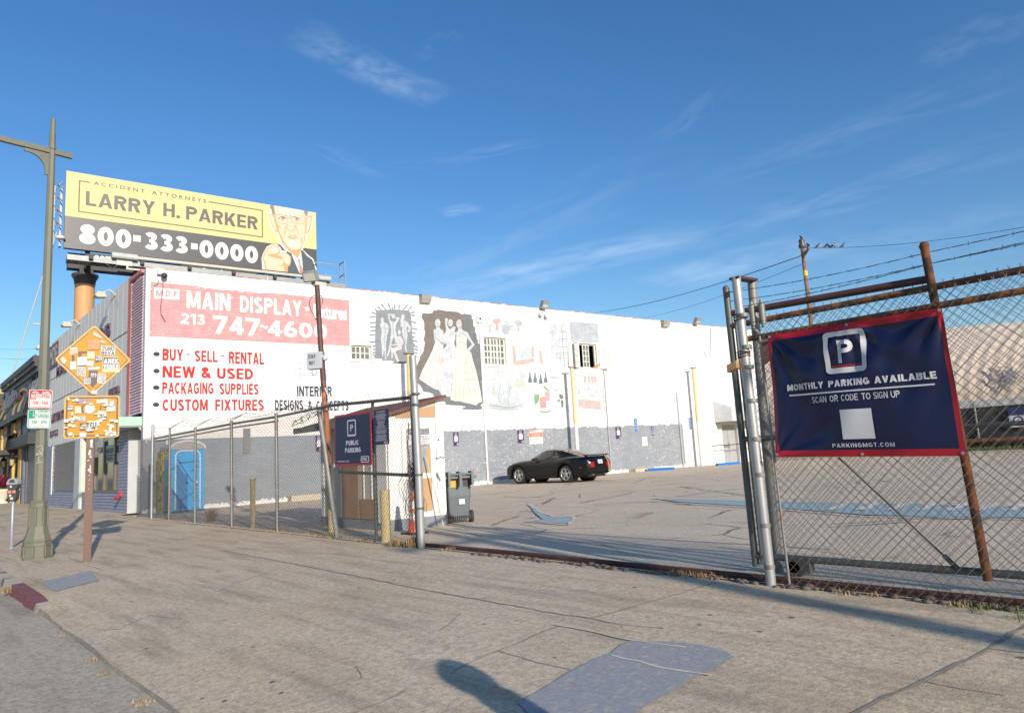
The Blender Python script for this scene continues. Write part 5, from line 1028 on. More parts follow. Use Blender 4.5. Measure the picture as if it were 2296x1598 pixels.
# tan restaurant with cornice and striped awnings
tan = thing('restaurant_building', 'tan stucco restaurant with dark cornices and black and gold striped awnings', 'restaurant', FF.at(XM-2, 0))
m_tan = M('tan_stucco', (0.40, 0.275, 0.155), .85, var=.15, vs=1.5); m_corn = M('dark_cornice', (0.055, 0.05, 0.05), .6, var=.2); m_gold = M('gold_stripe', (0.62, 0.40, 0.13), .7); m_yel = M('yellow_sill', (0.65, 0.42, 0.10), .7)
TW = 34; tu0 = XM-TW; VT = VM-.55
g = MB(m_tan); g.fbox(FF, tu0, XM, -.1, VT, -14, .0); g.build('wall', tan)
def cornice(u0, u1, v):
    g = MB(m_corn)
    for (d, a, b_) in ((.12, -1.0, -.65), (.2, -.65, -.35), (.34, -.35, -.1), (.42, -.1, .25)): g.fbox(FF, u0-d*.4, u1+d*.4, v+a+.002, v+b_, -.5, d)
    g.build('cornice', tan)
VT = FF.px(*ZL(450, 185), .4)[1]-.25; cornice(XM-9, FF.px(*ZL(720, 190), .4)[0], VT); cornice(XM-TW, XM-11, VT-.5)
g = MB(m_corn); g.tube([FF.at(XM-2.5, VT+.2, -.5), FF.at(XM-2.5, VT+1.0, -.5), FF.at(XM-.6, VT+1.2, -.5), FF.at(XM-.6, VT+.2, -.5)], .06, 6); g.build('roof_rail', tan)
qa_, qb_ = FF.px(*ZL(205, 1240), .4), FF.px(*ZL(505, 1240), .4); aw = qb_[0]-qa_[0]; uc0 = (qa_[0]+qb_[0])/2; va0 = qb_[1]+.35; vb0 = max(va0+.9, FF.px(*ZL(490, 920), .1)[1]); uc1 = (FF.px(*ZL(80, 1310), .4)[0]+FF.px(*ZL(360, 1310), .4)[0])/2; nA = 7; pit = max(aw+.3, uc0-uc1)
for k in range(nA):
    uc = uc0-k*pit; va, vb = va0, vb0
    g = MB(m_blk); ns = 5; arc = 7
    for s in range(ns):
        g.use(m_gold if s % 2 == 1 else m_blk); a0, a1 = uc-aw/2+aw*s/ns, uc-aw/2+aw*(s+1)/ns; pts = []
        for i in range(arc+1): th = rad(90*i/arc); pts += [FF.at(a0, va+(vb-va)*math.cos(th), .02+.4*math.sin(th)), FF.at(a1, va+(vb-va)*math.cos(th), .02+.4*math.sin(th))]
        g.add(pts, [(2*i, 2*i+1, 2*i+3, 2*i+2) for i in range(arc)], False)
    g.use(m_blk); g.fbox(FF, uc-aw/2, uc+aw/2, va-.35, va, .39, .43)
    for u in (uc-aw/2, uc+aw/2): g.add([FF.at(u, va-.35, .02), FF.at(u, vb, .02)]+[FF.at(u, va+(vb-va)*math.cos(rad(90*i/arc)), .02+.4*math.sin(rad(90*i/arc))) for i in range(arc+1)]+[FF.at(u, va-.35, .4)], [tuple(range(arc+4))], False)
    g.build('awning', tan)
    g = MB(m_tan); pts = [(uc+math.cos(rad(a))*(aw/2+.25), vb-.4+math.sin(rad(a))*1.1) for a in range(0, 181, 12)]; inn = [(uc+math.cos(rad(a))*(aw/2), vb-.4+math.sin(rad(a))*.9) for a in range(0, 181, 12)]
    vs = [FF.at(*p, .16) for p in pts]+[FF.at(*p, .16) for p in inn]; kk = len(pts); g.add(vs, [(i, i+1, kk+i+1, kk+i) for i in range(kk-1)], False); g.build('window_arch', tan)
    g = MB(m_dark); g.fbox(FF, uc-.75, uc+.75, va-2.0, va-.3, .0, .03); g.build('window', tan); g = MB(m_yel); g.fbox(FF, uc+aw/2, uc+aw/2+.3, va-2.2, va-.4, .0, .10); g.build('pilaster', tan)
g = MB(M('dark_sign_letter', (.06, .03, .05), .4)); sa_, sb_ = FF.px(*ZL(110, 980), .3), FF.px(*ZL(370, 800), .3); text(g, FF, 'Bistro', sa_[0], sb_[0], sb_[1]-.5, FF.px(*ZL(370, 560), .3)[1], .3, bold=.04, depth=.3); g.build('letter_sign', tan)
for k in range(6): g = MB(m_yel); g.fbox(FF, XM-2.4-k*3.4, XM-2.0-k*3.4, 7.9, 8.4, .0, .35); g.build('sconce', tan)
g = MB(m_blk); g.fbox(FF, XM-7.5, XM-2.4, 3.1, 3.4, 0, 2.0); g.add([FF.at(XM-7.5, 3.4, 2), FF.at(XM-2.4, 3.4, 2), FF.at(XM-2.4, 4.6, .05), FF.at(XM-7.5, 4.6, .05)], [(0, 1, 2, 3)], False); g.build('entrance_awning', tan)
g = MB(m_yel); g.fbox(FF, XM-1.2, XM-.1, -.1, 3.5, .02, .12); g.fbox(FF, XM-4, XM-3.4, -.1, 3.3, .02, .14); g.build('pilaster', tan)
g = MB(m_dark)
for u in (XM-2.9, XM-6.2, XM-9, XM-12.5): g.fbox(FF, u, u+1.5, .1, 2.9, .0, .04)
g.build('doorway', tan)
g = MB(m_blk); g.tube([FF.at(XM-1.5, 7.0, .1), FF.at(XM-3, 3.6, 1.9)], .05, 6); g.build('awning_stay', tan)
m_iron = M('black_lantern', (.02, .02, .022), .4); m_lgl = M('lantern_glass', (.4, .33, .2), .2)
for k, (px, lab) in enumerate((( 300, 'black iron wall lantern on the tan restaurant, the nearer of two'), (95, 'black iron wall lantern on the tan restaurant, the farther of two'))):
    c = FF.px(*ZK(px, 590)); u = XM-.65 if k == 0 else XM-4.6
    t = thing('wall_lantern', lab, 'lantern', FF.at(u, 2.35, .12), 'lanterns on the tan restaurant')
    g = MB(m_iron); g.tube([FF.at(u, 2.9, .12), FF.at(u, 3.2, .3), FF.at(u, 3.05, .5)], .025, 6); g.lathe(FF.at(u, 2.35, .5), [(.02, -.12), (.08, -.02), (.16, 0)], 8); g.lathe(FF.at(u, 2.75, .5), [(.2, 0), (.1, .16), (.03, .25), (.02, .34)], 8)
    for a in range(4): g.tube([FF.at(u, 2.35, .5)+Vector((math.cos(a*1.57+.8)*.14, math.sin(a*1.57+.8)*.14, 0)), FF.at(u, 2.75, .5)+Vector((math.cos(a*1.57+.8)*.19, math.sin(a*1.57+.8)*.19, 0))], .012, 4)
    g.build('bracket', t); g = MB(m_lgl); g.lathe(FF.at(u, 2.35, .5), [(.11, .01), (.15, .39)], 8); g.build('lamp_glass', t)
# far buildings closing the street on the left
g = MB(M('far_brown_wall', (0.20, 0.15, 0.11), .9, var=.3, vs=.5)); g.fbox(FF, tu0-40, tu0-1, -.1, 9.0, -12, .2); fb = solo(g, 'far_building', FF.at(tu0-20, 0), 'brown building at the far end of the street beyond the restaurant', 'building')
# planters with red leaved shrubs
m_urn = M('white_stone_urn', (.62, .58, .52), .8, var=.12, dirt=(.35, .32, .28), dthr=.62); m_rl = M('burgundy_leaf', (.16, .02, .045), .5, var=.5, vs=8); m_gl = M('green_leaf', (.09, .17, .03), .5, var=.4, vs=8); m_rf = M('red_flower', (.55, .04, .03), .5)
def planter(p, lab, leaf, s=1.0, hh=1.0):
    t = thing('planter', lab, 'planter', p, 'plant pots before the restaurant'); g = MB(m_urn)
    g.lathe(p, [(.30*s, 0), (.30*s, .08), (.16*s, .16), (.20*s, .25), (.38*s, .45), (.42*s, .80), (.48*s, .86), (.48*s, .92), (.40*s, .92)], 20); g.build('urn', t)
    r2 = random.Random(hash(lab) % 999 if False else int(p.x*10)); g = MB(leaf)
    for _ in range(240):
        a, b_ = r2.uniform(0, 6.28), r2.uniform(.1, 1.3); L = r2.uniform(.45, .9)*hh; d = Vector((math.cos(a)*math.sin(b_), math.sin(a)*math.sin(b_), math.cos(b_))); o = p+Vector((0, 0, .9))+d*L*.2; sd = d.cross(Vector((0, 0, 1))).normalized()*.045
        m1 = o+d*L*.6; e = o+d*L+Vector((0, 0, -.12*L)); g.add([o-sd*.4, o+sd*.4, m1+sd, m1-sd, e], [(0, 1, 2, 3), (3, 2, 4)], False)
    g.build('foliage', t); g = MB(m_gl)
    for _ in range(120):
        a = r2.uniform(0, 6.28); o = p+Vector((math.cos(a)*.3*s, math.sin(a)*.3*s, .92)); d = Vector((math.cos(a), math.sin(a), r2.uniform(.2, 1)))*.2; sd = Vector((-math.sin(a), math.cos(a), 0))*.04; g.add([o-sd, o+sd, o+d], [(0, 1, 2)], False)
    g.build('underplanting', t)
pp = gnd(*ZK(95, 1345)); planter(Vector((pp.x, min(pp.y, 6.1), pp.z)), 'white stone urn of spiky burgundy leaved plants by the restaurant', m_rl, 1.1, 1.15)
pp = gnd(*ZK(15, 1310)); planter(Vector((pp.x, min(pp.y, 6.0), pp.z)), 'white pot with bright red flowers at the left picture edge', m_rf, 1.0, .7)
# wires far left
# ------------------------------------------------------------------ billboard on its steel column
KB = 1.70
def bbP(px, py): return CAM+(WF.P(px, py)-CAM)*KB
Ob = bbP(143, 555); BF = Frame(Ob, WD, (0, 0, 1), WNN)
ub1, vb1 = BF.px(708, 473)[0], BF.px(150, 383)[1]
bb = thing('billboard', 'large yellow and black attorney billboard on an orange steel column above the warehouse', 'billboard', Ob)
ZB = lambda x, y: ((x*.5662)/1.7056, (400+y*.5662)/1.7056)
ZH = lambda x, y: ((800+x*.25036)/1.7056, (750+y*.25036)/1.7056)
ZP = lambda x, y: ((200+x*.3003)/1.7056, (620+y*.3003)/1.7056)
m_by = M('billboard_yellow', (0.62, 0.545, 0.25), .55, var=.03, spec=.3); m_bk = M('billboard_black', (0.062, 0.062, 0.067), .4, var=.1, vs=.6); m_bw = M('billboard_white', (.66, .66, .66), .55); m_steel = M('galvanised_steel', (.27, .285, .285), .5, .3, dirt=(.17, .17, .165), dthr=.62); m_dst = M('dark_steel', (.045, .046, .05), .6)
g = MB(m_dst); g.fbox(BF, 0, ub1, 0, vb1, -.30, -.01); g.build('panel', bb)
vs = BF.px(*ZB(442, 750))[1]
g = MB(m_by); g.poly(BF, [(0, vs), (ub1, vs), (ub1, vb1), (0, vb1)], .004); g.use(m_bk); g.poly(BF, [(0, 0), (ub1, 0), (ub1, vs-.002), (0, vs-.002)], .004)
def bfit(s, fn, x0, x1, yt, yb, n=.010, **k): textpx(g, BF, s, fn(x0, yt)[0], fn(x1, yt)[0], fn(x0, yt)[1], fn(x0, yb)[1], n, **k)
def bhv(s, fn, x0, x1, yt, yb, n=.010, **k): heavypx(g, BF, s, fn(x0, yt)[0], fn(x1, yt)[0], fn(x0, yt)[1], fn(x0, yb)[1], n, **k)
g.use(M('billboard_grey', (.105, .095, .085), .5))
bfit('ACCIDENT', ZB, 632, 978, 517, 543, bold=.02, spacing=1.5); bfit('ATTORNEYS', ZB, 1025, 1392, 580, 607, bold=.02, spacing=1.5)
bhv('LARRY', ZB, 578, 1048, 583, 680, t=.21); bhv('H.', ZB, 1102, 1216, 662, 753, t=.21); bhv('PARKER', ZB, 1256, 1740, 685, 776, t=.21)
g.use(M('billboard_umber', (.135, .105, .05), .5))
bx = lambda *p: ppx(BF, [ZB(*q) for q in p])
u0, v0 = BF.px(*ZB(526, 725)); u1 = BF.px(*ZB(1776, 895))[0]; v1 = BF.px(*ZB(530, 510))[1]; w = .075
ua = BF.px(*ZB(608, 520))[0]; ub_ = BF.px(*ZB(1410, 650))[0]
for q in ((u0, u0+w, v0, v1), (u1-w, u1, v0, v1), (u0+w, u1-w, v0, v0+w), (u0+w, ua, v1-w, v1), (ub_, u1-w, v1-w, v1)): frect(g, BF, *q, .009)
g.use(m_bw)
for s, x0, x1, yt, yb in (('800', 533, 886, 803, 935), ('333', 972, 1268, 857, 975), ('0000', 1347, 1742, 910, 1030)): bhv(s, ZB, x0, x1, yt, yb, t=.26, gap=.09)
for x0, x1, y in ((900, 950, 902), (1290, 1335, 955)): a = BF.px(*ZB(x0, y+14)); b_ = BF.px(*ZB(x1, y)); frect(g, BF, a[0], b_[0], a[1]-.06, a[1]+.32, .009)
g.build('advert', bb)
# the pictured man: a generic suited figure pointing, as flat print
m_sk, m_sks, m_hair, m_suit, m_tie = M('print_skin', (.64, .49, .345), .55, var=.02), M('print_skin_shade', (.50, .30, .13), .55, var=.02), M('print_hair', (.215, .19, .18), .55), M('print_suit', (.055, .075, .09), .5), M('print_tie', (.56, .20, .185), .55)
m_skl = M('print_skin_light', (.66, .57, .45), .55, var=.02)
zh = lambda l: [(min(ub1, max(0, p[0])), min(vb1, max(0, p[1]))) for p in ppx(BF, [ZH(*p) for p in l])]
g = MB(m_bw)
g.poly(BF, zh([(922, 105), (1510, 205), (1520, 300), (1560, 280), (1592, 330), (1560, 500), (1530, 575), (1490, 590), (1480, 680), (1440, 790), (1430, 820), (1520, 905), (1590, 960), (1630, 1080), (1640, 1110), (1628, 1225), (1200, 1165), (808, 1120), (800, 940), (830, 860), (880, 770), (960, 735), (1040, 745), (1090, 790), (1110, 830), (1160, 838), (1180, 850), (1100, 760), (1060, 660), (1045, 580), (990, 550), (950, 480), (900, 350), (880, 290), (920, 250)]), .010)
g.use(m_suit); g.poly(BF, zh([(1190, 840), (1260, 880), (1400, 830), (1430, 830), (1500, 920), (1575, 970), (1615, 1090), (1630, 1140), (1620, 1225), (1200, 1165), (1040, 1148), (860, 1122), (840, 1060), (1100, 1000)]), .0125)
g.use(m_bw); g.poly(BF, zh([(1256, 884), (1400, 850), (1420, 990), (1434, 1190), (1380, 1180), (1320, 1040)]), .015)
g.use(m_tie); g.poly(BF, zh([(1345, 968), (1372, 958), (1392, 990), (1388, 1020), (1432, 1130), (1436, 1192), (1382, 1184), (1370, 1030)]), .0175)
g.use(m_sks); g.poly(BF, zh([(1180, 800), (1420, 780), (1370, 920), (1350, 950), (1300, 910), (1230, 850)]), .0175)
g.poly(BF, zh([(900, 290), (940, 268), (1000, 300), (1060, 560), (1010, 545), (960, 470)]), .015); g.poly(BF, zh([(1480, 330), (1530, 292), (1572, 310), (1562, 420), (1530, 550), (1480, 575)]), .015)
g.use(m_sk); g.poly(BF, zh([(915, 295), (945, 280), (990, 330), (1030, 520), (1000, 520), (960, 440)]), .0175); g.poly(BF, zh([(1490, 350), (1530, 312), (1556, 330), (1546, 420), (1516, 540), (1484, 555)]), .0175)
g.use(m_sks); g.poly(BF, zh([(980, 118), (1440, 195), (1470, 300), (1482, 420), (1476, 560), (1462, 690), (1410, 800), (1340, 838), (1250, 836), (1180, 800), (1110, 710), (1062, 580), (1020, 440), (1000, 300)]), .0195)
g.use(m_sk); g.poly(BF, zh([(985, 120), (1440, 196), (1462, 300), (1470, 420), (1462, 560), (1448, 690), (1400, 795), (1330, 825), (1260, 822), (1200, 780), (1140, 700), (1085, 580), (1040, 440), (1012, 300)]), .022)
g.use(m_skl); g.poly(BF, zh([(1060, 135), (1400, 190), (1420, 300), (1380, 330), (1260, 310), (1120, 300), (1080, 250)]), .0242); g.poly(BF, zh([(1180, 660), (1390, 660), (1380, 760), (1320, 805), (1260, 800), (1200, 740)]), .0242)
g.use(m_hair); g.poly(BF, zh([(930, 110), (980, 118), (995, 230), (1012, 290), (965, 280), (945, 200), (925, 190)]), .0242); g.poly(BF, zh([(1440, 195), (1508, 208), (1506, 260), (1500, 310), (1468, 300), (1450, 250)]), .0242)
for c, r_ in (((1128, 336), 24), ((1338, 345), 24)): g.poly(BF, zh(ell(c[0], c[1], r_, r_)), .027)
for st in ([(1055, 355), (1085, 325), (1130, 312), (1180, 345)], [(1280, 325), (1330, 322), (1390, 355)], [(1150, 300), (1190, 295)], [(1220, 290), (1250, 315)]): g.ribbon(BF, zh(st), .06, .0272)
g.use(m_sks)
for st, w in (([(1090, 360), (1140, 375)], .06), ([(1310, 378), (1370, 385)], .06), ([(1195, 430), (1180, 480), (1210, 520), (1250, 545), (1300, 520), (1310, 480), (1290, 450)], .05), ([(1165, 470), (1152, 580)], .06), ([(1315, 450), (1365, 590)], .05), ([(1040, 440), (1090, 490)], .07), ([(1410, 640), (1405, 720)], .07), ([(1130, 690), (1150, 760)], .07)): g.ribbon(BF, zh(st), w, .027)
g.poly(BF, zh([(1190, 630), (1230, 600), (1270, 608), (1310, 600), (1355, 636), (1280, 660)]), .027); g.use(m_skl); g.poly(BF, zh([(1220, 622), (1270, 616), (1330, 628), (1275, 634)]), .0285)
g.use(M('print_grey_line', (.32, .30, .26), .5))
for st in ([(1004, 290), (1010, 380), (1060, 415), (1180, 425), (1196, 380), (1190, 305), (1090, 285), (1004, 290)], [(1250, 320), (1256, 390), (1300, 420), (1440, 424), (1456, 390), (1460, 315), (1350, 300), (1250, 320)], [(1192, 330), (1250, 335)]): g.ribbon(BF, zh(st), .035, .029)
# fist with pointing finger
g.use(m_sks); g.poly(BF, zh([(850, 1115), (835, 1010), (810, 940), (850, 840), (900, 780), (980, 752), (1050, 765), (1085, 830), (1080, 870), (1140, 850), (1200, 880), (1245, 920), (1250, 1000), (1235, 1060), (1200, 1085), (1200, 1160), (1030, 1146)]), .0195)
g.use(m_sk); g.poly(BF, zh([(875, 1118), (855, 1010), (825, 945), (862, 850), (910, 792), (980, 766), (1040, 778), (1068, 840), (1040, 880), (960, 890), (890, 890), (900, 912), (1000, 945), (1120, 970), (1135, 1010), (1115, 1060), (1040, 1062), (1140, 1075), (1150, 1152), (1030, 1140)]), .022)
g.poly(BF, zh([(1040, 900), (1090, 868), (1140, 862), (1200, 892), (1232, 930), (1236, 1000), (1220, 1052), (1180, 1040), (1140, 1000), (1110, 930)]), .0235)
g.use(m_skl); g.poly(BF, zh(ell(1000, 824, 46, 46)), .0245); g.poly(BF, zh(ell(1196, 985, 30, 36)), .026)
g.build('portrait', bb)
# column, beams, catwalk
m_or = M('orange_column_paint', (.56, .30, .13), .6, var=.08, vs=.7)
cu = BF.px(195, 600); 
cxu = BF.px(197, 640)[0]; colr = (BF.px(220, 640)[0]-BF.px(173, 640)[0])/2
colc = BF.at(cxu, 0, -1.6)
ztop = zat(BF.at(cxu, 0), 612)
colz = proj(colc)
g = MB(m_or); g.cyl((colc.x, colc.y, 6), (colc.x, colc.y, ztop), colr, n=32); g.build('column', bb)
g = MB(m_dst); g.lathe((colc.x, colc.y, ztop-.35), [(colr+.02, 0), (colr+.06, .3), (colr*1.35, .5), (colr*1.35, .62)], 24); g.build('column_cap', bb)
zc_ = ztop+.3
g = MB(m_dst); g.obox((colc.x, colc.y, zc_+.55), (.35, 0, 0), (0, .35, 0), (0, 0, .6)); a = BF.at(0.3, 0, -1.6); b_ = BF.at(ub1*.93, 0, -1.6); g.obox(((a+b_)/2).to_2d().to_3d()+Vector((0, 0, Ob.z-.35)), (b_-a)/2, BF.N*.35, (0, 0, .45))
for k in range(6):
    u = 1.2+k*(ub1-2)/5; g.fbox(BF, u-.12, u+.12, -1.0, vb1-.4, -.62, -.32); g.fbox(BF, u-.1, u+.1, -.9, -.7, -1.6, 1.5)
g.build('frame', bb)
cw0 = BF.px(*ZB(440, 1050))[0]; cw1 = BF.px(*ZB(2285, 1180))[0]; cv0 = -.95
g = MB(m_steel); g.fbox(BF, cw0, cw1, cv0-.05, cv0+.25, 1.22, 1.27); g.fbox(BF, cw0, cw1, cv0-.03, cv0+.2, .30, .34)
g.fbox(BF, cw0, cw0+.05, cv0-.05, cv0+.2, .34, 1.22); g.fbox(BF, cw1-.05, cw1, cv0-.05, cv0+.2, .34, 1.22)
for k in range(40):
    u = cw0+(cw1-cw0)*(k+.5)/40; g.fbox(BF, u-.03, u+.03, cv0-.02, cv0+.03, .34, 1.22)
for k in range(34):
    n = .36+.86*k/34; g.fbox(BF, cw0+.05, cw1-.05, cv0+.031, cv0+.05, n, n+.016)
cwk = g.build('catwalk', bb)
g = MB(m_steel)
u = BF.px(*ZB(2285, 1100))[0]; w0 = ub1+.1
for n in (1.2,):
    g.fbox(BF, cw1-.08, cw1-.02, cv0, cv0+1.9, n, n+.06); g.fbox(BF, cw1-.06, cw1-.02, cv0, cv0+1.9, .34, .4)
for h_ in (.95, 1.85): g.obox(BF.at(cw1-.05, cv0+h_, .8), BF.U*.025, BF.V*.03, BF.N*.45)
g.fbox(BF, cw1-1.5, cw1-1.45, cv0, cv0+1.0, 1.2, 1.25)
for h_ in (1.8, .95): g.fbox(BF, cw1-1.9, cw1-.08, cv0+h_-.03, cv0+h_+.03, .30, .34)
g.build('railing', bb)
g = MB(M('pale_gutter', (.50, .47, .40), .6)); g.fbox(BF, 2.6, ub1-1.2, cv0+.62, cv0+.78, .35, .5); g.build('drip_tray', bb)
m_lh = M('grey_lamp_head', (.44, .47, .46), .45)
for k, p in enumerate((ZB(765, 1010), ZB(2075, 1165))):
    c = BF.px(*p); c = (c[0]+.4, c[1]-.55)
    g = MB(m_lh); g.prism(Frame(BF.at(c[0]-.65, cv0+.25, 1.25), BF.N, BF.V, -BF.U), [(-.2, .05), (-.1, 0), (.35, .0), (.4, .08), (.35, .28), (.1, .38), (-.15, .33)], 0, -1.3); g.obox(BF.at(c[0], cv0+.1, 1.3), BF.U*.4, BF.V*.2, BF.N*.08); ll = g.build('floodlight', bb)
    g = MB(m_dst); g.tube([BF.at(c[0]-.2, cv0, 1.3), BF.at(c[0]-.6, cv0-.35, 1.4), BF.at(c[0]-.9, cv0-.1, 1.3)], .04, 6); g.build('lamp_arm', ll)
    g = MB(M('ivory_bar', (.55, .51, .42), .6)); d0, d1 = c[0]+(.1 if k == 0 else -3.6), c[0]+(3.2 if k == 0 else -.6)
    g.fbox(BF, d0, d1, cv0-.32, cv0-.22, 1.3, 1.4); g.fbox(BF, d0, d0+.1, cv0-.22, cv0+.1, 1.3, 1.4); g.build('service_bar', bb)
g = MB(m_dst); a = BF.px(*ZB(600, 1000))[0]; g.fbox(BF, a, a+2.0, cv0-.1, cv0+.5, 1.0, 1.04); a2 = BF.px(*ZB(1228, 1072))[0]; g.fbox(BF, a2, a2+4.3, cv0-.1, cv0+.55, .6, .64); pl = g.build('name_plate', bb)
g = MB(m_bw); text(g, BF, '0079 A', a+.15, a+1.8, cv0+.0, cv0+.42, 1.045, bold=.03); text(g, BF, 'Outdoor', a2+.9, a2+3.2, cv0-.02, cv0+.46, .645, bold=.03); f_o = circ(a2+.4, cv0+.22, .22, 14); frame_ring(g, BF, f_o, circ(a2+.4, cv0+.22, .13, 14), .645); g.build('plate_lettering', bb)
# truss, ladder and cable at the left edge
g = MB(m_steel); L0 = -.35
for u in (-.55, -.2): g.fbox(BF, u, u+.1, .2, vb1-.7, -.9, -.8)
for k in range(5): v = .6+k*.75; g.tube([BF.at(-.5, v, -.85), BF.at(-.1, v+.6, -.85)], .04, 5); g.tube([BF.at(-.5, v+.6, -.85), BF.at(-.15, v, -.35)], .04, 5)
g.build('side_truss', bb)
g = MB(M('galvanised_rung', (.42, .42, .40), .5)); la, lb2 = BF.at(-.35, .9, -.4), BF.at(-2.1, -7.2, -.4)
sd = BF.N*.22
for s in (-1, 1): g.tube([la+sd*s, lb2+sd*s], .035, 5)
for k in range(28): p = la.lerp(lb2, k/27); g.tube([p-sd, p+sd], .022, 4)
g.build('ladder', bb)
g = MB(m_bw); p = BF.px(*ZB(405, 905)); g.ball(BF.at(p[0], p[1], .2), .22, 10, (1.2, 1.2, .6)); g.cyl(BF.at(p[0], p[1], .2), BF.at(.0, p[1], -.2), .05, n=6); g.build('side_lamp', bb)
# ------------------------------------------------------------------ street lamp, signs, meter on the pavement
m_lampg = M('olive_green_paint', (.155, .16, .122), .45, var=.1, vs=2, dirt=(.085, .10, .07), dthr=.62, spec=.4)
def octo(c, r, s=1.0): return [Vector(c)+Vector((math.cos(rad(22.5+45*i))*r, math.sin(rad(22.5+45*i))*r, 0)) for i in range(8)]
def oct_loft(mb, rings):
    vs = []; 
    for c, r in rings: vs += octo(c, r)
    mb.add(vs, [(i*8+j, i*8+(j+1) % 8, (i+1)*8+(j+1) % 8, (i+1)*8+j) for i in range(len(rings)-1) for j in range(8)]+[tuple((len(rings)-1)*8+j for j in range(8))], False)
lb_ = gnd(82, 1252); LX, LY, LZ = lb_.x, lb_.y, lb_.z-.01
zl = lambda py: zat((LX, LY), py)-LZ
H_top, H_arm, H_p1, H_p2 = zl(268), zl(342), zl(1232-28), zl(1162)
def street_lamp(loc, lab):
    t = thing('street_lamp', lab, 'street lamp', loc, 'green street lamps'); L = Vector(loc); at = lambda h: L+Vector((0, 0, h))
    g = MB(m_lampg); s = .57
    oct_loft(g, [(at(0), .40*s), (at(.30), .39*s), (at(.33), .41*s), (at(.37), .37*s), (at(.42), .345*s), (at(.50), .30*s), (at(.62), .265*s), (at(1.0), .245*s), (at(1.03), .26*s), (at(1.06), .21*s)])
    for i in (0, 1, 2, 3, 4, 5, 6, 7):      # raised panels on the pedestal faces
        a = rad(45*i); d = Vector((math.cos(a), math.sin(a), 0)); q = Vector((-d.y, d.x, 0)); 
        for (z0, z1, rr_, w) in ((.05, .25, .372*s, .10), (.60, .93, .238*s, .065)): 
            for sg in (-1, 1): g.obox(at((z0+z1)/2)+d*rr_+q*w*sg, d*.008, q*.008, Vector((0, 0, (z1-z0)/2)))
            for zz in (z0, z1): g.obox(at(zz)+d*rr_, d*.008, q*w, Vector((0, 0, .008)))
    g.build('pedestal', t)
    g = MB(m_lampg); oct_loft(g, [(at(1.055), .098), (at(H_arm-.4), .064), (at(H_top-.62), .06)]); oct_loft(g, [(at(H_top-.63), .078), (at(H_top-.60), .078), (at(H_top-.6), .06), (at(H_top-.28), .058), (at(H_top-.28), .048), (at(H_top), .046)]); g.build('pole', t)
    A = Vector((0.12, -1, 0)).normalized(); B = Vector((-A.y, A.x, 0))
    g = MB(m_lampg); za = H_arm; g.obox(at(za+.02)+A*1.1, A*1.45, B*.042, Vector((0, 0, .05))); g.obox(at(za+.03)+A*3.3, A*1.35, B*.05, Vector((0, 0, .065))); g.build('arm', t)
    g = MB(m_lampg); Fm = Frame(at(za-.045)-B*.02, A, (0, 0, 1), B); pts = [(.05, 0), (.46, 0), (.46, -.06), (.40, -.06)]
    pts += [(.40-.29*math.sin(rad(x)), -.06-.30*(1-math.cos(rad(x)))) for x in range(10, 91, 10)]; pts += [(.11, -.44), (.05, -.44)]; g.prism(Fm, pts[::-1], 0, .04); g.build('bracket', t)
    g = MB(m_lampg); hd = at(za+.02)+A*4.4; g.lathe(hd, [(.10, .12), (.24, .02), (.30, -.12), (.28, -.18)], 12); ho = g.build('lamp_head', t); g = MB(m_lens); g.lathe(hd-Vector((0, 0, .18)), [(.26, 0), (.2, -.12), (.05, -.17)], 12); g.build('lamp_glass', ho)
    return t
lamp = street_lamp((LX, LY, LZ), 'tall olive green octagonal street lamp standing left of the sticker covered signs')
g = MB(M('white_scratch', (.55, .57, .53), .7)); Fp = Frame((LX+.085, LY-.045, LZ), Vector((.45, .9, 0)), (0, 0, 1), Vector((.9, -.45, 0)))
gz0 = zl(1020)
for st in ([(-.03, .16), (.05, .20), (.09, .13), (.0, .08), (.08, .04), (.10, .12)], [(-.04, .02), (.04, .05), (.09, -.01), (.0, -.05), (.02, -.12), (-.03, -.16), (.08, -.15)], [(-.05, .0), (.1, .02)]): g.ribbon(Fp, [(x*.8, gz0+y*.9) for x, y in st], .008, .014)
g.build('scratched_tag', lamp)
# regulation plate strapped to the lamp
n_ = (CAM-Vector((LX, LY, LZ))); n_.z = 0; n_.normalize(); n_ = (n_+Vector((.10, .25, 0))).normalized(); Us = Vector((-n_.y, n_.x, 0))
SO = Vector((LX, LY, LZ))+n_*.125; F0 = Frame(SO, Us, (0, 0, 1), n_)
tl = F0.px(*ZL(640, 690)); br_ = F0.px(*ZL(1110, 1530)); tr = F0.px(*ZL(1145, 680)); bl = F0.px(*ZL(585, 1530))
W_ = ((tr[0]-tl[0])+(br_[0]-bl[0]))/2; H_ = ((tl[1]-bl[1])+(tr[1]-br_[1]))/2; lean = (tl[0]-bl[0])/H_
ctr = F0.at((tl[0]+br_[0]+tr[0]+bl[0])/4, (tl[1]+br_[1]+tr[1]+bl[1])/4)
Fv = (F0.V+F0.U*(lean*.9)).normalized(); Fu = (F0.U-F0.V*(lean*.9)).normalized(); Fr = Frame(ctr, Fu, Fv, n_)
ps = thing('parking_sign', 'red and green no stopping and four hour parking plate on the green lamp', 'parking sign', ctr)
m_sw = M('sign_white', (.62, .62, .62), .45, var=.04); m_sr = M('sign_red', (.47, .025, .03), .45); m_sg = M('sign_green', (.0, .27, .16), .45)
hw, hh = W_/2, H_/2
g = MB(m_sw); g.prism(Fr, rrect(-hw, hw, .01, hh, .04), -.004, 0); g.prism(Fr, rrect(-hw, hw, -hh, -.01, .04), -.004, 0); g.build('plate', ps)
g = MB(m_sr); frame_ring(g, Fr, rrect(-hw+.01, hw-.01, .02, hh-.01, .035), rrect(-hw+.022, hw-.022, .032, hh-.022, .028), .002)
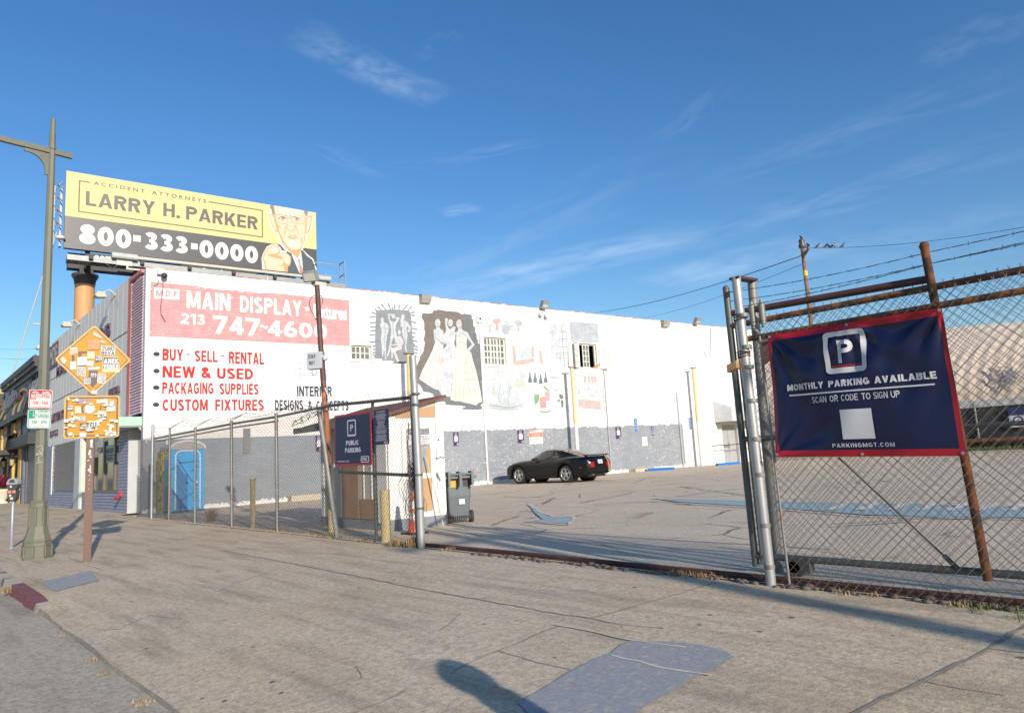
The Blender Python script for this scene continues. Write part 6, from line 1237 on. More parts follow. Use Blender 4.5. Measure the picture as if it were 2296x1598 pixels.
g.poly(Fr, rrect(-hw+.02, hw-.02, hh*.79, hh-.02, .02), .0022)
g.poly(Fr, [(-hw+.02, hh*.50), (-hw*.38, hh*.50), (-hw*.38, hh*.80), (-hw+.02, hh*.80)], .0022)
heavy(g, Fr, 'STOPPING', -hw*.30, hw-.04, hh*.56, hh*.75, .0026, t=.17)
heavy(g, Fr, '7AM', -hw+.06, -hw*.18, hh*.23, hh*.42, .0026, t=.17); heavy(g, Fr, '9AM', hw*.12, hw-.07, hh*.23, hh*.42, .0026, t=.17); heavy(g, Fr, 'TO', -hw*.12, hw*.03, hh*.28, hh*.36, .0026, t=.15)
heavy(g, Fr, 'EXCEPT SATURDAY & SUNDAY', -hw+.08, hw-.08, hh*.10, hh*.14, .0026, t=.15)
g.use(m_sw); heavy(g, Fr, 'NO', -hw+.035, -hw*.43, hh*.54, hh*.77, .0034, t=.22)
def carlet(x, y, s, f=1):
    pts = [(-1, 0), (-1, .35), (-.6, .45), (-.35, .8), (.35, .8), (.6, .45), (1, .35), (1, 0)]; g.poly(Fr, [(x+a*s*f, y+b*s*.55) for a, b in pts], .0034)
    for a in (-.55, .55): g.poly(Fr, circ(x+a*s, y, s*.16, 10), .0036)
carlet(-hw*.48, hh*.835, hw*.30); 
x0, y0, s = hw*.44, hh*.835, hw*.36
g.poly(Fr, [(x0-1.1*s, y0+.42*s), (x0-.3*s, y0+.2*s), (x0-.1*s, y0+.22*s), (x0-.05*s, y0+.45*s), (x0+.45*s, y0+.45*s), (x0+.55*s, y0+.25*s), (x0+1*s, y0+.22*s), (x0+1*s, y0), (x0-.9*s, y0), (x0-.9*s, y0+.2*s)], .0034)
for a in (-.55, .6): g.poly(Fr, circ(x0+a*s, y0, s*.16, 10), .0038)
g.use(m_sg); frame_ring(g, Fr, rrect(-hw+.01, hw-.01, -hh+.01, -.02, .035), rrect(-hw+.022, hw-.022, -hh+.022, -.032, .028), .002)
g.poly(Fr, [(-hw+.015, -hh*.49), (-hw*.40, -hh*.49), (-hw*.40, -.024), (-hw+.015, -.024)], .0022)
heavy(g, Fr, 'HOUR', -hw*.12, hw*.66, -hh*.20, -hh*.07, .0026, t=.16); heavy(g, Fr, 'PARKING', -hw*.34, hw-.035, -hh*.47, -hh*.25, .0026, t=.18)
heavy(g, Fr, '9AM', -hw+.07, -hw*.2, -hh*.76, -hh*.57, .0026, t=.18); heavy(g, Fr, '6PM', hw*.12, hw-.07, -hh*.76, -hh*.57, .0026, t=.18); heavy(g, Fr, 'TO', -hw*.12, hw*.03, -hh*.70, -hh*.62, .0026, t=.15)
heavy(g, Fr, 'SATURDAY EXEMPT', -hw+.1, hw-.1, -hh*.88, -hh*.84, .0026, t=.15)
g.use(m_sw); heavy(g, Fr, '4', -hw+.08, -hw*.50, -hh*.44, -hh*.09, .0034, t=.18)
g.build('printed_face', ps)
g = MB(m_steel); g.cyl((LX, LY, ctr.z+.2), (LX, LY, ctr.z+.24), .112, n=16); g.cyl((LX, LY, ctr.z-.28), (LX, LY, ctr.z-.24), .112, n=16); g.build('band', ps)

# warning signs on the brown post
db = gnd(195, 1258); DX, DY, DZ = db.x, db.y, db.z
zd = lambda py: zat((DX, DY), py)
n_ = (CAM-Vector((DX, DY, DZ))); n_.z = 0; n_.normalize(); n_ = (n_+Vector((.35, -.12, 0))).normalized(); Us = Vector((-n_.y, n_.x, 0))
F0 = Frame(Vector((DX, DY, DZ))+n_*.065, Us, (0, 0, 1), n_)
ws = thing('warning_sign', 'orange diamond and rectangle road signs covered in stickers on a brown post', 'road sign', (DX, DY, DZ))
m_post = M('brown_post', (.135, .07, .05), .55, var=.12, vs=4, dirt=(.10, .05, .04), dthr=.6)
g = MB(m_post); ax, ay = Us*.058, n_*.055; bp = Vector((DX, DY, DZ-.03)); tp = Vector((DX, DY, zd(735)-.2)); g.obox((bp+tp)/2, ax, ay, (tp-bp)/2); g.build('post', ws)
g = MB(M('torn_sticker', (.55, .55, .53), .7)); Fps = Frame(Vector((DX, DY, 0))+n_*.056, Us, (0, 0, 1), n_); rs = random.Random(8)
for (x, y0, y1, w) in ((.02, 985, 1003, .035), (.0, 1008, 1020, .03), (.01, 1022, 1026, .03), (-.02, 1031, 1033, .03), (.015, 1042, 1060, .022), (.0, 1050, 1056, .04), (.005, 1064, 1066, .012), (.005, 1074, 1076, .012), (-.003, 1084, 1086, .01), (.0, 1094, 1096, .01)):
    a, b_ = zd(y1), zd(y0); k = 6; g.poly(Fps, [(x+rs.uniform(-.01, .01)-w/2, a+(b_-a)*i/k) for i in range(k+1)]+[(x+rs.uniform(-.01, .01)+w/2, a+(b_-a)*i/k) for i in range(k, -1, -1)], .002)
g.build('torn_sticker', ws)
m_am = M('amber_reflective', (.60, .235, .010), .5, var=.06, vs=3, spec=.25); m_aml = M('amber_edge', (.60, .30, .03), .5)
m_smud = M('sign_black', (.05, .042, .035), .5); m_stw = M('sticker_white', (.60, .60, .59), .6, var=.06, vs=20); m_stk = M('sticker_ink', (.035, .035, .04), .6); m_stg = M('sticker_grey', (.46, .47, .46), .6, var=.15, vs=25); m_stb = M('sticker_blue', (.17, .22, .38), .6); m_stc = M('sticker_cream', (.62, .54, .33), .6); m_sto = M('sticker_rust', (.50, .24, .12), .6, var=.3, vs=20)
Zq = lambda x, y: ((80+x*.29412)/1.7056, (1230+y*.29412)/1.7056)
fp = lambda *l: ppx(F0, [Zq(*p) for p in l])
T, R_, B_, L_ = F0.px(*Zq(945, 50)), F0.px(*Zq(1425, 495)), F0.px(*Zq(935, 940)), F0.px(*Zq(445, 490))
cx, cy = (L_[0]+R_[0])/2, (T[1]+B_[1])/2; rx, ry = (R_[0]-L_[0])/2, (T[1]-B_[1])/2; rd = (rx+ry)/2
def diamond(r, rc, k=5):
    pts = []; 
    for q in range(4):
        a0 = rad(90*q); c = Vector((math.cos(a0), math.sin(a0)))*(r-rc*math.sqrt(2))
        for i in range(k+1): a = a0+rad(-45+90*i/k); pts.append((cx+(c.x+rc*math.cos(a))*rx/rd, cy+(c.y+rc*math.sin(a))*ry/rd))
    return pts
g = MB(m_aml); g.prism(F0, diamond(rd*1.02, .05), .0, .004); g.use(m_am); g.poly(F0, diamond(rd*.945, .04), .0052); g.use(m_smud); frame_ring(g, F0, diamond(rd*.955, .04), diamond(rd*.915, .035), .0066); g.build('diamond_panel', ws)
# half hidden black symbol
g = MB(m_smud); 
for q in ([(660, 435), (698, 435), (698, 520), (660, 520)], [(745, 385), (865, 385), (865, 415), (790, 415), (785, 500), (745, 500)], [(880, 635), (1000, 635), (1000, 790), (932, 860), (830, 740), (880, 720)], [(960, 500), (1020, 500), (1020, 530), (960, 530)], [(740, 560), (850, 560), (845, 580), (740, 580)]): g.poly(F0, fp(*q), .0072)
g.build('symbol', ws)
lay = [.0085]
def sticker(pts, mat=m_stw, words=(), ink=m_stk, bold=.03):
    lay[0] += .0008; n = lay[0]; q = fp(*pts); g = MB(mat); g.poly(F0, q, n)
    g.use(ink)
    for s, x0, x1, yt, yb in words: a, b_, c = F0.px(*Zq(x0, yb)), F0.px(*Zq(x1, yb)), F0.px(*Zq(x0, yt)); heavy(g, F0, s, a[0], b_[0], a[1], c[1], n+.0004, t=.2 if bold < .05 else .27) if '....' not in s else None
    g.build('sticker', ws)
R4 = lambda x0, y0, x1, y1, k=0: [(x0, y0), (x1, y0+k), (x1, y1+k), (x0, y1)]
sticker([(1045, 315), (1230, 322), (1222, 442), (1036, 432)], m_stw, (('ZUMZ', 1056, 1222, 325, 375), ('REVA', 1045, 1215, 382, 434)), bold=.02)
sticker([(1065, 455), (1270, 458), (1285, 655), (1060, 655)], m_stc); sticker([(1075, 465), (1270, 470), (1270, 615), (1066, 612)], m_stk, (('ANEK', 1078, 1268, 480, 545), ('VENEK', 1070, 1272, 552, 612)), m_stw, .09)
sticker([(735, 586), (838, 590), (844, 716), (730, 708)], m_stw, (('OHGOSH', 737, 832, 594, 612), ('MOCK', 737, 832, 618, 640), ('KERS', 737, 832, 646, 664), ('DOPE', 737, 836, 670, 692), ('NBD CITY', 740, 838, 696, 710)))
sticker([(998, 672), (1104, 676), (1098, 804), (992, 798)], m_stw, (('OHGOSH', 1002, 1098, 680, 698), ('FUXTER', 1002, 1094, 704, 722), ('CAIO', 1002, 1092, 728, 746), ('XLDM', 1002, 1092, 752, 770), ('CITY NBD', 1000, 1090, 776, 792)), bold=.01)
sticker([(815, 726), (918, 722), (914, 818), (810, 816)], m_stk, (('OHGOSH', 818, 912, 730, 752), ('REVA', 816, 912, 756, 786), ('BEERBE', 816, 908, 792, 812)), m_stw, .05)
sticker([(900, 662), (988, 662), (986, 724), (900, 722)], m_stk, (('OPA', 908, 984, 668, 706), ('DOUSE', 904, 980, 710, 720)), m_stw, .06)
sticker([(640, 340), (735, 334), (738, 410), (640, 430)], m_stg, (('FREED', 650, 730, 360, 380), ('HALL', 650, 728, 386, 408)), m_sto); sticker(R4(865, 390, 960, 480, 4), m_stc, (('NORTH', 872, 955, 400, 422), ('MEATS', 872, 955, 430, 462)), m_stg)
sticker([(545, 455), (600, 510), (560, 550), (515, 495)], m_stw); sticker(R4(640, 520, 720, 625, -4), m_stw, (('.....', 650, 710, 560, 566),), m_stg); sticker(R4(735, 462, 860, 570, -8), m_stw); sticker([(860, 515), (950, 508), (938, 580), (850, 572)], m_stw); sticker([(870, 598), (1025, 586), (1028, 616), (872, 630)], m_stw)
sticker([(970, 450), (1062, 440), (1064, 510), (974, 505)], m_stk, (('STEK', 980, 1058, 446, 474), ('KAGU', 978, 1056, 478, 504)), m_stw, .07)
sticker([(880, 240), (1035, 232), (1020, 365), (866, 368)], m_sto); sticker([(940, 130), (1000, 160), (1060, 210), (1030, 218), (950, 180)], m_stg); sticker([(1035, 240), (1100, 262), (1095, 285), (1040, 272)], m_stg); sticker([(920, 892), (990, 886), (992, 940), (918, 944)], m_stg)
# lower rectangle
q0, q1, q2, q3 = F0.px(*Zq(575, 958)), F0.px(*Zq(1288, 962)), F0.px(*Zq(1276, 1510)), F0.px(*Zq(545, 1508))
a0, a1, b0, b1 = (q0[0]+q3[0])/2, (q1[0]+q2[0])/2, (q2[1]+q3[1])/2, (q0[1]+q1[1])/2
g = MB(m_aml); g.prism(F0, rrect(a0, a1, b0, b1, .05), 0, .004); g.use(m_am); g.poly(F0, rrect(a0+.02, a1-.02, b0+.02, b1-.02, .04), .0052); g.use(m_smud); frame_ring(g, F0, rrect(a0+.025, a1-.025, b0+.025, b1-.025, .04), rrect(a0+.05, a1-.05, b0+.05, b1-.05, .03), .0066)
g.poly(F0, fp((785, 1090), (830, 1088), (815, 1110), (808, 1150), (830, 1180), (800, 1190), (785, 1150)), .0074); g.poly(F0, fp((1030, 1090), (1050, 1090), (1045, 1190), (1020, 1190)), .0074); g.poly(F0, fp((1115, 1090), (1140, 1090), (1120, 1160), (1095, 1150)), .0074); g.poly(F0, fp((845, 1410), (925, 1405), (925, 1435), (850, 1430)), .0074)
g.build('rectangle_panel', ws)
sticker(R4(700, 1000, 900, 1070, 8), m_am, (('SKUMLIFE', 702, 898, 1004, 1064),), m_stb, .05)
sticker([(855, 1080), (950, 1090), (970, 1140), (910, 1200), (830, 1180), (835, 1120)], m_stw); sticker(R4(605, 1085, 680, 1150, 4), m_stk, (('SCENE', 608, 676, 1090, 1112), ('MINER', 608, 676, 1120, 1146)), m_stw, .05)
sticker(R4(705, 1100, 785, 1190, 4), m_stc, (('PUTO', 710, 780, 1106, 1130), ('KILLE', 710, 780, 1136, 1156), ('PARTY', 710, 780, 1162, 1186)), m_stg); sticker([(985, 1020), (1130, 1005), (1134, 1050), (985, 1062)], m_stw)
sticker([(1005, 1205), (1120, 1210), (1112, 1282), (1004, 1268)], m_stk, (('KGB', 1012, 1116, 1212, 1238), ('LOND', 1010, 1110, 1246, 1276)), m_stw, .07); sticker([(735, 1228), (840, 1225), (840, 1290), (735, 1290)], m_stw, (('PAINT', 745, 832, 1232, 1248), ('PUBLIC', 740, 838, 1254, 1268), ('PROPERTY', 738, 838, 1274, 1286)))
sticker([(845, 1325), (990, 1280), (1030, 1340), (890, 1395), (880, 1410), (850, 1360)], m_stw, (('RAP', 895, 985, 1308, 1392),), m_stk, .04); sticker([(765, 1320), (880, 1320), (884, 1400), (765, 1405)], m_stk, (('GRASS', 780, 872, 1340, 1358), ('BRIGADE', 772, 880, 1366, 1396)), m_stw, .04)
sticker(R4(620, 1455, 690, 1500, 4), m_stc, (('MOJO', 624, 686, 1460, 1476), ('DANO', 624, 686, 1482, 1498)), m_stk); sticker(R4(1100, 1430, 1240, 1485, -4), m_stw, (('DAUG', 1130, 1200, 1444, 1478),), m_stk); sticker(R4(765, 1440, 850, 1500), m_stw); sticker([(1115, 1110), (1225, 1095), (1228, 1160), (1110, 1172)], m_stw); sticker(R4(1155, 1025, 1212, 1082), m_stg)
rs = random.Random(21)
for k in range(44):
    x, y = rs.uniform(570, 1240), rs.choice([rs.uniform(985, 1100), rs.uniform(1180, 1300), rs.uniform(1290, 1490), rs.uniform(1320, 1490)]); w, h_ = rs.uniform(18, 46), rs.uniform(12, 30); n = rs.choice((4, 5, 6))
    sticker([(x+w*math.cos(6.28*i/n+.7)*rs.uniform(.7, 1.15), y+h_*math.sin(6.28*i/n+.7)*rs.uniform(.7, 1.15)) for i in range(n)], rs.choice((m_stw, m_stw, m_stw, m_stg, m_stc)))
# parking meters: one in view, one by the camera that throws its shadow on the apron
m_mg = M('meter_grey', (.40, .42, .44), .35, .5); m_mb = M('meter_black', (.05, .055, .058), .4); m_mp = M('meter_pole', (.33, .36, .39), .45, .3); m_mo = M('meter_orange_label', (.60, .22, .10), .5); m_ml = M('meter_label', (.55, .56, .52), .5)
def meter(loc, lab, grp='parking meters on the kerb'):
    t = thing('parking_meter', lab, 'parking meter', loc, grp); L = Vector(loc); at = lambda h: L+Vector((0, 0, h))
    g = MB(m_mp); g.lathe(L, [(.06, 0), (.055, .02), (.033, .03), (.033, 1.02)], 12); g.build('pole', t)
    F = Frame(at(0), Vector((.55, .83, 0)), (0, 0, 1), Vector((.83, -.55, 0)))
    g = MB(m_mb); g.prism(F, [(-.045, 1.0), (.045, 1.0), (.085, 1.05), (.092, 1.22), (.07, 1.235), (-.07, 1.235), (-.092, 1.22), (-.085, 1.05)], -.07, .07); g.prism(F, [(-.07, 1.237), (.07, 1.237), (.105, 1.30), (.11, 1.355), (-.11, 1.355), (-.105, 1.30)], -.075, .075); g.build('body', t, .008)
    g = MB(m_mg); g.prism(F, [(-.112, 1.357), (.112, 1.357)]+[(.112*math.cos(rad(a)), 1.37+.125*math.sin(rad(a))) for a in range(0, 181, 15)], -.08, .08); h_ = g.build('head', t, .012)
    g = MB(m_mb); g.poly(F, [(-.06, 1.39), (.06, 1.39), (.04, 1.46), (-.04, 1.46)], .0822); g.build('window', h_)
    g = MB(m_mo); g.poly(F, [(-.075, 1.17), (-.01, 1.17), (-.01, 1.225), (-.075, 1.225)], .072); g.poly(F, [(.01, 1.17), (.075, 1.17), (.075, 1.225), (.01, 1.225)], .072); g.use(m_ml); g.poly(F, circ(-.03, 1.12, .025, 12), .072); g.poly(F, [(-.04, 1.29), (.0, 1.29), (.0, 1.33), (-.04, 1.33)], .077); g.poly(F, [(-.03, 1.04), (.03, 1.03), (.03, 1.08), (-.03, 1.08)], .072); g.build('label', t)
    return t
mp = gnd(25, 1228); mt = meter((mp.x, mp.y, mp.z), 'silver topped parking meter at the kerb left of the green lamp')
dup(mt, (-.02, 1.93, gz(-.02, 1.93)), 'parking meter beside the camera, out of view, seen by its shadow on the apron')
# ------------------------------------------------------------------ chain link, posts, gate
m_wire = M('dull_wire', (.175, .158, .135), .55, .35, var=.2, vs=2); m_wired = M('dark_wire', (.09, .085, .08), .6, .3, var=.2)
m_galv = M('galvanised_post', (.36, .37, .37), .48, .4, var=.12, vs=3, dirt=(.30, .26, .20), dthr=.66); m_gdull = M('dull_post', (.225, .225, .21), .55, .3, var=.2, dirt=(.22, .12, .06), dthr=.60, ds=3)
m_rust = M('rusty_pipe', (.085, .045, .028), .8, var=.5, vs=6, bump=.4, dirt=(.30, .105, .025), dthr=.52, ds=5); m_rusto = M('orange_rust_pipe', (.15, .05, .016), .85, var=.5, vs=9, bump=.5, dirt=(.05, .028, .02), dthr=.55, ds=7)
m_dpipe = M('dark_grey_pipe', (.10, .11, .105), .5, .2, var=.2, dirt=(.15, .08, .045), dthr=.62, ds=3)
m_cream = M('cream_yellow_paint', (.60, .47, .225), .65, var=.08, vs=4, dirt=(.40, .29, .15), dthr=.62, ds=4)
def P3(px, py, Y): return plane(px, py, (0, Y, 0), Vector((0, 1, 0)))
def link(name, par, x0, x1, Y, zb, zt, r=.0022, D=.076, mat=None, wob=.006, seed=1):
    """chain link fabric from zig-zag wires; zb and zt are heights as functions of x"""
    g = MB(mat or m_wire); rn = random.Random(seed); n = int((x1-x0)/(D/2))
    yy = (lambda x: Y) if isinstance(Y, (int, float)) else Y
    for k in range(n):
        xa = x0+k*D/2; s = 1 if k % 2 else -1; b, t = zb(xa), zt(xa); m = max(2, int((t-b)/(D/2))); pts = []
        for i in range(m+2):
            z = b+i*D/2; a = (i % 2)*s; xx = xa+D/4+(D/4)*(1 if (i % 2) == (k % 2) else -1)
            w = wob*math.sin(xx*1.7+z*2.1+seed); pts.append(Vector((xx, yy(xx)+w+(.0015 if (i+k) % 2 else -.0015), z)))
        if rn.random() < .97: pts.append(pts[-1]+Vector((.008*s, 0, .025)))
        vs = []
        for p in pts: vs += [p+Vector((-r*.87, 0, -r*.5)), p+Vector((r*.87, -r*.0, -r*.5)), p+Vector((0, -r, r*.5)) if False else p+Vector((0, -r*1.1, r*.6))]
        fs = []
        for i in range(len(pts)-1):
            for j in range(3): a, b_ = i*3+j, i*3+(j+1) % 3; fs.append((a, b_, b_+3, a+3))
        g.add(vs, fs, False)
    return g.build(name, par)
def barbed(mb, pts, r=.0028, step=.13, seed=2):
    """two twisted strands with barbs"""
    rn = random.Random(seed); P = [Vector(p) for p in pts]; Q = []
    for a, b in zip(P, P[1:]):
        n = max(2, int((b-a).length/.05))
        for i in range(n): Q.append(a.lerp(b, i/n))
    Q.append(P[-1]); acc = 0
    for ph in (0, math.pi): mb.tube([q+Vector((0, math.cos(i*1.1+ph)*r*.9, math.sin(i*1.1+ph)*r*.9)) for i, q in enumerate(Q)], r*.75, 3, False)
    for i in range(1, len(Q)):
        acc += (Q[i]-Q[i-1]).length
        if acc > step:
            acc = 0; q = Q[i]
            for _ in range(2): d = Vector((rn.uniform(-.5, .5), rn.uniform(-1, 1), rn.uniform(-1, 1))).normalized()*.022; mb.tube([q-d, q+d], r*.55, 3, False)
def sag(a, b, n, s): return [Vector(a).lerp(Vector(b), i/n)-Vector((0, 0, s*4*(i/n)*(1-i/n))) for i in range(n+1)]
# --- the long fence on the left
YA = 6.08
xl, xr = -24.6, P3(745, 1190, YA).x
lf = thing('chain_link_fence', 'long grey chain link fence with barbed wire before the parking booth', 'fence', (xl, YA, 0))
ztop = lambda x: P3(590, 938, YA).z if False else 1.98+.02*math.sin(x*2)
tops = [(P3(px, py, YA)) for px, py in ((345, 983), (440, 965), (517, 950), (618, 934), (742, 908))]
def ztl(x):
    for a, b in zip(tops, tops[1:]):
        if x <= b.x: return a.z+(b.z-a.z)*(x-a.x)/(b.x-a.x)
    return tops[-1].z
bots = gnd(345, 1157)
link('mesh', lf, xl+.1, xr, YA, lambda x: gz(x, YA)+.03, lambda x: ztl(x)+.02, r=.0044, mat=M('grey_wire', (.11, .11, .105), .6, .2), seed=3)
g = MB(m_gdull); g.tube([(p.x, YA+.03, p.z) for p in tops], .024, 8); g.tube([(p.x, YA+.05, p.z-.09) for p in tops[:4]], .018, 6); g.build('top_rail', lf)
g = MB(m_wire); g.tube([(xl, YA+.02, .12), (xr, YA+.02, .12)], .004, 4); g.build('tension_wire', lf)
posts = []
for k, px in enumerate((381, 438, 519, 619)):
    y = (963, 962, 948, 932)[k]; p = P3(px, y, YA); b = Vector((p.x+.02, YA, -.05)); posts.append(p)
    g = MB(m_gdull); g.tube([b, (p.x, YA, p.z+.02)], .034, 10); g.ball((p.x, YA, p.z+.03), .042, 8, (1, 1, .8)); g.build('post', lf)
    g = MB(m_rust); tip = Vector((p.x+.08, YA+.42, p.z+.30)); g.obox((Vector((p.x, YA, p.z+.04))+tip)/2, (tip-Vector((p.x, YA, p.z+.04)))/2, (.018, 0, 0), Vector((0, .012, .012))); g.build('arm', lf)
g = MB(m_galv); p = P3(343, 955, YA); g.tube([(p.x, YA, -.05), (p.x, YA, p.z)], .045, 12); g.ball((p.x, YA, p.z), .05, 8); g.build('post', lf)
g = MB(m_wired); st = [Vector((p.x, YA, p.z-.05))]+[Vector((q.x+.07, YA+.2, q.z+.2)) for q in posts]+[Vector((xr, YA-.1, 2.35))]
for f in (.4, .7, 1.0):
    pp_ = [Vector((p.x, YA, p.z-.45+.4*f))]+[Vector((q.x+.10*f, YA+.42*f, q.z+.05+.25*f)) for q in posts]+[Vector((xr, YA+.05, 2.2+.2*f))]
    for a, b in zip(pp_, pp_[1:]): barbed(g, sag(a, b, 10, .05+.05*f), r=.004, seed=int(f*10))
g.build('barbed_wire', lf)
g = MB(m_wired)
for k in range(3):
    a = Vector((xr-1.4, YA-.1, 2.1)); pts = [a.lerp(Vector((xr+.1, YA-.1, 2.3)), i/14)+Vector((0, .05*math.sin(i*2.1+k), .06*math.sin(i*1.3+k*2))) for i in range(15)]; barbed(g, pts, r=.004, seed=k)
g.build('wire_tangle', lf)
# leaning grey post where the fence meets the gate leaf
ga, gb = P3(722, 925, YA), gnd(755, 1206); g = MB(m_gdull); g.tube([(gb.x, 6.03, -.04), (ga.x, 6.03, ga.z)], .045, 12); g.ball((ga.x, 6.03, ga.z+.01), .055, 8)
solo(g, 'fence_post', (gb.x, 6.03, 0), 'leaning grey fence post beside the rusty lamp pole', 'fence post')
# --- fence leaf between the leaning post and the bright steel gate post
x0, x1 = gb.x, P3(930, 1180, 6.0).x; YB = 6.0
gl = thing('gate_leaf', 'short chain link gate leaf carrying the blue public parking board', 'gate leaf', (x0, YB, 0))
tA, tB = P3(742, 908, YB), P3(926, 890, YB)
ztg = lambda x: tA.z+(tB.z-tA.z)*(x-tA.x)/(tB.x-tA.x)
link('mesh', gl, x0-.15, x1+.12, YB, lambda x: gz(x, YB)+.04, lambda x: ztg(x)+.06, r=.0028, mat=M('grey_wire', (.11, .11, .105), .6, .2), seed=7)
g = MB(m_dpipe); g.tube([(tA.x-.1, YB+.03, ztg(tA.x)), (tB.x, YB+.03, tB.z)], .028, 8); g.build('top_rail', gl)
g = MB(m_dpipe); mA, mB = P3(757, 1058, YB), P3(935, 1066, YB); g.tube([(mA.x, YB+.03, mA.z), (mB.x, YB+.03, mB.z)], .026, 8); g.build('middle_rail', gl)
cA, cB = P3(838, 1050, YB), P3(862, 1213, YB)
g = MB(m_dpipe); a, b = P3(832, 1000, YB), P3(860, 1200, YB); g.tube([(a.x, YB+.05, .02), (a.x, YB+.05, ztg(a.x))], .026, 8); g.build('stile', gl)
g = MB(m_gdull); a, b = P3(912, 905, YB), P3(936, 1215, YB); g.tube([(b.x-.03, YB+.02, .02), (b.x-.06, YB+.02, ztg(b.x)+.05)], .024, 8); g.build('stile', gl)
g = MB(m_wired); c = Vector((mB.x-.08, YB-.04, mB.z))
for k in range(9): a = k*.9; g.tube([c+Vector((math.cos(a+t*.7)*.05, math.sin(a+t)*.03, -.16+t*.05+.02*math.sin(a*3))) for t in range(8)], .007, 4)
g.tube([c+Vector((.0, 0, -.05)), c+Vector((-.02, -.02, -.35)), c+Vector((.03, -.02, -.9)), c+Vector((.06, -.03, -1.25))], .012, 5); g.tube([c+Vector((-.02, 0, .05)), c+Vector((-.05, -.02, .45)), c+Vector((-.0, -.02, .8))], .010, 5); g.build('chain', gl)
g = MB(m_wired)
for k in range(4):
    o = Vector((mB.x-.38-.08*k, YB+.25, .45)); g.tube([o+Vector((.22*math.cos(t*.55+k), .05*math.sin(t), .28*math.sin(t*.55+k)+.12*k)) for t in range(14)], .005, 4)
g.build('loose_wire', gl)
# bright galvanised gate post
pb, pt = gnd(945, 1227), None; zt_ = zat((pb.x, pb.y), 800)
gp = thing('gate_post', 'bright galvanised steel gate post left of the driveway', 'gate post', (pb.x, pb.y, 0))
g = MB(m_galv); tp = P3(925, 797, pb.y); g.tube([(pb.x, pb.y, -.03), (pb.x, pb.y, .9), (tp.x, pb.y, tp.z)], .056, 18); g.build('pipe', gp)
g = MB(m_dpipe)
for z in (.55, tB.z+.02, tB.z-.14, mB.z): g.cyl((pb.x, pb.y, z), (pb.x, pb.y, z+.03), .064, n=18)
g.tube([(pb.x, pb.y, tB.z), (x1-.02, YB, tB.z)], .02, 6); g.build('band', gp)
# blue public parking board and the narrow rules board
m_navyb = M('navy_board', (.012, .016, .065), .45, var=.1, vs=2); m_rb = M('red_border', (.38, .018, .035), .45); m_whb = M('board_white', (.58, .59, .62), .5)
def board(name, lab, cat, tl, tr, br, bl, Y, n=-.05):
    A, B, C, D = (P3(*p, Y+n) for p in (tl, tr, br, bl)); O = (A+B+C+D)/4; V = ((A-D)+(B-C)).normalized(); U = ((B-A)+(C-D)).normalized(); V = (V-U*V.dot(U)).normalized(); N = U.cross(V)
    F = Frame(O, U, V, N); hw = (abs((B-A).dot(U))+abs((C-D).dot(U)))/4; hh = (abs((A-D).dot(V))+abs((B-C).dot(V)))/4
    return thing(name, lab, cat, O), F, hw, hh
t, F, hw, hh = board('parking_board', 'square navy public parking board with red border wired to the gate leaf', 'sign', (745, 931), (829, 923), (836, 1040), (756, 1046), YB)
g = MB(m_rb); g.fbox(F, -hw, hw, -hh, hh, -.006, 0); g.use(m_navyb); g.poly(F, [(-hw+.035, -hh+.035), (hw-.035, -hh+.035), (hw-.035, hh-.035), (-hw+.035, hh-.035)], .002); g.build('panel', t)
def plogo(mb, F, cx, cy, w, h, n, wt, rd_):
    mb.use(wt); frame_ring(mb, F, rrect(cx-w, cx+w, cy-h, cy+h, w*.22), rrect(cx-w*.78, cx+w*.78, cy-h*.80, cy+h*.82, w*.03), n); heavy(mb, F, 'P', cx-w*.30, cx+w*.36, cy-h*.42, cy+h*.42, n, t=.19)
    mb.use(rd_); mb.poly(F, [(cx-w*.74, cy-h*.78), (cx+w*.74, cy-h*.78), (cx+w*.74, cy-h*.70), (cx-w*.74, cy-h*.70)], n+.0004)
g = MB(m_whb); plogo(g, F, -.02*hw, hh*.44, hw*.24, hh*.32, .004, m_whb, m_rb); g.use(m_whb); heavy(g, F, 'PUBLIC', -hw*.34, hw*.36, -hh*.22, -hh*.04, .004, t=.24); heavy(g, F, 'PARKING', -hw*.40, hw*.46, -hh*.50, -hh*.32, .004, t=.24); heavy(g, F, 'PARKINGMGT.COM', -hw*.86, -hw*.18, -hh*.86, -hh*.80, .004, t=.18)
frame_ring(g, F, rrect(hw*.45, hw*.88, -hh*.90, -hh*.66, .03), rrect(hw*.49, hw*.84, -hh*.87, -hh*.69, .015), .004); heavy(g, F, 'PMC', hw*.53, hw*.80, -hh*.84, -hh*.72, .004, t=.24); g.build('printed_face', t)
t, F, hw, hh = board('rules_board', 'narrow tilted navy board of small white print beside the public parking board', 'sign', (834, 920), (867, 917), (876, 994), (843, 998), YB)
g = MB(m_navyb); g.fbox(F, -hw, hw, -hh, hh, -.006, 0); g.build('panel', t)
g = MB(m_whb); heavy(g, F, 'PAY BY PHONE ONLY', -hw*.6, hw*.62, hh*.84, hh*.92, .003, t=.25); y = .76; rs = random.Random(4)
while y > -.82:
    blank = (.36 < y < .40) or (-.18 < y < -.12) or (-.42 < y < -.38)
    if not blank:
        w = rs.uniform(.5, .84) if not (.05 < y < .36) else rs.uniform(.35, .6); x = -w
        while x < w-.05: l = rs.uniform(.04, .16); g.poly(F, [(hw*x, hh*y), (hw*min(w, x+l), hh*y), (hw*min(w, x+l), hh*(y+.018)), (hw*x, hh*(y+.018))], .003); x += l+.03
    y -= .038
frame_ring(g, F, rrect(hw*.35, hw*.88, -hh*.96, -hh*.84, .012), rrect(hw*.40, hw*.83, -hh*.945, -hh*.855, .006), .003); heavy(g, F, 'PMC', hw*.45, hw*.78, -hh*.93, -hh*.87, .003, t=.24); g.build('printed_face', t)
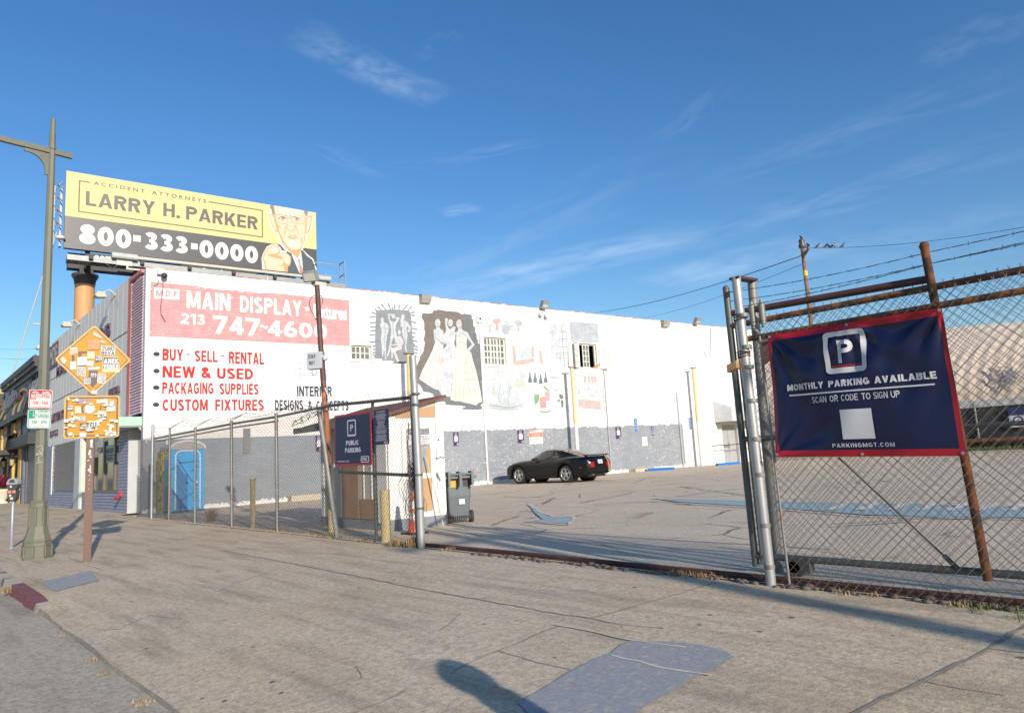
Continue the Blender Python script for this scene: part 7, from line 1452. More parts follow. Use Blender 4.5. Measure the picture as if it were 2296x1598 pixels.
# --- rusty pole with floodlight and camera box
qa = gnd(743, 1192); YQ = qa.y
rp = thing('light_pole', 'rusty leaning pole with floodlight and grey camera box, yellow at its foot', 'light pole', (qa.x, qa.y, 0))
pts = [(743, 1192), (741, 1100), (737, 1050), (733, 960), (727, 880), (718, 760), (711, 640)]
Pz = [P3(a, b, YQ) for a, b in pts]; Pz[0].z = -.03
m_orp = M('orange_primer_pipe', (.42, .14, .05), .65, var=.3, vs=4, dirt=(.14, .06, .04), dthr=.55, ds=4); m_brp = M('brown_pipe', (.09, .04, .032), .6, var=.35, vs=5, dirt=(.19, .09, .06), dthr=.62, ds=5)
g = MB(m_cream); g.tube(Pz[:3], .062, 14); g.use(m_orp); g.tube(Pz[2:5], [.060, .058, .056], 14); g.use(m_brp); g.tube(Pz[4:], [.056, .053, .05], 14); g.build('pole', rp)
at_ = lambda px, py: P3(px, py, YQ)
c = at_(714, 810); g = MB(M('grey_box', (.42, .45, .49), .5)); N_ = Vector((.62, -.78, 0)); U_ = Vector((.78, .62, 0)); Fb = Frame(c-N_*.02, U_, (0, 0, 1), N_); g.fbox(Fb, -.17, .15, -.17, .17, .03, .2); cb_ = g.build('camera_box', rp, .006)
g = MB(m_ink2); heavy(g, Fb, 'E169', -.13, .02, .04, .12, .203, t=.2); heavy(g, Fb, 'N01', -.12, .0, -.09, -.01, .203, t=.2); g.build('box_lettering', cb_)
g = MB(m_whb); e = Fb.at(.2, .05, .12); g.cyl(Fb.at(.1, .1, .12), e, .03, n=8); g.lathe(e, [(.05, 0), (.055, .06), (.03, .09)], 10, (.6, -.5, -.3)); e = Fb.at(-.05, -.2, .12); g.lathe(e, [(.05, 0), (.06, -.03), (.045, -.09)], 10); g.build('camera', rp)
c = at_(703, 628); g = MB(m_lamp); Fl = Frame(c, U_, (0, .0, 1), N_); g.obox(Fl.at(0, .05, .14), Fl.U*.15, Fl.V*.085+Fl.N*.06, Fl.N*.05-Fl.V*.035); g.tube([at_(711, 645), Fl.at(0, -.1, .02), Fl.at(0, 0, .1)], .025, 6); fl_ = g.build('floodlight', rp)
g = MB(m_lens); g.obox(Fl.at(.0, .015, .192), Fl.U*.12, Fl.V*.065+Fl.N*.045, Fl.N*.010-Fl.V*.007); g.build('lens', fl_)
g = MB(m_wired); g.tube([at_(706, 690)+Vector((.25*math.cos(t*.5)+.06, .05*math.sin(t), .26*math.sin(t*.5))) for t in range(13)], .008, 4); g.build('loose_cable', rp)
g = MB(m_whb); g.tube([at_(728, 868), at_(737, 890), at_(731, 930), at_(722, 960)], .014, 6); g.build('conduit', rp)
# bollards and other yellow posts
def bollard(px, pb_, pt_, r, lab, cap=False, tilt=0):
    b = gnd(px, pb_); zt = zat((b.x, b.y), pt_); g = MB(m_cream); g.tube([(b.x, b.y, -.03), (b.x+tilt, b.y, zt)], r, 14)
    if cap: g.cyl((b.x, b.y, zt), (b.x, b.y, zt+.03), r*1.25, n=14)
    solo(g, 'bollard', (b.x, b.y, 0), lab, 'bollard', 'cream yellow bollards by the fence')
bollard(567, 1182, 1076, .055, 'cream yellow steel bollard with capped top in the middle of the long fence', True); bollard(380, 1156, 1060, .05, 'thin cream bollard standing before the blue portable toilet'); bollard(866, 1214, 1098, .078, 'thick cream yellow bollard between the gate leaf and the booth')
# yellow and black graffitied post by the corner
b = gnd(333, 1155); b.y += .35; g = MB(M('yellow_plank', (.56, .40, .03), .6, dirt=(.05, .045, .02), dthr=.52, ds=5)); 
solo_l = Frame((b.x, b.y, 0), (1, 0, 0), (0, 0, 1), (0, -1, 0)); g.fbox(solo_l, -.45, .05, 0, 2.0, -.03, .0); g.fbox(solo_l, .1, .22, 0, 1.95, -.03, 0); g.fbox(solo_l, .05, .3, 1.8, 2.05, -.06, -.033); solo(g, 'yellow_board', (b.x, b.y, 0), 'yellow boards with black scrawl leaning behind the fence corner', 'board')
# --- right hand gate and banner fence
YC, YD = 5.94, 6.42
rf = thing('sliding_gate', 'open sliding chain link gate with dark frame parked behind the banner fence', 'gate', (-3.6, YD, 0))
ea, eb = P3(1628, 650, YD), P3(1702, 1258, YD)
g = MB(m_dpipe); g.tube([(ea.x+.02, YD, .06), (ea.x, YD, ea.z)], .034, 12); g.ball((ea.x, YD, ea.z+.01), .038, 8); g.build('stile', rf)
dz = lambda px, py: P3(px, py, YD).z
xe = 3.2
zr1, zr2, zrb = dz(1690, 737), dz(1690, 700), .16
g = MB(m_dpipe); g.tube([(ea.x, YD, zrb), (xe, YD, zrb)], .032, 10); g.build('bottom_rail', rf)
g = MB(m_rust); z1 = dz(1638, 697); z2 = dz(1640, 731); z2b = P3(2296, 612, YD).z
g.tube([(ea.x, YD, z2), (xe, YD, z2)], .03, 10); g.build('top_rail', rf)
g = MB(m_brp); zk = dz(1800, 672); xk = P3(2080, 625, YD).x; g.tube([(ea.x+.02, YD+.02, dz(1640, 702)), (xk, YD+.02, P3(2080, 625, YD).z)], .034, 10); g.build('track_rail', rf)
g = MB(m_dpipe); z3 = dz(1665, 985); g.tube([(ea.x, YD, z3), (P3(1755, 985, YD).x, YD, z3)], .028, 8); g.tube([(ea.x, YD, z3), (xe, YD, z3)], .02, 8); g.build('middle_rail', rf)
link('mesh', rf, ea.x+.06, 1.6, YD, lambda x: zrb, lambda x: z2+.03, r=.0024, mat=m_wire, seed=11)
g = MB(m_dpipe); g.tube([(ea.x+.10, YD-.02, .1), (ea.x+.08, YD-.02, z2)], .014, 6); g.build('tension_bar', rf)
g = MB(m_rusto); ra, rb = P3(2072, 552, YD-.05), P3(2218, 1318, YD-.05)
g.tube([(rb.x, YD-.05, zrb-.05), (ra.x, YD-.05, ra.z)], .034, 12); g.ball((ra.x, YD-.05, ra.z), .042, 8); g.build('rust_post', rf)
g = MB(m_wired); a, b = P3(1880, 1025, YD), P3(2160, 1285, YD); g.tube([a, b], .008, 5); g.use(m_dpipe); c = a.lerp(b, .86); g.tube([c, b], .02, 6); g.build('brace_rod', rf)
g = MB(m_wired)
for py0, py1, f in ((655, 566, 0), (676, 592, .0)):
    A = Vector((ea.x, YD, dz(1630, py0))); B = Vector((ra.x, YD, P3(2080, py1, YD).z)); barbed(g, sag(A, B, 8, .03), seed=5); barbed(g, sag(B, (2.6, YD, B.z+.10), 8, .04), seed=6)
g.build('barbed_wire', rf)
g = MB(m_wired); g.box(ea.x+.38, ea.x+.58, YD-.05, YD+.05, .04, .17); g.cyl((ea.x+.42, YD-.05, .07), (ea.x+.42, YD+.05, .07), .07, n=14); g.build('wheel_box', rf)
bf = thing('banner_fence', 'fixed chain link fence with rusty top rails that carries the monthly parking banner', 'fence', (-3.28, YC, 0))
fa = P3(1650, 622, YC); fbp = gnd(1728, 1311)
g = MB(m_galv); g.tube([(fbp.x, YC, -.05), (fa.x, YC, fa.z)], .043, 18); g.build('post', bf)
for z in (.14, .5, .95, 1.27, 1.62, 1.93, 2.12, 2.42): g = MB(m_gdull); g.cyl((fbp.x, YC, z), (fbp.x, YC, z+.035), .048, n=18); g.build('band', bf)
g = MB(m_rust)
for z in (2.05, 2.4): 
    for k in range(3): g.tube([(fa.x+.06*math.cos(t*.8), YC+.06*math.sin(t*.8), z+k*.02+.01*math.sin(t+k)) for t in range(9)], .006, 4)
g.build('tie_wire', bf)
YG = 6.55
sa, sb = P3(1685, 628, YG), P3(1745, 1255, YG); g = MB(m_gdull); g.tube([(sb.x, YG, -.02), (sb.x, YG, 1.2), (sa.x, YG, sa.z)], .044, 14); g.build('post', bf)
g = MB(m_rail); u = fa+Vector((0, 0, -.01)); v_ = Vector((sa.x, YG, sa.z)); g.obox((u+v_)/2+Vector((0, 0, .0)), (v_-u)/2+Vector((0, .04, 0)), (.05, 0, 0), (0, 0, .012)); g.build('strap', bf)
g = MB(m_gdull); 
for dx in (.02, .12): g.cyl((fa.x+dx, YC+.2, 2.36), (fa.x+dx, YC+.2, 2.56), .03, n=12); g.cyl((fa.x+dx, YC+.2, 2.33), (fa.x+dx, YC+.2, 2.59), .018, n=8)
g.build('roller', bf)
rl_z = lambda px, py: P3(px, py, YC).z
zt1 = (rl_z(1750, 742)+rl_z(2200, 671))/2
xe2 = 3.4
g = MB(m_rust); g.tube([(fbp.x, YC+.035, zt1), (xe2, YC+.035, zt1)], .027, 10); g.build('top_rail', bf)
link('mesh', bf, fbp.x+.10, 2.4, lambda x: YC+.0, lambda x: gz(x, YC)+.01, lambda x: zt1+.09, r=.0026, D=.080, wob=.004, seed=13)
g = MB(m_gdull); g.tube([(fbp.x+.17, YC, .02), (fbp.x+.14, YC, zt1)], .012, 6); g.build('tension_bar', bf)
g = MB(m_wired)
for py0, py1 in ((688, 590), (727, 640)):
    A = Vector((fa.x+.03, YC, rl_z(1660, py0))); B = P3(2090, py1, YC); barbed(g, sag(A, B, 8, .02), seed=8); barbed(g, sag(B, (2.4, YC, B.z+.15), 8, .03), seed=9)
g.build('barbed_wire', bf)
for x in (.55, 2.4): g = MB(m_gdull); g.tube([(x, YC+.05, -.05), (x, YC+.05, 2.6)], .034, 12); g.build('post', bf)
c = P3(1645, 822, YC-.05); g = MB(M('cardboard_tan', (.42, .27, .12), .8)); g.obox(c, (.05, 0, .015), (0, .04, 0), (0, 0, .035)); g.build('padlock_block', bf)
# banner
bA, bB, bC, bD = (P3(*p, YC-.03) for p in ((1722, 752), (2112, 690), (2167, 1022), (1742, 1024)))
bn = thing('banner', 'navy vinyl monthly parking banner with red edge hung on the chain link fence', 'banner', (bA+bC)/2)
m_vin = M('navy_vinyl', (.008, .010, .048), .32, var=.12, vs=1.5, spec=.45); m_vr = M('red_vinyl', (.36, .012, .025), .35, spec=.4); m_vw = M('white_vinyl', (.56, .57, .58), .4)
BW, BH = 84, 60
def bsurf(u, v, n=0):
    """banner surface: u,v in 0..1, with sags, drag folds from the eyelets and a curled lower corner"""
    p = bD.lerp(bC, u).lerp(bA.lerp(bB, u), v); w = 0
    e = lambda cu, cv, s: math.exp(-((u-cu)**2+(v-cv)**2)/s)
    for (cu, cv, a0, st) in ((0, 1, -.72, 1), (1, 1, -2.4, 1), (.5, 1, -1.57, .6), (0, 0, .9, .7)):
        d = math.hypot((u-cu)*1.35, v-cv); an = math.atan2(v-cv, (u-cu)*1.35)
        w += st*.016*math.sin((an-a0)*11)*math.exp(-d*2.2)*min(1, d*7)
    w += .010*math.sin(u*7+v*3)*(1-abs(2*v-1))+.007*math.sin(u*13-v*9+1)*(1-abs(2*u-1))-.012*math.sin(math.pi*u)*math.sin(math.pi*v)
    w += .006*math.sin((u*2.2-v)*16+.5)*math.exp(-((u-.72)**2+(v-.7)**2)*9)
    if u < .12 and v < .25: w += -.05*(1-u/.12)*(.25-v)
    return p+Vector((0, -.006+w*1.6-n-.025*0, 0))
class Sf:
    def __init__(s): s.N = Vector((0, -1, 0))
    def at(s, u, v, n=0): return bsurf(u, v, n)
SFb = Sf(); g = MB(m_vin); g.smooth = True
us_ = [i/BW for i in range(BW+1)]; vs_b = [j/BH for j in range(BH+1)]
g.v = [bsurf(u, v) for u in us_ for v in vs_b]; ei, ej = 2, 3; g.use(m_vr); g.use(m_vin)
for i in range(BW):
    for j in range(BH):
        g.f.append([i*(BH+1)+j, (i+1)*(BH+1)+j, (i+1)*(BH+1)+j+1, i*(BH+1)+j+1]); edge = i < ei or i >= BW-ei or j < ej or j >= BH-ej; g.mi.append(1 if edge else 0); g.sm.append(True)
g.mats = [m_vin, m_vr]; g.build('cloth', bn)
# printed marks, cut finely so that they follow the folds
def fine(fn):
    h_ = MB(m_vw); fn(h_); out = MB(m_vw); out.mats = h_.mats
    bm = bmesh.new(); vv = [bm.verts.new(p) for p in h_.v]
    for f, mi in zip(h_.f, h_.mi):
        try: q = bm.faces.new([vv[i] for i in f]); q.material_index = mi
        except ValueError: pass
    for _ in range(3):
        ed = [e for e in bm.edges if e.calc_length() > .022]
        if not ed: break
        bmesh.ops.subdivide_edges(bm, edges=ed, cuts=1, use_grid_fill=True)
    bmesh.ops.triangulate(bm, faces=[f for f in bm.faces if len(f.verts) > 4])
    bm.verts.index_update(); out.v = [bsurf(v.co.x, v.co.y, .010+v.co.z) for v in bm.verts]; out.f = [[v.index for v in f.verts] for f in bm.faces]; out.mi = [f.material_index for f in bm.faces]; out.sm = [True]*len(out.f); bm.free(); return out
class UV2:
    def __init__(s): s.N = Vector((0, 0, 1))
    def at(s, u, v, n=0): return Vector((u, v, n))
U2 = UV2()
def bm_face(h):
    cx, cy, w, hh_ = .475, .785, .118, .160
    o = rrect(cx-w, cx+w, cy-hh_, cy+hh_, .03, 6); i_ = rrect(cx-w*.76, cx+w*.76, cy-hh_*.74, cy+hh_*.76, .006, 6); frame_ring(h, U2, o, i_, .0); heavy(h, U2, 'P', cx-.040, cx+.045, cy-.085, cy+.09, 0, t=.19)
    heavy(h, U2, 'MONTHLY', .105, .335, .525, .575, 0, t=.24, slope=0); heavy(h, U2, 'PARKING', .365, .595, .525, .575, 0, t=.24); heavy(h, U2, 'AVAILABLE', .62, .925, .525, .575, 0, t=.24)
    h.quad(U2.at(.115, .482), U2.at(.91, .482), U2.at(.91, .493), U2.at(.115, .493))
    heavy(h, U2, 'SCAN', .255, .345, .415, .462, 0, t=.15); heavy(h, U2, 'QR', .365, .415, .415, .462, 0, t=.15); heavy(h, U2, 'CODE', .432, .525, .415, .462, 0, t=.15); heavy(h, U2, 'TO', .545, .59, .415, .462, 0, t=.15); heavy(h, U2, 'SIGN', .605, .68, .415, .462, 0, t=.15); heavy(h, U2, 'UP', .695, .738, .415, .462, 0, t=.15)
    heavy(h, U2, 'PARKINGMGT.COM', .35, .68, .07, .10, 0, t=.18, gap=.22)
    h.quad(U2.at(.415, .13), U2.at(.585, .13), U2.at(.585, .35), U2.at(.415, .35))
    h.use(m_vr); h.quad(U2.at(cx-w*.74, cy-hh_*.70), U2.at(cx+w*.74, cy-hh_*.70), U2.at(cx+w*.74, cy-hh_*.62), U2.at(cx-w*.74, cy-hh_*.62))
fine(bm_face).build('printed_face', bn)
g = MB(m_galv)
for u, v in ((.012, .985), (.5, .985), (.988, .985), (.012, .02), (.5, .018), (.988, .02)): p = bsurf(u, v, .003); g.cyl(p, p+Vector((0, -.004, 0)), .012, n=10)
g.build('eyelet', bn)
# ------------------------------------------------------------------ parking booth
def P3x(px, py, X): return plane(px, py, (X, 0, 0), Vector((1, 0, 0)))
sN, sR = Vector((-11.36, 7.07, 0)), Vector((-11.13, 8.20, 0)); SLX = -14.05
booth = thing('parking_booth', 'small white and tan plywood parking booth with a brown lean-to roof', 'booth', (sN+sR)/2)
du_ = (sR-sN).normalized(); BD = Frame(sN, du_, (0, 0, 1), Vector((du_.y, -du_.x, 0))); bw_ = (sR-sN).length
BS = Frame((SLX, sN.y, 0), (1, 0, 0), (0, 0, 1), (0, -1, 0)); bl_ = sN.x-SLX; bdp = bw_
m_bwht = M('chalky_white_board', (.70, .695, .67), .75, var=.06, vs=3, dirt=(.52, .50, .46), dthr=.66); m_btan = M('tan_board', (.46, .29, .155), .8, var=.06, vs=2); m_bgr = M('grey_skirting', (.19, .215, .235), .75, var=.15); m_bbei = M('beige_siding', (.50, .46, .385), .8, var=.1, vs=2, dirt=(.33, .30, .25), dthr=.62); m_bply = M('brown_plywood', (.33, .20, .12), .8, var=.15, vs=2); m_shin = M('grey_shingle', (.20, .195, .185), .9, var=.4, vs=12)
zl_, zr_ = 2.13, 2.43
g = MB(m_bbei); g.fbox(BS, 0, bl_-.02, .20, zl_-.02, -.06, 0); g.use(m_bbei); g.fbox(BS, 0, .06, .2, zl_, -bdp, -.061); g.fbox(BS, 0, bl_, .2, zr_-.1, -bdp-.05, -bdp)
for k in range(1, 9): g.use(m_bwht); u = bl_*k/9; g.fbox(BS, u-.02, u+.02, .2, zl_-.05, .0, .012)
g.build('side_wall', booth)
g = MB(m_bply); g.fbox(BS, bl_*.36, bl_*.60, .2, 1.45, .013, .024); g.fbox(BS, bl_*.62, bl_*.86, .2, .58, .013, .022); g.build('plywood_sheet', booth)
g = MB(m_bwht); g.fbox(BS, .06, .18, .2, zl_-.05, .013, .03); g.fbox(BS, bl_-.34, bl_-.003, .14, zl_+.02, .013, .035); g.build('corner_board', booth)
g = MB(m_bgr); g.fbox(BS, -.01, bl_+.01, -.02, .20, -.08, .01); g.fbox(BD, .0, bw_+.02, -.02, .2, -.08, .02); g.build('skirting', booth)
pts = [(0, .2), (bw_, .2), (bw_, zr_), (0, zl_)]
g = MB(m_bwht); g.prism(BD, pts, -.06, 0); g.build('front_wall', booth)
d0, d1 = bw_*.27, bw_*.80
g = MB(m_bwht); g.fbox(BD, d0-.03, d1+.03, .2, 1.98, .003, .03); dr = g.build('door', booth)
g = MB(m_btan); g.fbox(BD, d0+.06, d1-.06, 1.02, 1.86, .0303, .036); g.fbox(BD, d0+.06, d1-.06, .30, .92, .0303, .036); g.build('door_panel', dr)
g = MB(M('grey_wired_glass', (.27, .28, .285), .4)); g.fbox(BD, d0+.065, d1-.15, 1.06, 1.5, .0363, .042); g.fbox(BD, d0+.065, d1-.3, .5, .88, .0363, .042); g.build('pane', dr)
g = MB(m_galv); g.tube([BD.at(d1+.05, 1.0, .03), BD.at(d1+.05, 1.0, .07), BD.at(d1+.11, .86, .075)], .014, 6); g.build('handle', dr)
g = MB(m_btan); g.prism(BD, [(bw_*.10, zl_-.03-.02), (bw_*.9, zl_-.05), (bw_*.9, zr_-.10), (bw_*.10, zl_+.015)], .003, .012); g.build('gable_board', booth)
g = MB(m_bwht); g.fbox(BD, bw_*.86, bw_, .2, zr_-.05, .003, .03); g.fbox(BD, .0, bw_*.14, .2, zl_-.02, .003, .03); g.build('trim', booth)
g = MB(M('brown_roof', (.15, .065, .045), .8, var=.25)); ov = .16
a, b = BD.at(-.42, zl_-.12, .14), BD.at(bw_+.04, zr_+.02, .14); c, d = a+Vector((-bl_-.4, 0, 0)), b+Vector((-bl_-.4, 0, 0))
up = Vector((0, 0, .06)); g.add([a, b, d, c, a+up, b+up, d+up, c+up], [(0, 1, 2, 3), (4, 5, 6, 7), (0, 1, 5, 4), (1, 2, 6, 5), (2, 3, 7, 6), (3, 0, 4, 7)], False); ro = g.build('roof', booth)
g = MB(m_shin); g.obox((a+c)/2+Vector((0, -.02, .02)), (c-a)/2*.98, (0, .012, 0), (0, 0, .06)); g.build('fascia', ro)
u0, u1 = d0+.07, d1-.07
g = MB(m_whb); g.fbox(BD, u0, u1, 1.50, 1.88, .044, .05); ts = g.build('towing_notice', booth)
g = MB(m_stk); g.fbox(BD, u0+.012, u1-.012, 1.755, 1.87, .0502, .0515); g.fbox(BD, u0+.012, u1-.012, 1.512, 1.565, .0502, .0515)
for s, v0, v1 in (('METRO TOWING INC.', 1.70, 1.725), ('323.540.1602', 1.658, 1.685)): heavy(g, BD, s, u0+.02, u1-.02, v0, v1, .0505, t=.17)
for k in range(3): heavy(g, BD, 'CALIFORNIA VEHICLE', u0+.05, u1-.05, 1.585+k*.022, 1.597+k*.022, .0505, t=.15)
g.use(m_whb)
for s, v in (('UNAUTHORIZED IMPROPERLY', 1.845), ('PARKED VEHICLES WILL BE', 1.82), ('IMPOUNDED 24 HRS A DAY', 1.795), ('AT OWNERS EXPENSE', 1.77), ('WARNING TOWING SIGN', 1.543), ('AROUND THE CLOCK SERVICE', 1.522)): heavy(g, BD, s, u0+.02, u1-.02, v, v+.016, .0518, t=.22)
g.build('notice_lettering', ts)
g = MB(m_whb); g.fbox(BD, bw_*.86, bw_*.98, 1.34, 1.40, .031, .033); g.use(m_stk); g.ribbon(BD, [(bw_*.84, 1.30), (bw_*.88, 1.27), (bw_*.93, 1.31), (bw_*.97, 1.28), (bw_*1.0, 1.30)], .02, .034); g.fbox(BD, bw_*.885, bw_*.915, 1.62, 1.65, .031, .036); g.build('scrawl', booth)
# hose and bracket at the booth
g = MB(M('pale_hose', (.52, .44, .31), .6)); pA, pB = BD.at(d1-.22, 1.35, .14), BD.at(d1+.02, .02, .30); g.tube([pA, pA.lerp(pB, .5)+Vector((.03, 0, 0)), pB], .012, 6); solo(g, 'tent_pole', pB, 'thin pale pole leaning on the booth beside the traffic cone', 'pole')
# ------------------------------------------------------------------ traffic cone
m_con = M('cone_orange', (.62, .085, .02), .45, var=.08); m_cw = M('cone_white', (.58, .58, .56), .35); m_cb = M('cone_black', (.03, .03, .03), .7)
cp = gnd(930, 1196); zt_ = zat((cp.x, cp.y), 1102); cone = thing('traffic_cone', 'tall orange and white traffic cone at the booth door', 'traffic cone', cp)
g = MB(m_cb); g.box(cp.x-.19, cp.x+.19, cp.y-.17, cp.y+.17, .0, .03); g.build('base', cone, .01)
def rr_(z): return .115-.075*(z/zt_)
for nm, mt_, a, b in (('body', m_con, .03, zt_*.34), ('band', m_cw, zt_*.34, zt_*.50), ('body', m_con, zt_*.50, zt_*.60), ('band', m_cw, zt_*.60, zt_*.78), ('body', m_con, zt_*.78, zt_)):
    g = MB(mt_); g.lathe((cp.x, cp.y, 0), [(rr_(a), a), (rr_(b), b)], 20); g.build(nm, cone)
# ------------------------------------------------------------------ wheeled bin
bp = Vector((-11.38, 8.66, 0)); bin_ = thing('wheeled_bin', 'dark grey wheeled rubbish bin standing behind the booth', 'bin', bp)
m_bin = M('bin_plastic', (.115, .14, .15), .5, var=.1, vs=3); m_tyb = M('bin_tyre', (.055, .035, .03), .8)
e1 = Vector((.38, .925, 0)).normalized(); e2 = Vector((e1.y, -e1.x, 0)); Bn = lambda u, d, z: bp+(e1*u+e2*d+Vector((0, 0, z)))*.87   # u across the back, d towards the viewer
wb, db, wt, dt, hb = .24, .26, .30, .36, 1.0
g = MB(m_bin); lo = [Bn(-wb, -db, .10), Bn(wb, -db, .10), Bn(wb, db*.75, .10), Bn(-wb, db*.75, .10)]; md = [Bn(-wb*1.12, -dt*.9, .6), Bn(wb*1.12, -dt*.9, .6), Bn(wb*1.12, db, .6), Bn(-wb*1.12, db, .6)]; hi = [Bn(-wt, -dt, hb), Bn(wt, -dt, hb), Bn(wt, db*1.05, hb), Bn(-wt, db*1.05, hb)]
g.add(lo+md+hi, [(0, 1, 2, 3)]+[(i, (i+1) % 4, 4+(i+1) % 4, 4+i) for i in range(4)]+[(4+i, 4+(i+1) % 4, 8+(i+1) % 4, 8+i) for i in range(4)]+[(8, 9, 10, 11)], False); g.build('body', bin_, .03)
g = MB(m_bin); g.obox(Bn(0, 0, hb+.02), e1*(wt+.03), e2*.36, (0, 0, .025)); g.obox(Bn(0, -.05, hb+.06), e1*(wt-.05), e2*.25, (0, 0, .02)); g.build('lid', bin_, .012)
g = MB(m_bin)
for u in (-.28, -.02, .26): g.obox(Bn(u, .36, hb-.01), e1*.022, e2*.12, (0, 0, .14))
g.tube([Bn(-.29, .46, hb+.09), Bn(.27, .46, hb+.09)], .022, 8); g.build('handle', bin_)
for s in (-1, 1):
    g = MB(m_tyb); c = Bn(s*.27, .20, .125); g.lathe(c-e1*.035, [(.085, 0), (.125, .008), (.125, .062), (.085, .07)], 18, e1); wo_ = g.build('wheel', bin_); g = MB(m_mg); g.lathe(c-e1*.036, [(.02, -.004), (.075, 0), (.075, .072), (.02, .076)], 12, e1); g.build('rim', wo_)
g = MB(m_dst); g.tube([Bn(-.27, .2, .125), Bn(.27, .2, .125)], .014, 6)
for k in range(7): g.obox(Bn(-.15+.05*k, .21, .1), e1*.008, e2*.03, (0, 0, .05))
g.build('axle', bin_)
Fq = Frame(Bn(0, db*1.01, 0), e1, (0, -.0, 1), e2)
g = MB(M('label_yellow', (.60, .34, .03), .5)); g.poly(Fq, [(-.20, .70), (-.05, .70), (-.05, .86), (-.20, .86)], .012); g.use(M('label_blue', (.10, .17, .30), .5)); g.poly(Fq, [(-.045, .70), (.07, .70), (.07, .86), (-.045, .86)], .012); g.use(m_stk); g.poly(Fq, [(.075, .70), (.20, .70), (.20, .86), (.075, .86)], .012); g.use(m_con); g.poly(Fq, [(.05, .83), (.20, .83), (.20, .86), (.05, .86)], .0135)
g.use(m_whb); g.poly(Fq, [(-.02, .36), (.10, .36), (.10, .46), (-.02, .46)], .012); g.build('label', bin_)
# ------------------------------------------------------------------ portable toilet
pt_ = thing('portable_toilet', 'bright blue portable toilet with arched grey roof by the warehouse wall', 'portable toilet', (-25.35, 7.7, 0))
m_ptb = M('toilet_blue', (.02, .33, .68), .4, var=.12, vs=2); m_ptd = M('toilet_blue_relief', (.010, .15, .36), .45); m_ptg = M('toilet_roof_grey', (.33, .31, .30), .5, var=.1); m_ptw = M('toilet_white', (.58, .60, .62), .5)
X0, X1, Y0, Y1 = -25.92, -24.8, 7.14, 8.20; PF = Frame((X1, Y0, 0), (0, 1, 0), (0, 0, 1), (1, 0, 0)); pw = Y1-Y0
g = MB(m_ptb); g.box(X0, X1, Y0, Y1, .06, 2.08); g.use(m_dst); g.box(X0-.02, X1+.02, Y0-.02, Y1+.02, -.02, .06); g.build('cabin', pt_)
arch = [(-.03, 2.06)]+[(pw/2-math.cos(rad(a))*(pw/2+.03), 2.10+.26*math.sin(rad(a))) for a in range(0, 181, 12)]+[(pw+.03, 2.06)]
g = MB(m_ptg); g.prism(PF, arch, -1.16, .03); g.build('roof', pt_)
def door_arc(o, z0, z1): return [(o, z0)]+[(o, z1-.18)]+[(o+.2-.2*math.cos(rad(a)), z1-.18+.18*math.sin(rad(a))) for a in range(15, 91, 15)]+[(pw-o-.2+.2*math.sin(rad(a)), z1-.18+.18*math.cos(rad(a))) for a in range(0, 76, 15)]+[(pw-o, z1-.18), (pw-o, z0)]
g = MB(m_ptb); g.prism(PF, door_arc(.17, .10, 1.97), .003, .03); dd = g.build('door', pt_)
g = MB(m_ptw); g.ribbon(PF, door_arc(.14, .10, 2.02), .045, .034); g.ribbon(PF, [(p[0], p[1]-.015) for p in arch[1:-1]], .05, .036); g.build('door_frame', pt_)
g = MB(m_ptd)
for a, b in (((.2, 1.75), (.62, 1.05)), ((.62, 1.05), (.86, .85)), ((.62, 1.3), (.86, 1.5)), ((.24, 1.62), (.86, 1.66)), ((.5, .1), (.5, 1.2)), ((.24, .9), (.55, .96)), ((.2, 1.2), (.5, 1.22))): g.ribbon(PF, [a, b], .05, .0325)
g.poly(PF, [(.19, .12), (.48, .12), (.48, 1.15), (.19, 1.60)], .0315); g.build('relief', dd)
g = MB(m_ptw); g.fbox(PF, .72, .84, .92, 1.0, .031, .06); g.build('latch', dd)
for k in range(5): pass
g = MB(m_ptg)
for k in range(9): g.box(X0+.15+.1*k, X0+.19+.1*k, Y0-.012, Y0-.002, 1.75, 2.0)
g.build('vent', pt_)
g = MB(m_ptw); Fh = Frame((X0, Y1, 0), (1, 0, 0), (0, 0, 1), (0, 1, 0)); g.cyl((X0+.15, Y0+.15, 2.0), (X0+.15, Y0+.15, 2.5), .05, n=10); g.build('vent_pipe', pt_)
# ------------------------------------------------------------------ car
m_body = M('black_car_paint', (.003, .003, .0045), .3, var=.1, vs=1.5, spec=.35, coat=.3); m_trimk = M('black_trim', (.012, .012, .012), .55)
mgl, ntg, bg_ = newmat('car_glass'); bg_.inputs['Base Color'].default_value = (.02, .024, .026, 1); bg_.inputs['Roughness'].default_value = .04; bg_.inputs['Specular IOR Level'].default_value = .8
m_tyre = M('tyre_rubber', (.022, .022, .022), .85, var=.2); m_rim = M('machined_rim', (.46, .45, .43), .3, .8); m_tail = M('tail_lamp_red', (.42, .008, .012), .18, coat=.5); m_rimd = M('rim_recess', (.03, .03, .03), .5)
def itp(x, pts):
    for (a, fa), (b, fb) in zip(pts, pts[1:]):
        if x <= b:
            t = max(0, (x-a)/(b-a)); return fa+(fb-fa)*t
    return pts[-1][1]
SH = [(-2.30, .80), (-2.22, .93), (-1.9, .99), (-1.2, 1.0), (-.6, .965), (0, .945), (.8, .93), (1.4, .90), (1.9, .815), (2.2, .70), (2.35, .58)]
HDc = [(-2.30, .84), (-2.22, 1.02), (-1.8, 1.06), (-1.2, 1.06), (.8, 1.0), (1.4, .97), (1.9, .885), (2.2, .765), (2.35, .60)]
HWp = [(-2.30, .70), (-2.2, .80), (-2.0, .88), (-1.6, .925), (-1.17, .94), (-.5, .91), (.6, .90), (1.1, .925), (1.4, .935), (1.8, .91), (2.1, .84), (2.28, .70), (2.35, .52)]
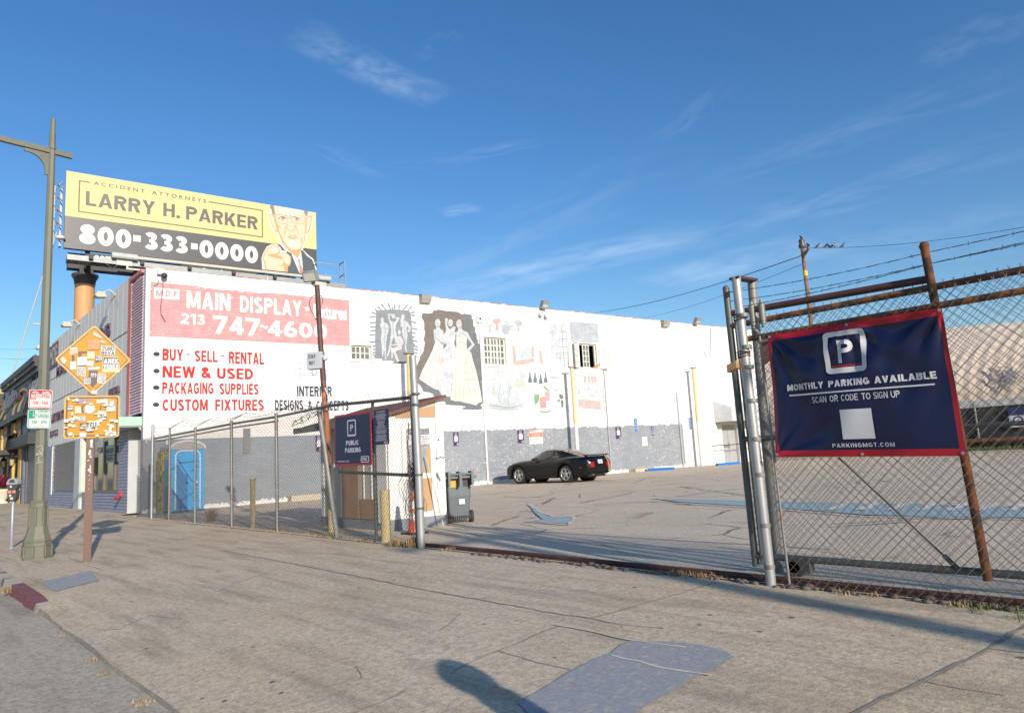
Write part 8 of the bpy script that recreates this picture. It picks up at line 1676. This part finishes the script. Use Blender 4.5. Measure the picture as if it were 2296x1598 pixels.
BTp = [(-2.30, .38), (-2.0, .26), (-1.6, .21), (1.8, .19), (2.1, .20), (2.3, .27), (2.35, .40)]
XF, XR, WR = 1.40, -1.17, .355
def make_car(loc, rot, lab, paint_m, grp=None):
    t = thing('parked_car', lab, 'car', (0, 0, 0)); g = MB(paint_m); g.smooth = True; N = 76; ring = []
    for i in range(N+1):
        x = -2.30+4.65*i/N; w, s, h_, zb = itp(x, HWp), itp(x, SH), itp(x, HDc), itp(x, BTp); arch = 0
        for xw in (XF, XR):
            d = abs(x-xw)
            if d < .43: arch = max(arch, WR+math.sqrt(.43**2-d*d)*1.0)
        z0 = max(zb, arch); f = lambda a: z0+(s-z0)*a; flare = .012 if arch else 0
        half = [(w*.94, z0, ), (w*.985+flare, f(.12)), (w+flare, f(.40)), (w*.995, f(.72)), (w*.975, f(.92)), (w*.93, s+.012), (w*.78, s+.55*(h_-s)+.018), (w*.45, s+.88*(h_-s)+.012), (0, h_)]
        ring.append([(x, y, z) for y, z in half]+[(x, -y, z) for y, z in half[-2::-1]])
    k = len(ring[0]); vs = [p for r in ring for p in r]
    g.add(vs, [(i*k+j, i*k+j+1, (i+1)*k+j+1, (i+1)*k+j) for i in range(N) for j in range(k-1)]); g.add(ring[0], [tuple(range(k))], False); g.add(ring[-1], [tuple(range(k-1, -1, -1))], False)
    g.build('body', t)
    # underbody and wheel wells
    g = MB(m_trimk); g.box(-2.1, 2.1, -.60, .60, .20, .5); g.box(-.70, .93, -.86, .86, .21, .5); g.build('underbody', t)
    ZC = [(-1.80, 1.055), (-1.5, 1.165), (-1.15, 1.275), (-.8, 1.365), (-.4, 1.415), (0, 1.41), (.25, 1.345), (.55, 1.20), (.86, 1.0)]
    WB = [(-1.8, .70), (-1.3, .78), (-.6, .845), (.3, .85), (.86, .78)]; WRf = [(-1.8, .60), (-1.3, .56), (-.6, .575), (0, .58), (.4, .60), (.86, .70)]
    def cab(x, a):
        """cabin surface: a 0 at the belt line, .62 at the roof edge, 1 at the centre"""
        zc, wb, wr, zb = itp(x, ZC), itp(x, WB), itp(x, WRf), itp(x, SH)+.005; zr = zc-.05*min(1, (zc-1.0)/.2); zr = max(zr, zb)
        if a <= .62: q = a/.62; return Vector((x, wb+(wr-wb)*q+.05*math.sin(math.pi*q)*(zr-zb), zb+(zr-zb)*q))
        q = (a-.62)/.38; return Vector((x, wr*(1-q), zr+(zc-zr)*math.sin(q*math.pi/2)))
    xs = axis(-1.8, .86, 50); as_ = axis(0, .62, 8)+axis(.62, 1, 5)[1:]
    pieces = {'cabin': MB(paint_m), 'windshield': MB(mgl), 'rear_window': MB(mgl), 'door_window_l': MB(mgl), 'door_window_r': MB(mgl), 'quarter_window_l': MB(mgl), 'quarter_window_r': MB(mgl)}
    for sgn in (1, -1):
        for i in range(50):
            for j in range(len(as_)-1):
                xm, am = (xs[i]+xs[i+1])/2, (as_[j]+as_[j+1])/2; sd = 'l' if sgn == 1 else 'r'; nm = 'cabin'
                if am > .64 and xm > .12: nm = 'windshield'
                elif am > .64 and xm < -.78: nm = 'rear_window'
                elif .06 < am < .56:
                    top = .56
                    if -.42 < xm < .50 and am < .56: nm = 'door_window_'+sd
                    elif -.98 < xm < -.48 and am < .50-max(0, (-.62-xm))*.9: nm = 'quarter_window_'+sd
                q = [cab(xs[i], as_[j]), cab(xs[i+1], as_[j]), cab(xs[i+1], as_[j+1]), cab(xs[i], as_[j+1])]
                pieces[nm].smooth = True; pieces[nm].add([Vector((p.x, p.y*sgn, p.z)) for p in q], [(0, 1, 2, 3) if sgn == 1 else (3, 2, 1, 0)])
    for nm, mb in pieces.items(): 
        me = mb.build(nm.replace('_l', '').replace('_r', '') if nm.startswith(('door', 'quarter')) else nm, t)
        bm = bmesh.new(); bm.from_mesh(me.data); bmesh.ops.remove_doubles(bm, verts=bm.verts, dist=.0005); bm.to_mesh(me.data); bm.free()
    for xw in (XF, XR):
        for sgn in (1, -1):
            c = Vector((xw, sgn*.80, WR)); ay = Vector((0, sgn, 0)); g = MB(m_tyre); g.lathe(c-ay*.12, [(.20, 0), (.32, .0), (WR, .03), (WR, .19), (.325, .222), (.255, .225), (.245, .20), (.245, .02)], 28, ay); wo_ = g.build('wheel', t)
            g = MB(m_rimd); g.lathe(c+ay*.02, [(.22, 0), (.225, .05)], 24, ay); g.use(m_rim); g.lathe(c+ay*.06, [(.250, .0), (.254, .045), (.215, .045), (.21, .0)], 28, ay)
            for s in range(5):
                a = 2*math.pi*s/5+.3; d = Vector((math.cos(a), 0, math.sin(a))); q = Vector((-math.sin(a), 0, math.cos(a))); g.add([c+ay*.085+q*.045+d*.02, c+ay*.085-q*.045+d*.02, c+ay*.098-q*.026+d*.222, c+ay*.098+q*.026+d*.222, c+ay*.05+q*.055+d*.02, c+ay*.05-q*.055+d*.02, c+ay*.06-q*.036+d*.222, c+ay*.06+q*.036+d*.222], [(0, 1, 2, 3), (0, 4, 5, 1), (1, 5, 6, 2), (2, 6, 7, 3), (3, 7, 4, 0)], False)
            g.lathe(c+ay*.07, [(.055, 0), (.05, .03), (.03, .035)], 12, ay); g.build('rim', wo_)
            g = MB(m_trimk); g.lathe(c-ay*.30, [(.40, 0), (.40, .28)], 20, ay); g.build('wheel_well', t)
    for sgn in (1, -1):
        g = MB(m_tail)
        for k in range(3): y = .47+k*.085; g.obox((-2.295, sgn*y, .70), Vector((.03, 0, .0)), Vector((0, .037, 0)), Vector((.0, 0, .105)))
        g.build('tail_light', t, .006)
        g = MB(m_trimk); g.obox((.42, sgn*.95, 1.0), (.07, 0, 0), (0, .075, 0), (0, 0, .055)); g.build('mirror', t, .02)
        g = MB(m_trimk)
        for pts in ([(.62, .30), (.66, .55), (.66, .80), (.60, .925)], [(-.44, .26), (-.50, .6), (-.46, .94)]):
            for (xa, za), (xb, zb_) in zip(pts, pts[1:]):
                f = lambda x, z: Vector((x, sgn*(itp(x, HWp)*(.995 if z > .45 else .985)+.0035), z)); g.quad(f(xa-.006, za), f(xa+.006, za), f(xb+.006, zb_), f(xb-.006, zb_))
        g.build('door_seam', t)
        g = MB(m_trimk); f = lambda x, z: Vector((x, sgn*(itp(x, HWp)+.004), z)); g.quad(f(-.55, .40), f(.9, .40), f(.9, .43), f(-.55, .43)); g.obox((-.28, sgn*.905, .80), (.07, 0, 0), (0, .012, 0), (0, 0, .018)); g.build('rub_strip', t)
        g = MB(m_tail); g.obox((-1.93, sgn*.895, .60), Vector((.09, -.022*sgn, 0)), (0, .006, 0), (0, 0, .018)); g.build('side_marker', t)
        g = MB(m_rim); g.obox((2.18, sgn*.66, .66), Vector((.10, -.13*sgn, 0)), Vector((.02, .02*sgn, 0)), (0, 0, .06)); g.build('headlight', t, .01)
    g = MB(paint_m); g.obox((-2.12, 0, 1.085), (.11, 0, .012), (0, .78, 0), (0, 0, .022)); g.obox((-2.10, .66, 1.06), (.06, 0, 0), (0, .03, 0), (0, 0, .05)); g.obox((-2.10, -.66, 1.06), (.06, 0, 0), (0, .03, 0), (0, 0, .05)); g.build('spoiler', t, .012)
    g = MB(m_whb); Fpl = Frame((-2.305, 0, .80), (0, -1, 0), (.18, 0, .98), (-.98, 0, .18)); g.fbox(Fpl, -.16, .16, -.08, .08, 0, .012); pl_ = g.build('number_plate', t); g = MB(m_stb); heavy(g, Fpl, '5KTM927', -.13, .13, -.05, .03, .0125, t=.2); g.build('plate_lettering', pl_)
    g = MB(paint_m); g.obox((1.05, 0, 1.015), (.20, 0, -.01), (0, .16, 0), (0, 0, .03)); g.build('hood_scoop', t, .02)
    g = MB(m_rim); g.cyl((-2.28, .45, .30), (-2.05, .45, .32), .035, n=10); g.cyl((-2.28, -.45, .30), (-2.05, -.45, .32), .035, n=10); g.build('exhaust', t)
    t.location = loc; t.rotation_euler = (0, 0, rot); return t
hd = Vector((-.9945, -.1045, 0)); lf_ = Vector((-hd.y, hd.x, 0)); rl_c = Vector((-20.1, 21.0, 0)); cloc = rl_c-hd*XR-lf_*.82
car = make_car(cloc, math.atan2(hd.y, hd.x), 'black two door coupe with rear spoiler parked nose to the wall', m_body)
g = MB(M('yellow_strap', (.47, .33, .15), .7)); c2w = lambda x, y, z: cloc+hd*x+lf_*y+Vector((0, 0, z))
g.tube([c2w(-2.15, -.45, 1.19), c2w(-2.25, -.47, 1.0), c2w(-2.36, -.50, .78), c2w(-2.36, -.52, .62), c2w(-2.37, -.55, .55), c2w(-2.36, -.53, .42)], .022, 5)
for k in range(9): q = c2w(-2.37+.02*math.sin(k*2), -.53+.03*math.cos(k*1.7), .68-.035*k); g.ball(q, .03, 6)
solo(g, 'strap', c2w(-2.3, -.5, .4), 'frayed yellow tie strap hanging over the rear bumper of the black coupe', 'strap')
m_silv = M('silver_green_paint', (.30, .32, .30), .25, .5, var=.05, coat=.6)
pk = gnd(-8, 1262); make_car((-18.55-1.35, .45, roadz(-18, .5)), 0, 'silver car at the left picture edge, only its bumper corner in view', m_silv)
# ------------------------------------------------------------------ tall yellow poles along the wall
m_spk = M('rust_spike', (.10, .05, .03), .8)
def wall_pole(p, top, r, lab, lower=None):
    t = thing('wall_pole', lab, 'pole', p, 'tall painted poles along the wall'); g = MB(M('pale_cream_paint', (.66, .545, .33), .65, var=.06, vs=4, dirt=(.46, .33, .18), dthr=.64, ds=4) if lower else m_cream)
    if lower: g.cyl(p+Vector((0, 0, lower)), (p.x, p.y, top), r, n=14)
    else: g.cyl(p, (p.x, p.y, top), r, n=14)
    g.build('pole', t)
    if lower: g = MB(m_pipe); g.cyl(p, p+Vector((0, 0, lower)), r*1.004, n=14); g.build('pole_foot', t)
    g = MB(m_spk); g.obox((p.x, p.y+.02, top+.03), (.03, 0, 0), (0, .26, 0), (0, 0, .03))
    for k in range(4): z = top-.35-.22*k; g.tube([(p.x, p.y+r, z), (p.x+.05, p.y+r+.09, z), (p.x+.05, p.y+r+.09, z+.07)], .014, 5)
    g.build('step_irons', t)
def wp(px, py, off): 
    a = WF.P(px, py, off); return Vector((a.x, a.y, 0))
p1 = wp(918, 860, .75); wall_pole(p1, zat(p1, 795), .10, 'orange yellow pole with step irons standing behind the booth')
p2 = wp(1294, 1000, .65); wall_pole(p2, zat(p2, 825), .10, 'pale yellow pole with grey foot behind the black coupe', 2.6)
p3 = wp(1572, 1020, .5); wall_pole(p3, zat(p3, 826), .11, 'pale yellow pole with white foot left of the door canopy', 2.55)
# ------------------------------------------------------------------ small signs on the wall
m_pay = M('pay_sign_navy', (.02, .03, .11), .45); m_payr = M('pay_sign_red', (.40, .08, .10), .5); m_acc = M('access_blue', (.01, .13, .42), .4); m_accn = M('access_navy', (.03, .05, .16), .5)
def wsign(px0, py0, px1, py1, name, lab, cat, fn, grp=None):
    (a, d), (b, c) = WF.px(px0, py0), WF.px(px1, py1); t = thing(name, lab, cat, WF.at((a+b)/2, c, 0), grp); F = Frame(WF.at((a+b)/2, (c+d)/2, .02), WF.U, WF.V, WF.N); fn(t, F, (b-a)/2, (d-c)/2)
def pay(t, F, w, h):
    g = MB(m_payr); g.fbox(F, -w, w, -h, h, -.01, 0); g.use(m_pay); g.poly(F, [(-w*.92, -h*.95), (w*.92, -h*.95), (w*.92, h*.95), (-w*.92, h*.95)], .002); g.build('panel', t)
    g = MB(m_whb); g.poly(F, rrect(-w*.62, w*.62, -h*.42, h*.42, w*.1), .004); heavy(g, F, 'PAY', -w*.4, w*.4, h*.74, h*.88, .004, t=.24); heavy(g, F, 'HERE', -w*.45, w*.45, h*.50, h*.66, .004, t=.24); frame_ring(g, F, rrect(w*.2, w*.86, -h*.90, -h*.62, w*.08), rrect(w*.28, w*.78, -h*.86, -h*.66, w*.04), .004); heavy(g, F, 'PMC', w*.32, w*.74, -h*.83, -h*.70, .004, t=.24); g.build('printed_face', t)
for (x0, y0, x1, y1, lab) in ((1015, 968, 1029, 999, 'navy pay here sign on the wall just right of the booth'), (1159, 964, 1175, 993, 'navy pay here sign beside the orange notice above the black car'), (1379, 957, 1393, 983, 'navy pay here sign on the wall right of the pale pole behind the car'), (707, 975, 722, 1012, 'navy pay here sign half hidden behind the left end of the booth')): wsign(x0, y0, x1, y1, 'pay_sign', lab, 'sign', pay, 'navy pay signs on the wall')
def wheelchair(g, F, cx, cy, s, n):
    g.poly(F, circ(cx-.05*s, cy+.40*s, .10*s, 10), n); g.ribbon(F, [(cx-.05*s, cy+.28*s), (cx, cy-.02*s), (cx+.22*s, cy-.02*s), (cx+.32*s, cy-.34*s)], .10*s, n); g.ribbon(F, _arc(cx, cy-.12*s, .26*s, .26*s, 110, 350, 12), .08*s, n+.0004); g.ribbon(F, [(cx-.03*s, cy+.14*s), (cx+.2*s, cy+.14*s)], .07*s, n+.0006)
def acc(bg, lines):
    def fn(t, F, w, h):
        g = MB(m_whb); g.fbox(F, -w, w, -h, h, -.008, 0); g.use(bg); g.poly(F, [(-w*.86, h*.02), (w*.86, h*.02), (w*.86, h*.96), (-w*.86, h*.96)], .002)
        for a, b in lines: g.poly(F, [(-w*.86, h*a), (w*.86, h*a), (w*.86, h*b), (-w*.86, h*b)], .002)
        g.build('panel', t); g = MB(m_whb); wheelchair(g, F, 0, h*.48, h*.75, .004)
        for k, s in enumerate(('PARKING', 'ONLY', 'VAN')): heavy(g, F, s, -w*.6, w*.6, -h*(.22+.28*k), -h*(.10+.28*k), .004, t=.22)
        g.build('printed_face', t)
    return fn
wsign(1420, 938, 1430, 967, 'accessible_sign', 'bright blue accessible parking sign on the grey and white wall edge', 'sign', acc(m_acc, ((-.45, -.04), (-.98, -.52))), 'accessible parking signs'); wsign(1458, 955, 1467, 976, 'accessible_sign', 'small dark faded accessible parking sign low on the grey paint', 'sign', acc(m_accn, ((-.5, -.04), (-.98, -.58))), 'accessible parking signs'); wsign(1543, 936, 1551, 962, 'accessible_sign', 'blue accessible parking sign beside the pole left of the door canopy', 'sign', acc(m_acc, ((-.45, -.04), (-.98, -.52))), 'accessible parking signs')
m_oran = M('orange_notice', (.56, .17, .075), .6, dirt=(.6, .4, .3), dthr=.6, ds=20)
def orange(t, F, w, h):
    g = MB(M('peeling_notice_white', (.62, .61, .58), .7, dirt=(.42, .43, .44), dthr=.62, ds=8)); g.fbox(F, -w, w, -h, h, -.006, 0); g.use(m_oran); g.poly(F, [(-w*.98, h*.02), (w*.98, h*.05), (w*.98, h*.66), (-w*.98, h*.62)], .002); g.poly(F, [(-w, h*.82), (w*.5, h*.86), (-w*.6, h*.99), (-w, h*.98)], .002); g.build('panel', t)
    g = MB(m_whb); heavy(g, F, 'PRIVATE PARKING LOT', -w*.8, w*.85, h*.40, h*.54, .004, t=.2); heavy(g, F, 'PATRON PARKING', -w*.6, w*.6, h*.14, h*.30, .004, t=.2); g.use(m_stk)
    for x, y, r in ((-.8, -.35, .09), (-.5, -.28, .05), (-.15, -.3, .05), (.12, -.22, .09), (.3, -.2, .06), (.4, -.36, .05), (-.3, -.4, .04), (.55, -.42, .05)): g.poly(F, circ(w*x, h*y, h*r, 8), .004)
    g.build('printed_face', t)
Zq5 = lambda x, y: ((1300+x*.53191)/1.7056, (1050+y*.53191)/1.7056)
wsign(*Zq5(1355, 1118), *Zq5(1460, 1215), 'parking_notice', 'torn orange and white parking notice pasted on the grey wall paint', 'notice', orange)
def paper(t, F, w, h):
    g = MB(m_whb); g.fbox(F, -w, w, -h, h, -.004, 0); g.build('panel', t); g = MB(m_stg)
    for k in range(6): g.poly(F, [(-w*.7, h*(.7-.26*k)), (w*.7, h*(.7-.26*k)), (w*.7, h*(.76-.26*k)), (-w*.7, h*(.76-.26*k))], .002)
    g.build('printed_face', t)
wsign(1438, 979, 1452, 999, 'paper_notice', 'plain white paper notice under the small dark accessible sign', 'notice', paper)
# grey louvred vent on the wall
(a, d), (b, c) = WF.px((540+1178*.331)/1.7056, (1600+115*.331)/1.7056), WF.px((540+1258*.331)/1.7056, (1600+402*.331)/1.7056); g = MB(M('vent_grey', (.20, .21, .21), .6)); g.fbox(WF, a, b, c, d, .002, .03)
for k in range(12): v = c+(d-c)*(k+.5)/12; g.fbox(WF, a, b, v-.02, v+.02, .03, .05)
g.build('wall_vent', whouse)
# ------------------------------------------------------------------ wheel stops
m_ws = M('blue_wheel_stop', (.02, .15, .50), .6, var=.12, vs=4)
for (xa, ya, xb, yb, lab) in ((1462, 1052, 1503, 1050, 'bright blue wheel stop lying by the grey painted wall end'), (1607, 1041, 1657, 1037, 'bright blue wheel stop lying before the door canopy')):
    A, B = gnd(xa, ya+3), gnd(xb, yb+3); d = (B-A); L = 1.75 if True else d.length; c = (A+B)/2; u = WD if d.length < .5 else d.normalized(); nn_ = Vector((u.y, -u.x, 0)); hl = max(.7, min(1.0, d.length/2)); g = MB(m_ws)
    Fw = Frame(c-u*hl, nn_, (0, 0, 1), -u); g.prism(Fw, [(-.09, 0), (.09, 0), (.06, .14), (-.06, .14)], -2*hl, 0); solo(g, 'wheel_stop', c, lab, 'wheel stop', 'blue wheel stops', .015)
# ------------------------------------------------------------------ utility poles, wires, pigeons
m_wood = M('weathered_pole_wood', (.235, .15, .10), .9, var=.35, vs=7, dirt=(.12, .08, .06), dthr=.58, ds=6); m_wirek = M('black_cable', (.03, .032, .035), .6); m_ins = M('ceramic_insulator', (.08, .07, .07), .4)
def upole(base, top, r, lab, xarm=None, tag_=True):
    t = thing('utility_pole', lab, 'utility pole', base, 'wooden utility poles'); g = MB(m_wood); g.tube([base, (base[0], base[1], top)], [r, r*.72], 14); g.build('pole', t)
    if xarm: 
        z, L, d = xarm; d = Vector(d).normalized(); q = Vector((-d.y, d.x, 0)); c = Vector((base[0], base[1], z))+q*(r*.8+.06); g = MB(m_wood); g.obox(c, d*L, q*.05, (0, 0, .07)); ao = g.build('crossarm', t)
        g = MB(m_ins)
        for s in (-.95, -.5, .5, .95): g.lathe(c+d*L*s+Vector((0, 0, .07)), [(.03, 0), (.03, .06), (.055, .08), (.05, .15), (.02, .17)], 8)
        g.build('insulator', ao)
    return t
def dirk(px): k = (px-CX)/FD; v = CF+CR*k; return v
UY = 45.0; v = ray(1826, 985); UX = v.x/v.y*UY; ut = zat((UX, UY), 552)
# keep the pole upright but start it where the picture shows its foot direction
v2 = ray(1800, 565); UX = v2.x/v2.y*UY
uarm_z = zat((UX, UY), 567)
ax_ = (P3(1812, 571, UY)-P3(1776, 560, UY)); axd = Vector((.55, -.83, 0))
up_ = upole((UX, UY, -.3), ut, .17, 'weathered wooden utility pole with one crossarm and perched pigeons behind the gate', (uarm_z, 1.15, axd))
g = MB(M('yellow_tag', (.62, .48, .05), .6)); z = zat((UX, UY), 613); g.cyl((UX, UY, z-.18), (UX, UY, z+.18), .152, n=14); g.build('tag_plate', up_)
g = MB(m_ins); g.lathe((UX, UY, ut-.3), [(.2, 0), (.24, .1), (.16, .35), (.2, .5), (.1, .62)], 12); g.tube([(UX, UY, uarm_z-.5), (UX+axd.x*.8, UY+axd.y*.8, uarm_z-.05)], .03, 6); g.build('cap_fitting', up_)
g = MB(m_ins); rs = random.Random(2)
for k in range(10): z = zat((UX, UY), 668+rs.uniform(-14, 40)); a = rs.uniform(-.2, .4); g.tube([(UX+.15, UY-.15, z), (UX+.35+a, UY-.35, z+rs.uniform(-.2, .2)), (UX+.3, UY-.3, z+rs.uniform(-.3, .3))], .02, 4)
g.build('cable_tangle', up_)
def cable(a, b, sg, r, lab, n=24): 
    g = MB(m_wirek); g.tube(sag(a, b, n, sg), r, 5); return solo(g, 'overhead_cable', a, lab, 'cable', 'overhead cables')
A0 = Vector((UX, UY, uarm_z+.2))
wr_end = CAM+ray(2330, 503).normalized()*42; wr_st = P3(1822, 552, UY)+Vector((0, 0, 0)); wr_st = Vector((UX, UY-.05, zat((UX, UY), 556)))
cable(wr_st, wr_end, .35, .013, 'thin black cable with pigeons running right from the wooden utility pole')
for k, (sy, ex, ey) in enumerate(((566, 1330, 702), (568, 1345, 698), (590, 1420, 716))):
    st_ = Vector((UX-axd.x*1.0*(1 if k == 0 else .5 if k == 1 else 0), UY-axd.y*1.0*(1 if k == 0 else .5 if k == 1 else 0), zat((UX, UY), sy)))
    cable(st_, CAM+ray(ex, ey).normalized()*105, .6, .016, ('uppermost black cable', 'middle black cable', 'lowest black cable')[k]+' running left from the utility pole down behind the warehouse roof')
for k, (ya, yb) in enumerate(((776, 779), (795, 802))): cable(CAM+ray(-60, ya).normalized()*95, CAM+ray(110, yb).normalized()*95, .3, .013, ('upper', 'lower')[k]+' thin black cable crossing the sky left of the green lamp')
m_pig, m_pigl = M('pigeon_grey', (.075, .08, .095), .7, var=.3, vs=20), M('pigeon_pale', (.30, .30, .31), .7)
def pigeon(p, yaw, mat, lab):
    g = MB(mat); d = Vector((math.cos(yaw), math.sin(yaw), 0)); s = .95; vs, fs = [], []
    prof = [(-.20, -.02, .012), (-.14, .0, .03), (-.06, .035, .062), (.0, .07, .078), (.05, .11, .066), (.085, .155, .042), (.10, .185, .036), (.115, .205, .036), (.135, .205, .024), (.155, .20, .006)]
    q = Vector((-d.y, d.x, 0)); n = 8
    for a, z, r in prof: vs += [p+(d*a+Vector((0, 0, z+.05)))*s*1.2+(q*math.cos(2*math.pi*i/n)*r+Vector((0, 0, 1))*math.sin(2*math.pi*i/n)*r)*s*1.2 for i in range(n)]
    for i in range(len(prof)-1):
        for j in range(n): a, b = i*n+j, i*n+(j+1) % n; fs.append((a, b, b+n, a+n))
    g.add(vs, fs, True); g.use(m_ins); g.tube([p+Vector((0, 0, .08)), p], .008, 4); g.tube([p+q*.03+Vector((0, 0, .08)), p+q*.03], .008, 4)
    return solo(g, 'pigeon', p, lab, 'pigeon', 'pigeons at the utility pole')
wire = sag(wr_st, wr_end, 200, .35)
def onwire(px): return min(wire, key=lambda p: abs(proj(p)[0]-px))
for px, yw, mt_, lab in ((1834, .6, m_pig, 'dark pigeon on the cable, nearest the utility pole'), (1852, .9, m_pig, 'dark pigeon on the cable, second from the utility pole'), (1858, 2.6, m_pig, 'small dark pigeon on the cable, third from the utility pole'), (1866, .5, m_pig, 'dark pigeon on the cable beside the pale one'), (1871, 2.9, m_pigl, 'pale pigeon on the cable among the dark ones'), (1890, .7, m_pig, 'dark pigeon on the cable, farthest from the utility pole')): pigeon(onwire(px)+Vector((0, 0, .01)), yw, mt_, lab)
armq = Vector((-axd.y, axd.x, 0))*.19
for s, mt_, lab in ((-1.08, m_pig, 'dark pigeon on the left end of the crossarm'), (.72, m_pigl, 'pale pigeon on the right half of the crossarm'), (.98, m_pig, 'dark pigeon on the right end of the crossarm')): pigeon(Vector((UX, UY, uarm_z+.08))+axd*s*1.15+armq, .8 if s < 0 else 2.5, mt_, lab)
pigeon(Vector((UX, UY, ut+.3)), 2.4, m_pig, 'dark pigeon perched on the very top of the utility pole')
upole((12.5, 1.85, gz(12.5, 1.85)-.1), 9.5, .16, 'wooden utility pole out of view to the right, seen only as its shadow', (7.4, 1.3, (.1, 1, 0)))
# ------------------------------------------------------------------ behind the car park
m_vault = None
def vmat():
    m, nt, b = newmat('cream_ribbed_roof'); t = NT(nt); co = t.coord(); n1 = t.noise(co, .35, 5, .6)
    c = t.mix(t.ramp(n1, .35, .7), (.78, .62, .455), (.83, .68, .52)); st = t.noise(t.mapv(co, sc=(.9, .1, .1)), 1.2, 5, .6); c = t.mix(t.math('MULTIPLY', t.ramp(st, .5, .7), .35), c, (.68, .53, .39)); t.l(c, b.inputs['Base Color']); b.inputs['Roughness'].default_value = .85; return m
arch_b = thing('arched_building', 'cream ribbed barrel roofed building beyond the car park', 'building', (-5, 57, 0))
g = MB(vmat()); YV, ZE, YT, ZT = 52.0, 2.9, 74.0, 10.4; nx, na = 160, 16
def vp_(x, a):
    th = rad(90*a/na); zt_x = ZT-.045*max(0, x+22)-.0028*max(0, x+22)**2; return Vector((x, YV+(YT-YV)*(1-math.cos(th))/(1-0), ZE+(zt_x-ZE)*math.sin(th)))
vs = []
for i in range(nx+1):
    x = -30+60*i/nx
    for a in range(na+1): vs.append(vp_(x, a)+Vector((0, -.025 if i % 2 == 0 else 0, .03 if i % 2 == 0 else 0)))
g.add(vs, [(i*(na+1)+a, (i+1)*(na+1)+a, (i+1)*(na+1)+a+1, i*(na+1)+a+1) for i in range(nx) for a in range(na)], False); g.build('roof', arch_b)
g = MB(M('cream_wall', (.50, .42, .33), .9)); g.box(-30, 30, YV, YT+20, -.4, ZE); g.build('wall', arch_b)
g = MB(M('roof_graffiti', (.30, .28, .28), .8)); rs = random.Random(6)
class Vs:
    N = Vector((0, -1, 0))
    def at(s, u, v, n=0): return vp_(u, v)+Vector((0, -.16-n, .16))
gx = [plane(px, 885, (0, YV+1.5, 0), Vector((0, 1, 0))).x for px in (2235, 2300)]
for k in range(16):
    x, a = rs.uniform(gx[0], gx[1]), rs.uniform(.9, 2.6); g.ribbon(Vs(), [(x, a), (x+rs.uniform(-.3, .3), a+.5), (x+rs.uniform(-.5, .6), a+.3), (x+rs.uniform(-.3, .5), a-.4)], .12, 0)
g.build('graffiti', arch_b)
bk = thing('brick_building', 'distant red brick building glimpsed between gate post and banner', 'building', (-36, 66, 0))
g = MB(brick_mat('far_red_brick', (.24, .085, .06), (.20, .07, .05), (.18, .12, .10), .6, .2)); g.box(-46, -27.5, 60, 75, -.4, 10.2); g.build('wall', bk); g = MB(M('brick_coping', (.3, .16, .12), .8)); g.box(-46.2, -27.3, 59.8, 75, 10.2, 10.5); g.box(-46, -27.5, 59.9, 59.99, 7.6, 7.9); g.build('coping', bk)
# far boundary: low white wall with a screened fence and grass verge
m_scr = M('dark_fence_screen', (.03, .032, .036), .9, var=.4, vs=1.5)
YQ2 = 43.0; ff = thing('screened_fence', 'far fence with dark screening and pale rail at the back of the car park', 'fence', (-8, YQ2, 0))
g = MB(m_scr); g.box(-21, 20, YQ2, YQ2+.05, .15, 2.35); g.build('screen', ff)
g = MB(M('pale_rail', (.50, .50, .49), .6)); g.box(-21, 20, YQ2-.06, YQ2+.1, 2.38, 2.72); g.build('top_rail', ff)
for k in range(14): g = MB(m_gdull); x = -20+k*3; g.cyl((x, YQ2-.06, -.1), (x, YQ2-.06, 2.6), .05, n=8); g.build('post', ff)
g = MB(m_rust); g.cyl((-21, YQ2-.3, .6), (20, YQ2-.3, .6), .14, n=8); g.build('guard_pipe', ff)
sx = plane(2282, 935, (0, YQ2-.1, 0), Vector((0, 1, 0))); t = thing('far_sign', 'small blue and white sign on the far screened fence', 'sign', sx); Fs = Frame(sx, (1, 0, 0), (0, 0, 1), (0, -1, 0)); g = MB(m_whb); g.fbox(Fs, -.38, .38, -.5, .5, 0, .03); g.use(m_pay); g.poly(Fs, [(-.38, .1), (.38, .1), (.38, .5), (-.38, .5)], .032); frame_ring(g, Fs, circ(0, -.15, .22, 12), circ(0, -.15, .15, 12), .032); g.build('panel', t)
g = MB(M('verge_grass', (.085, .12, .03), .9, var=.4, vs=3)); rs = random.Random(9)
for k in range(5200):
    x, y = rs.uniform(-14, 9), rs.uniform(41.2, 42.8); a = rs.uniform(0, 6.28); h_ = rs.uniform(.12, .4); w = .035; s = Vector((math.cos(a), math.sin(a), 0))*w; g.add([(x-s.x, y-s.y, -.02), (x+s.x, y+s.y, -.02), (x+rs.uniform(-.1, .1), y+rs.uniform(-.1, .1), h_)], [(0, 1, 2)], False)
tag(g.build('grass_verge'), 'strip of green grass along the far fence', 'grass', kind='stuff')
g = MB(M('verge_kerb', (.40, .38, .35), .9)); g.box(-22, 20, 41.0, 41.15, -.1, .14); struct(g.build('far_kerb'))
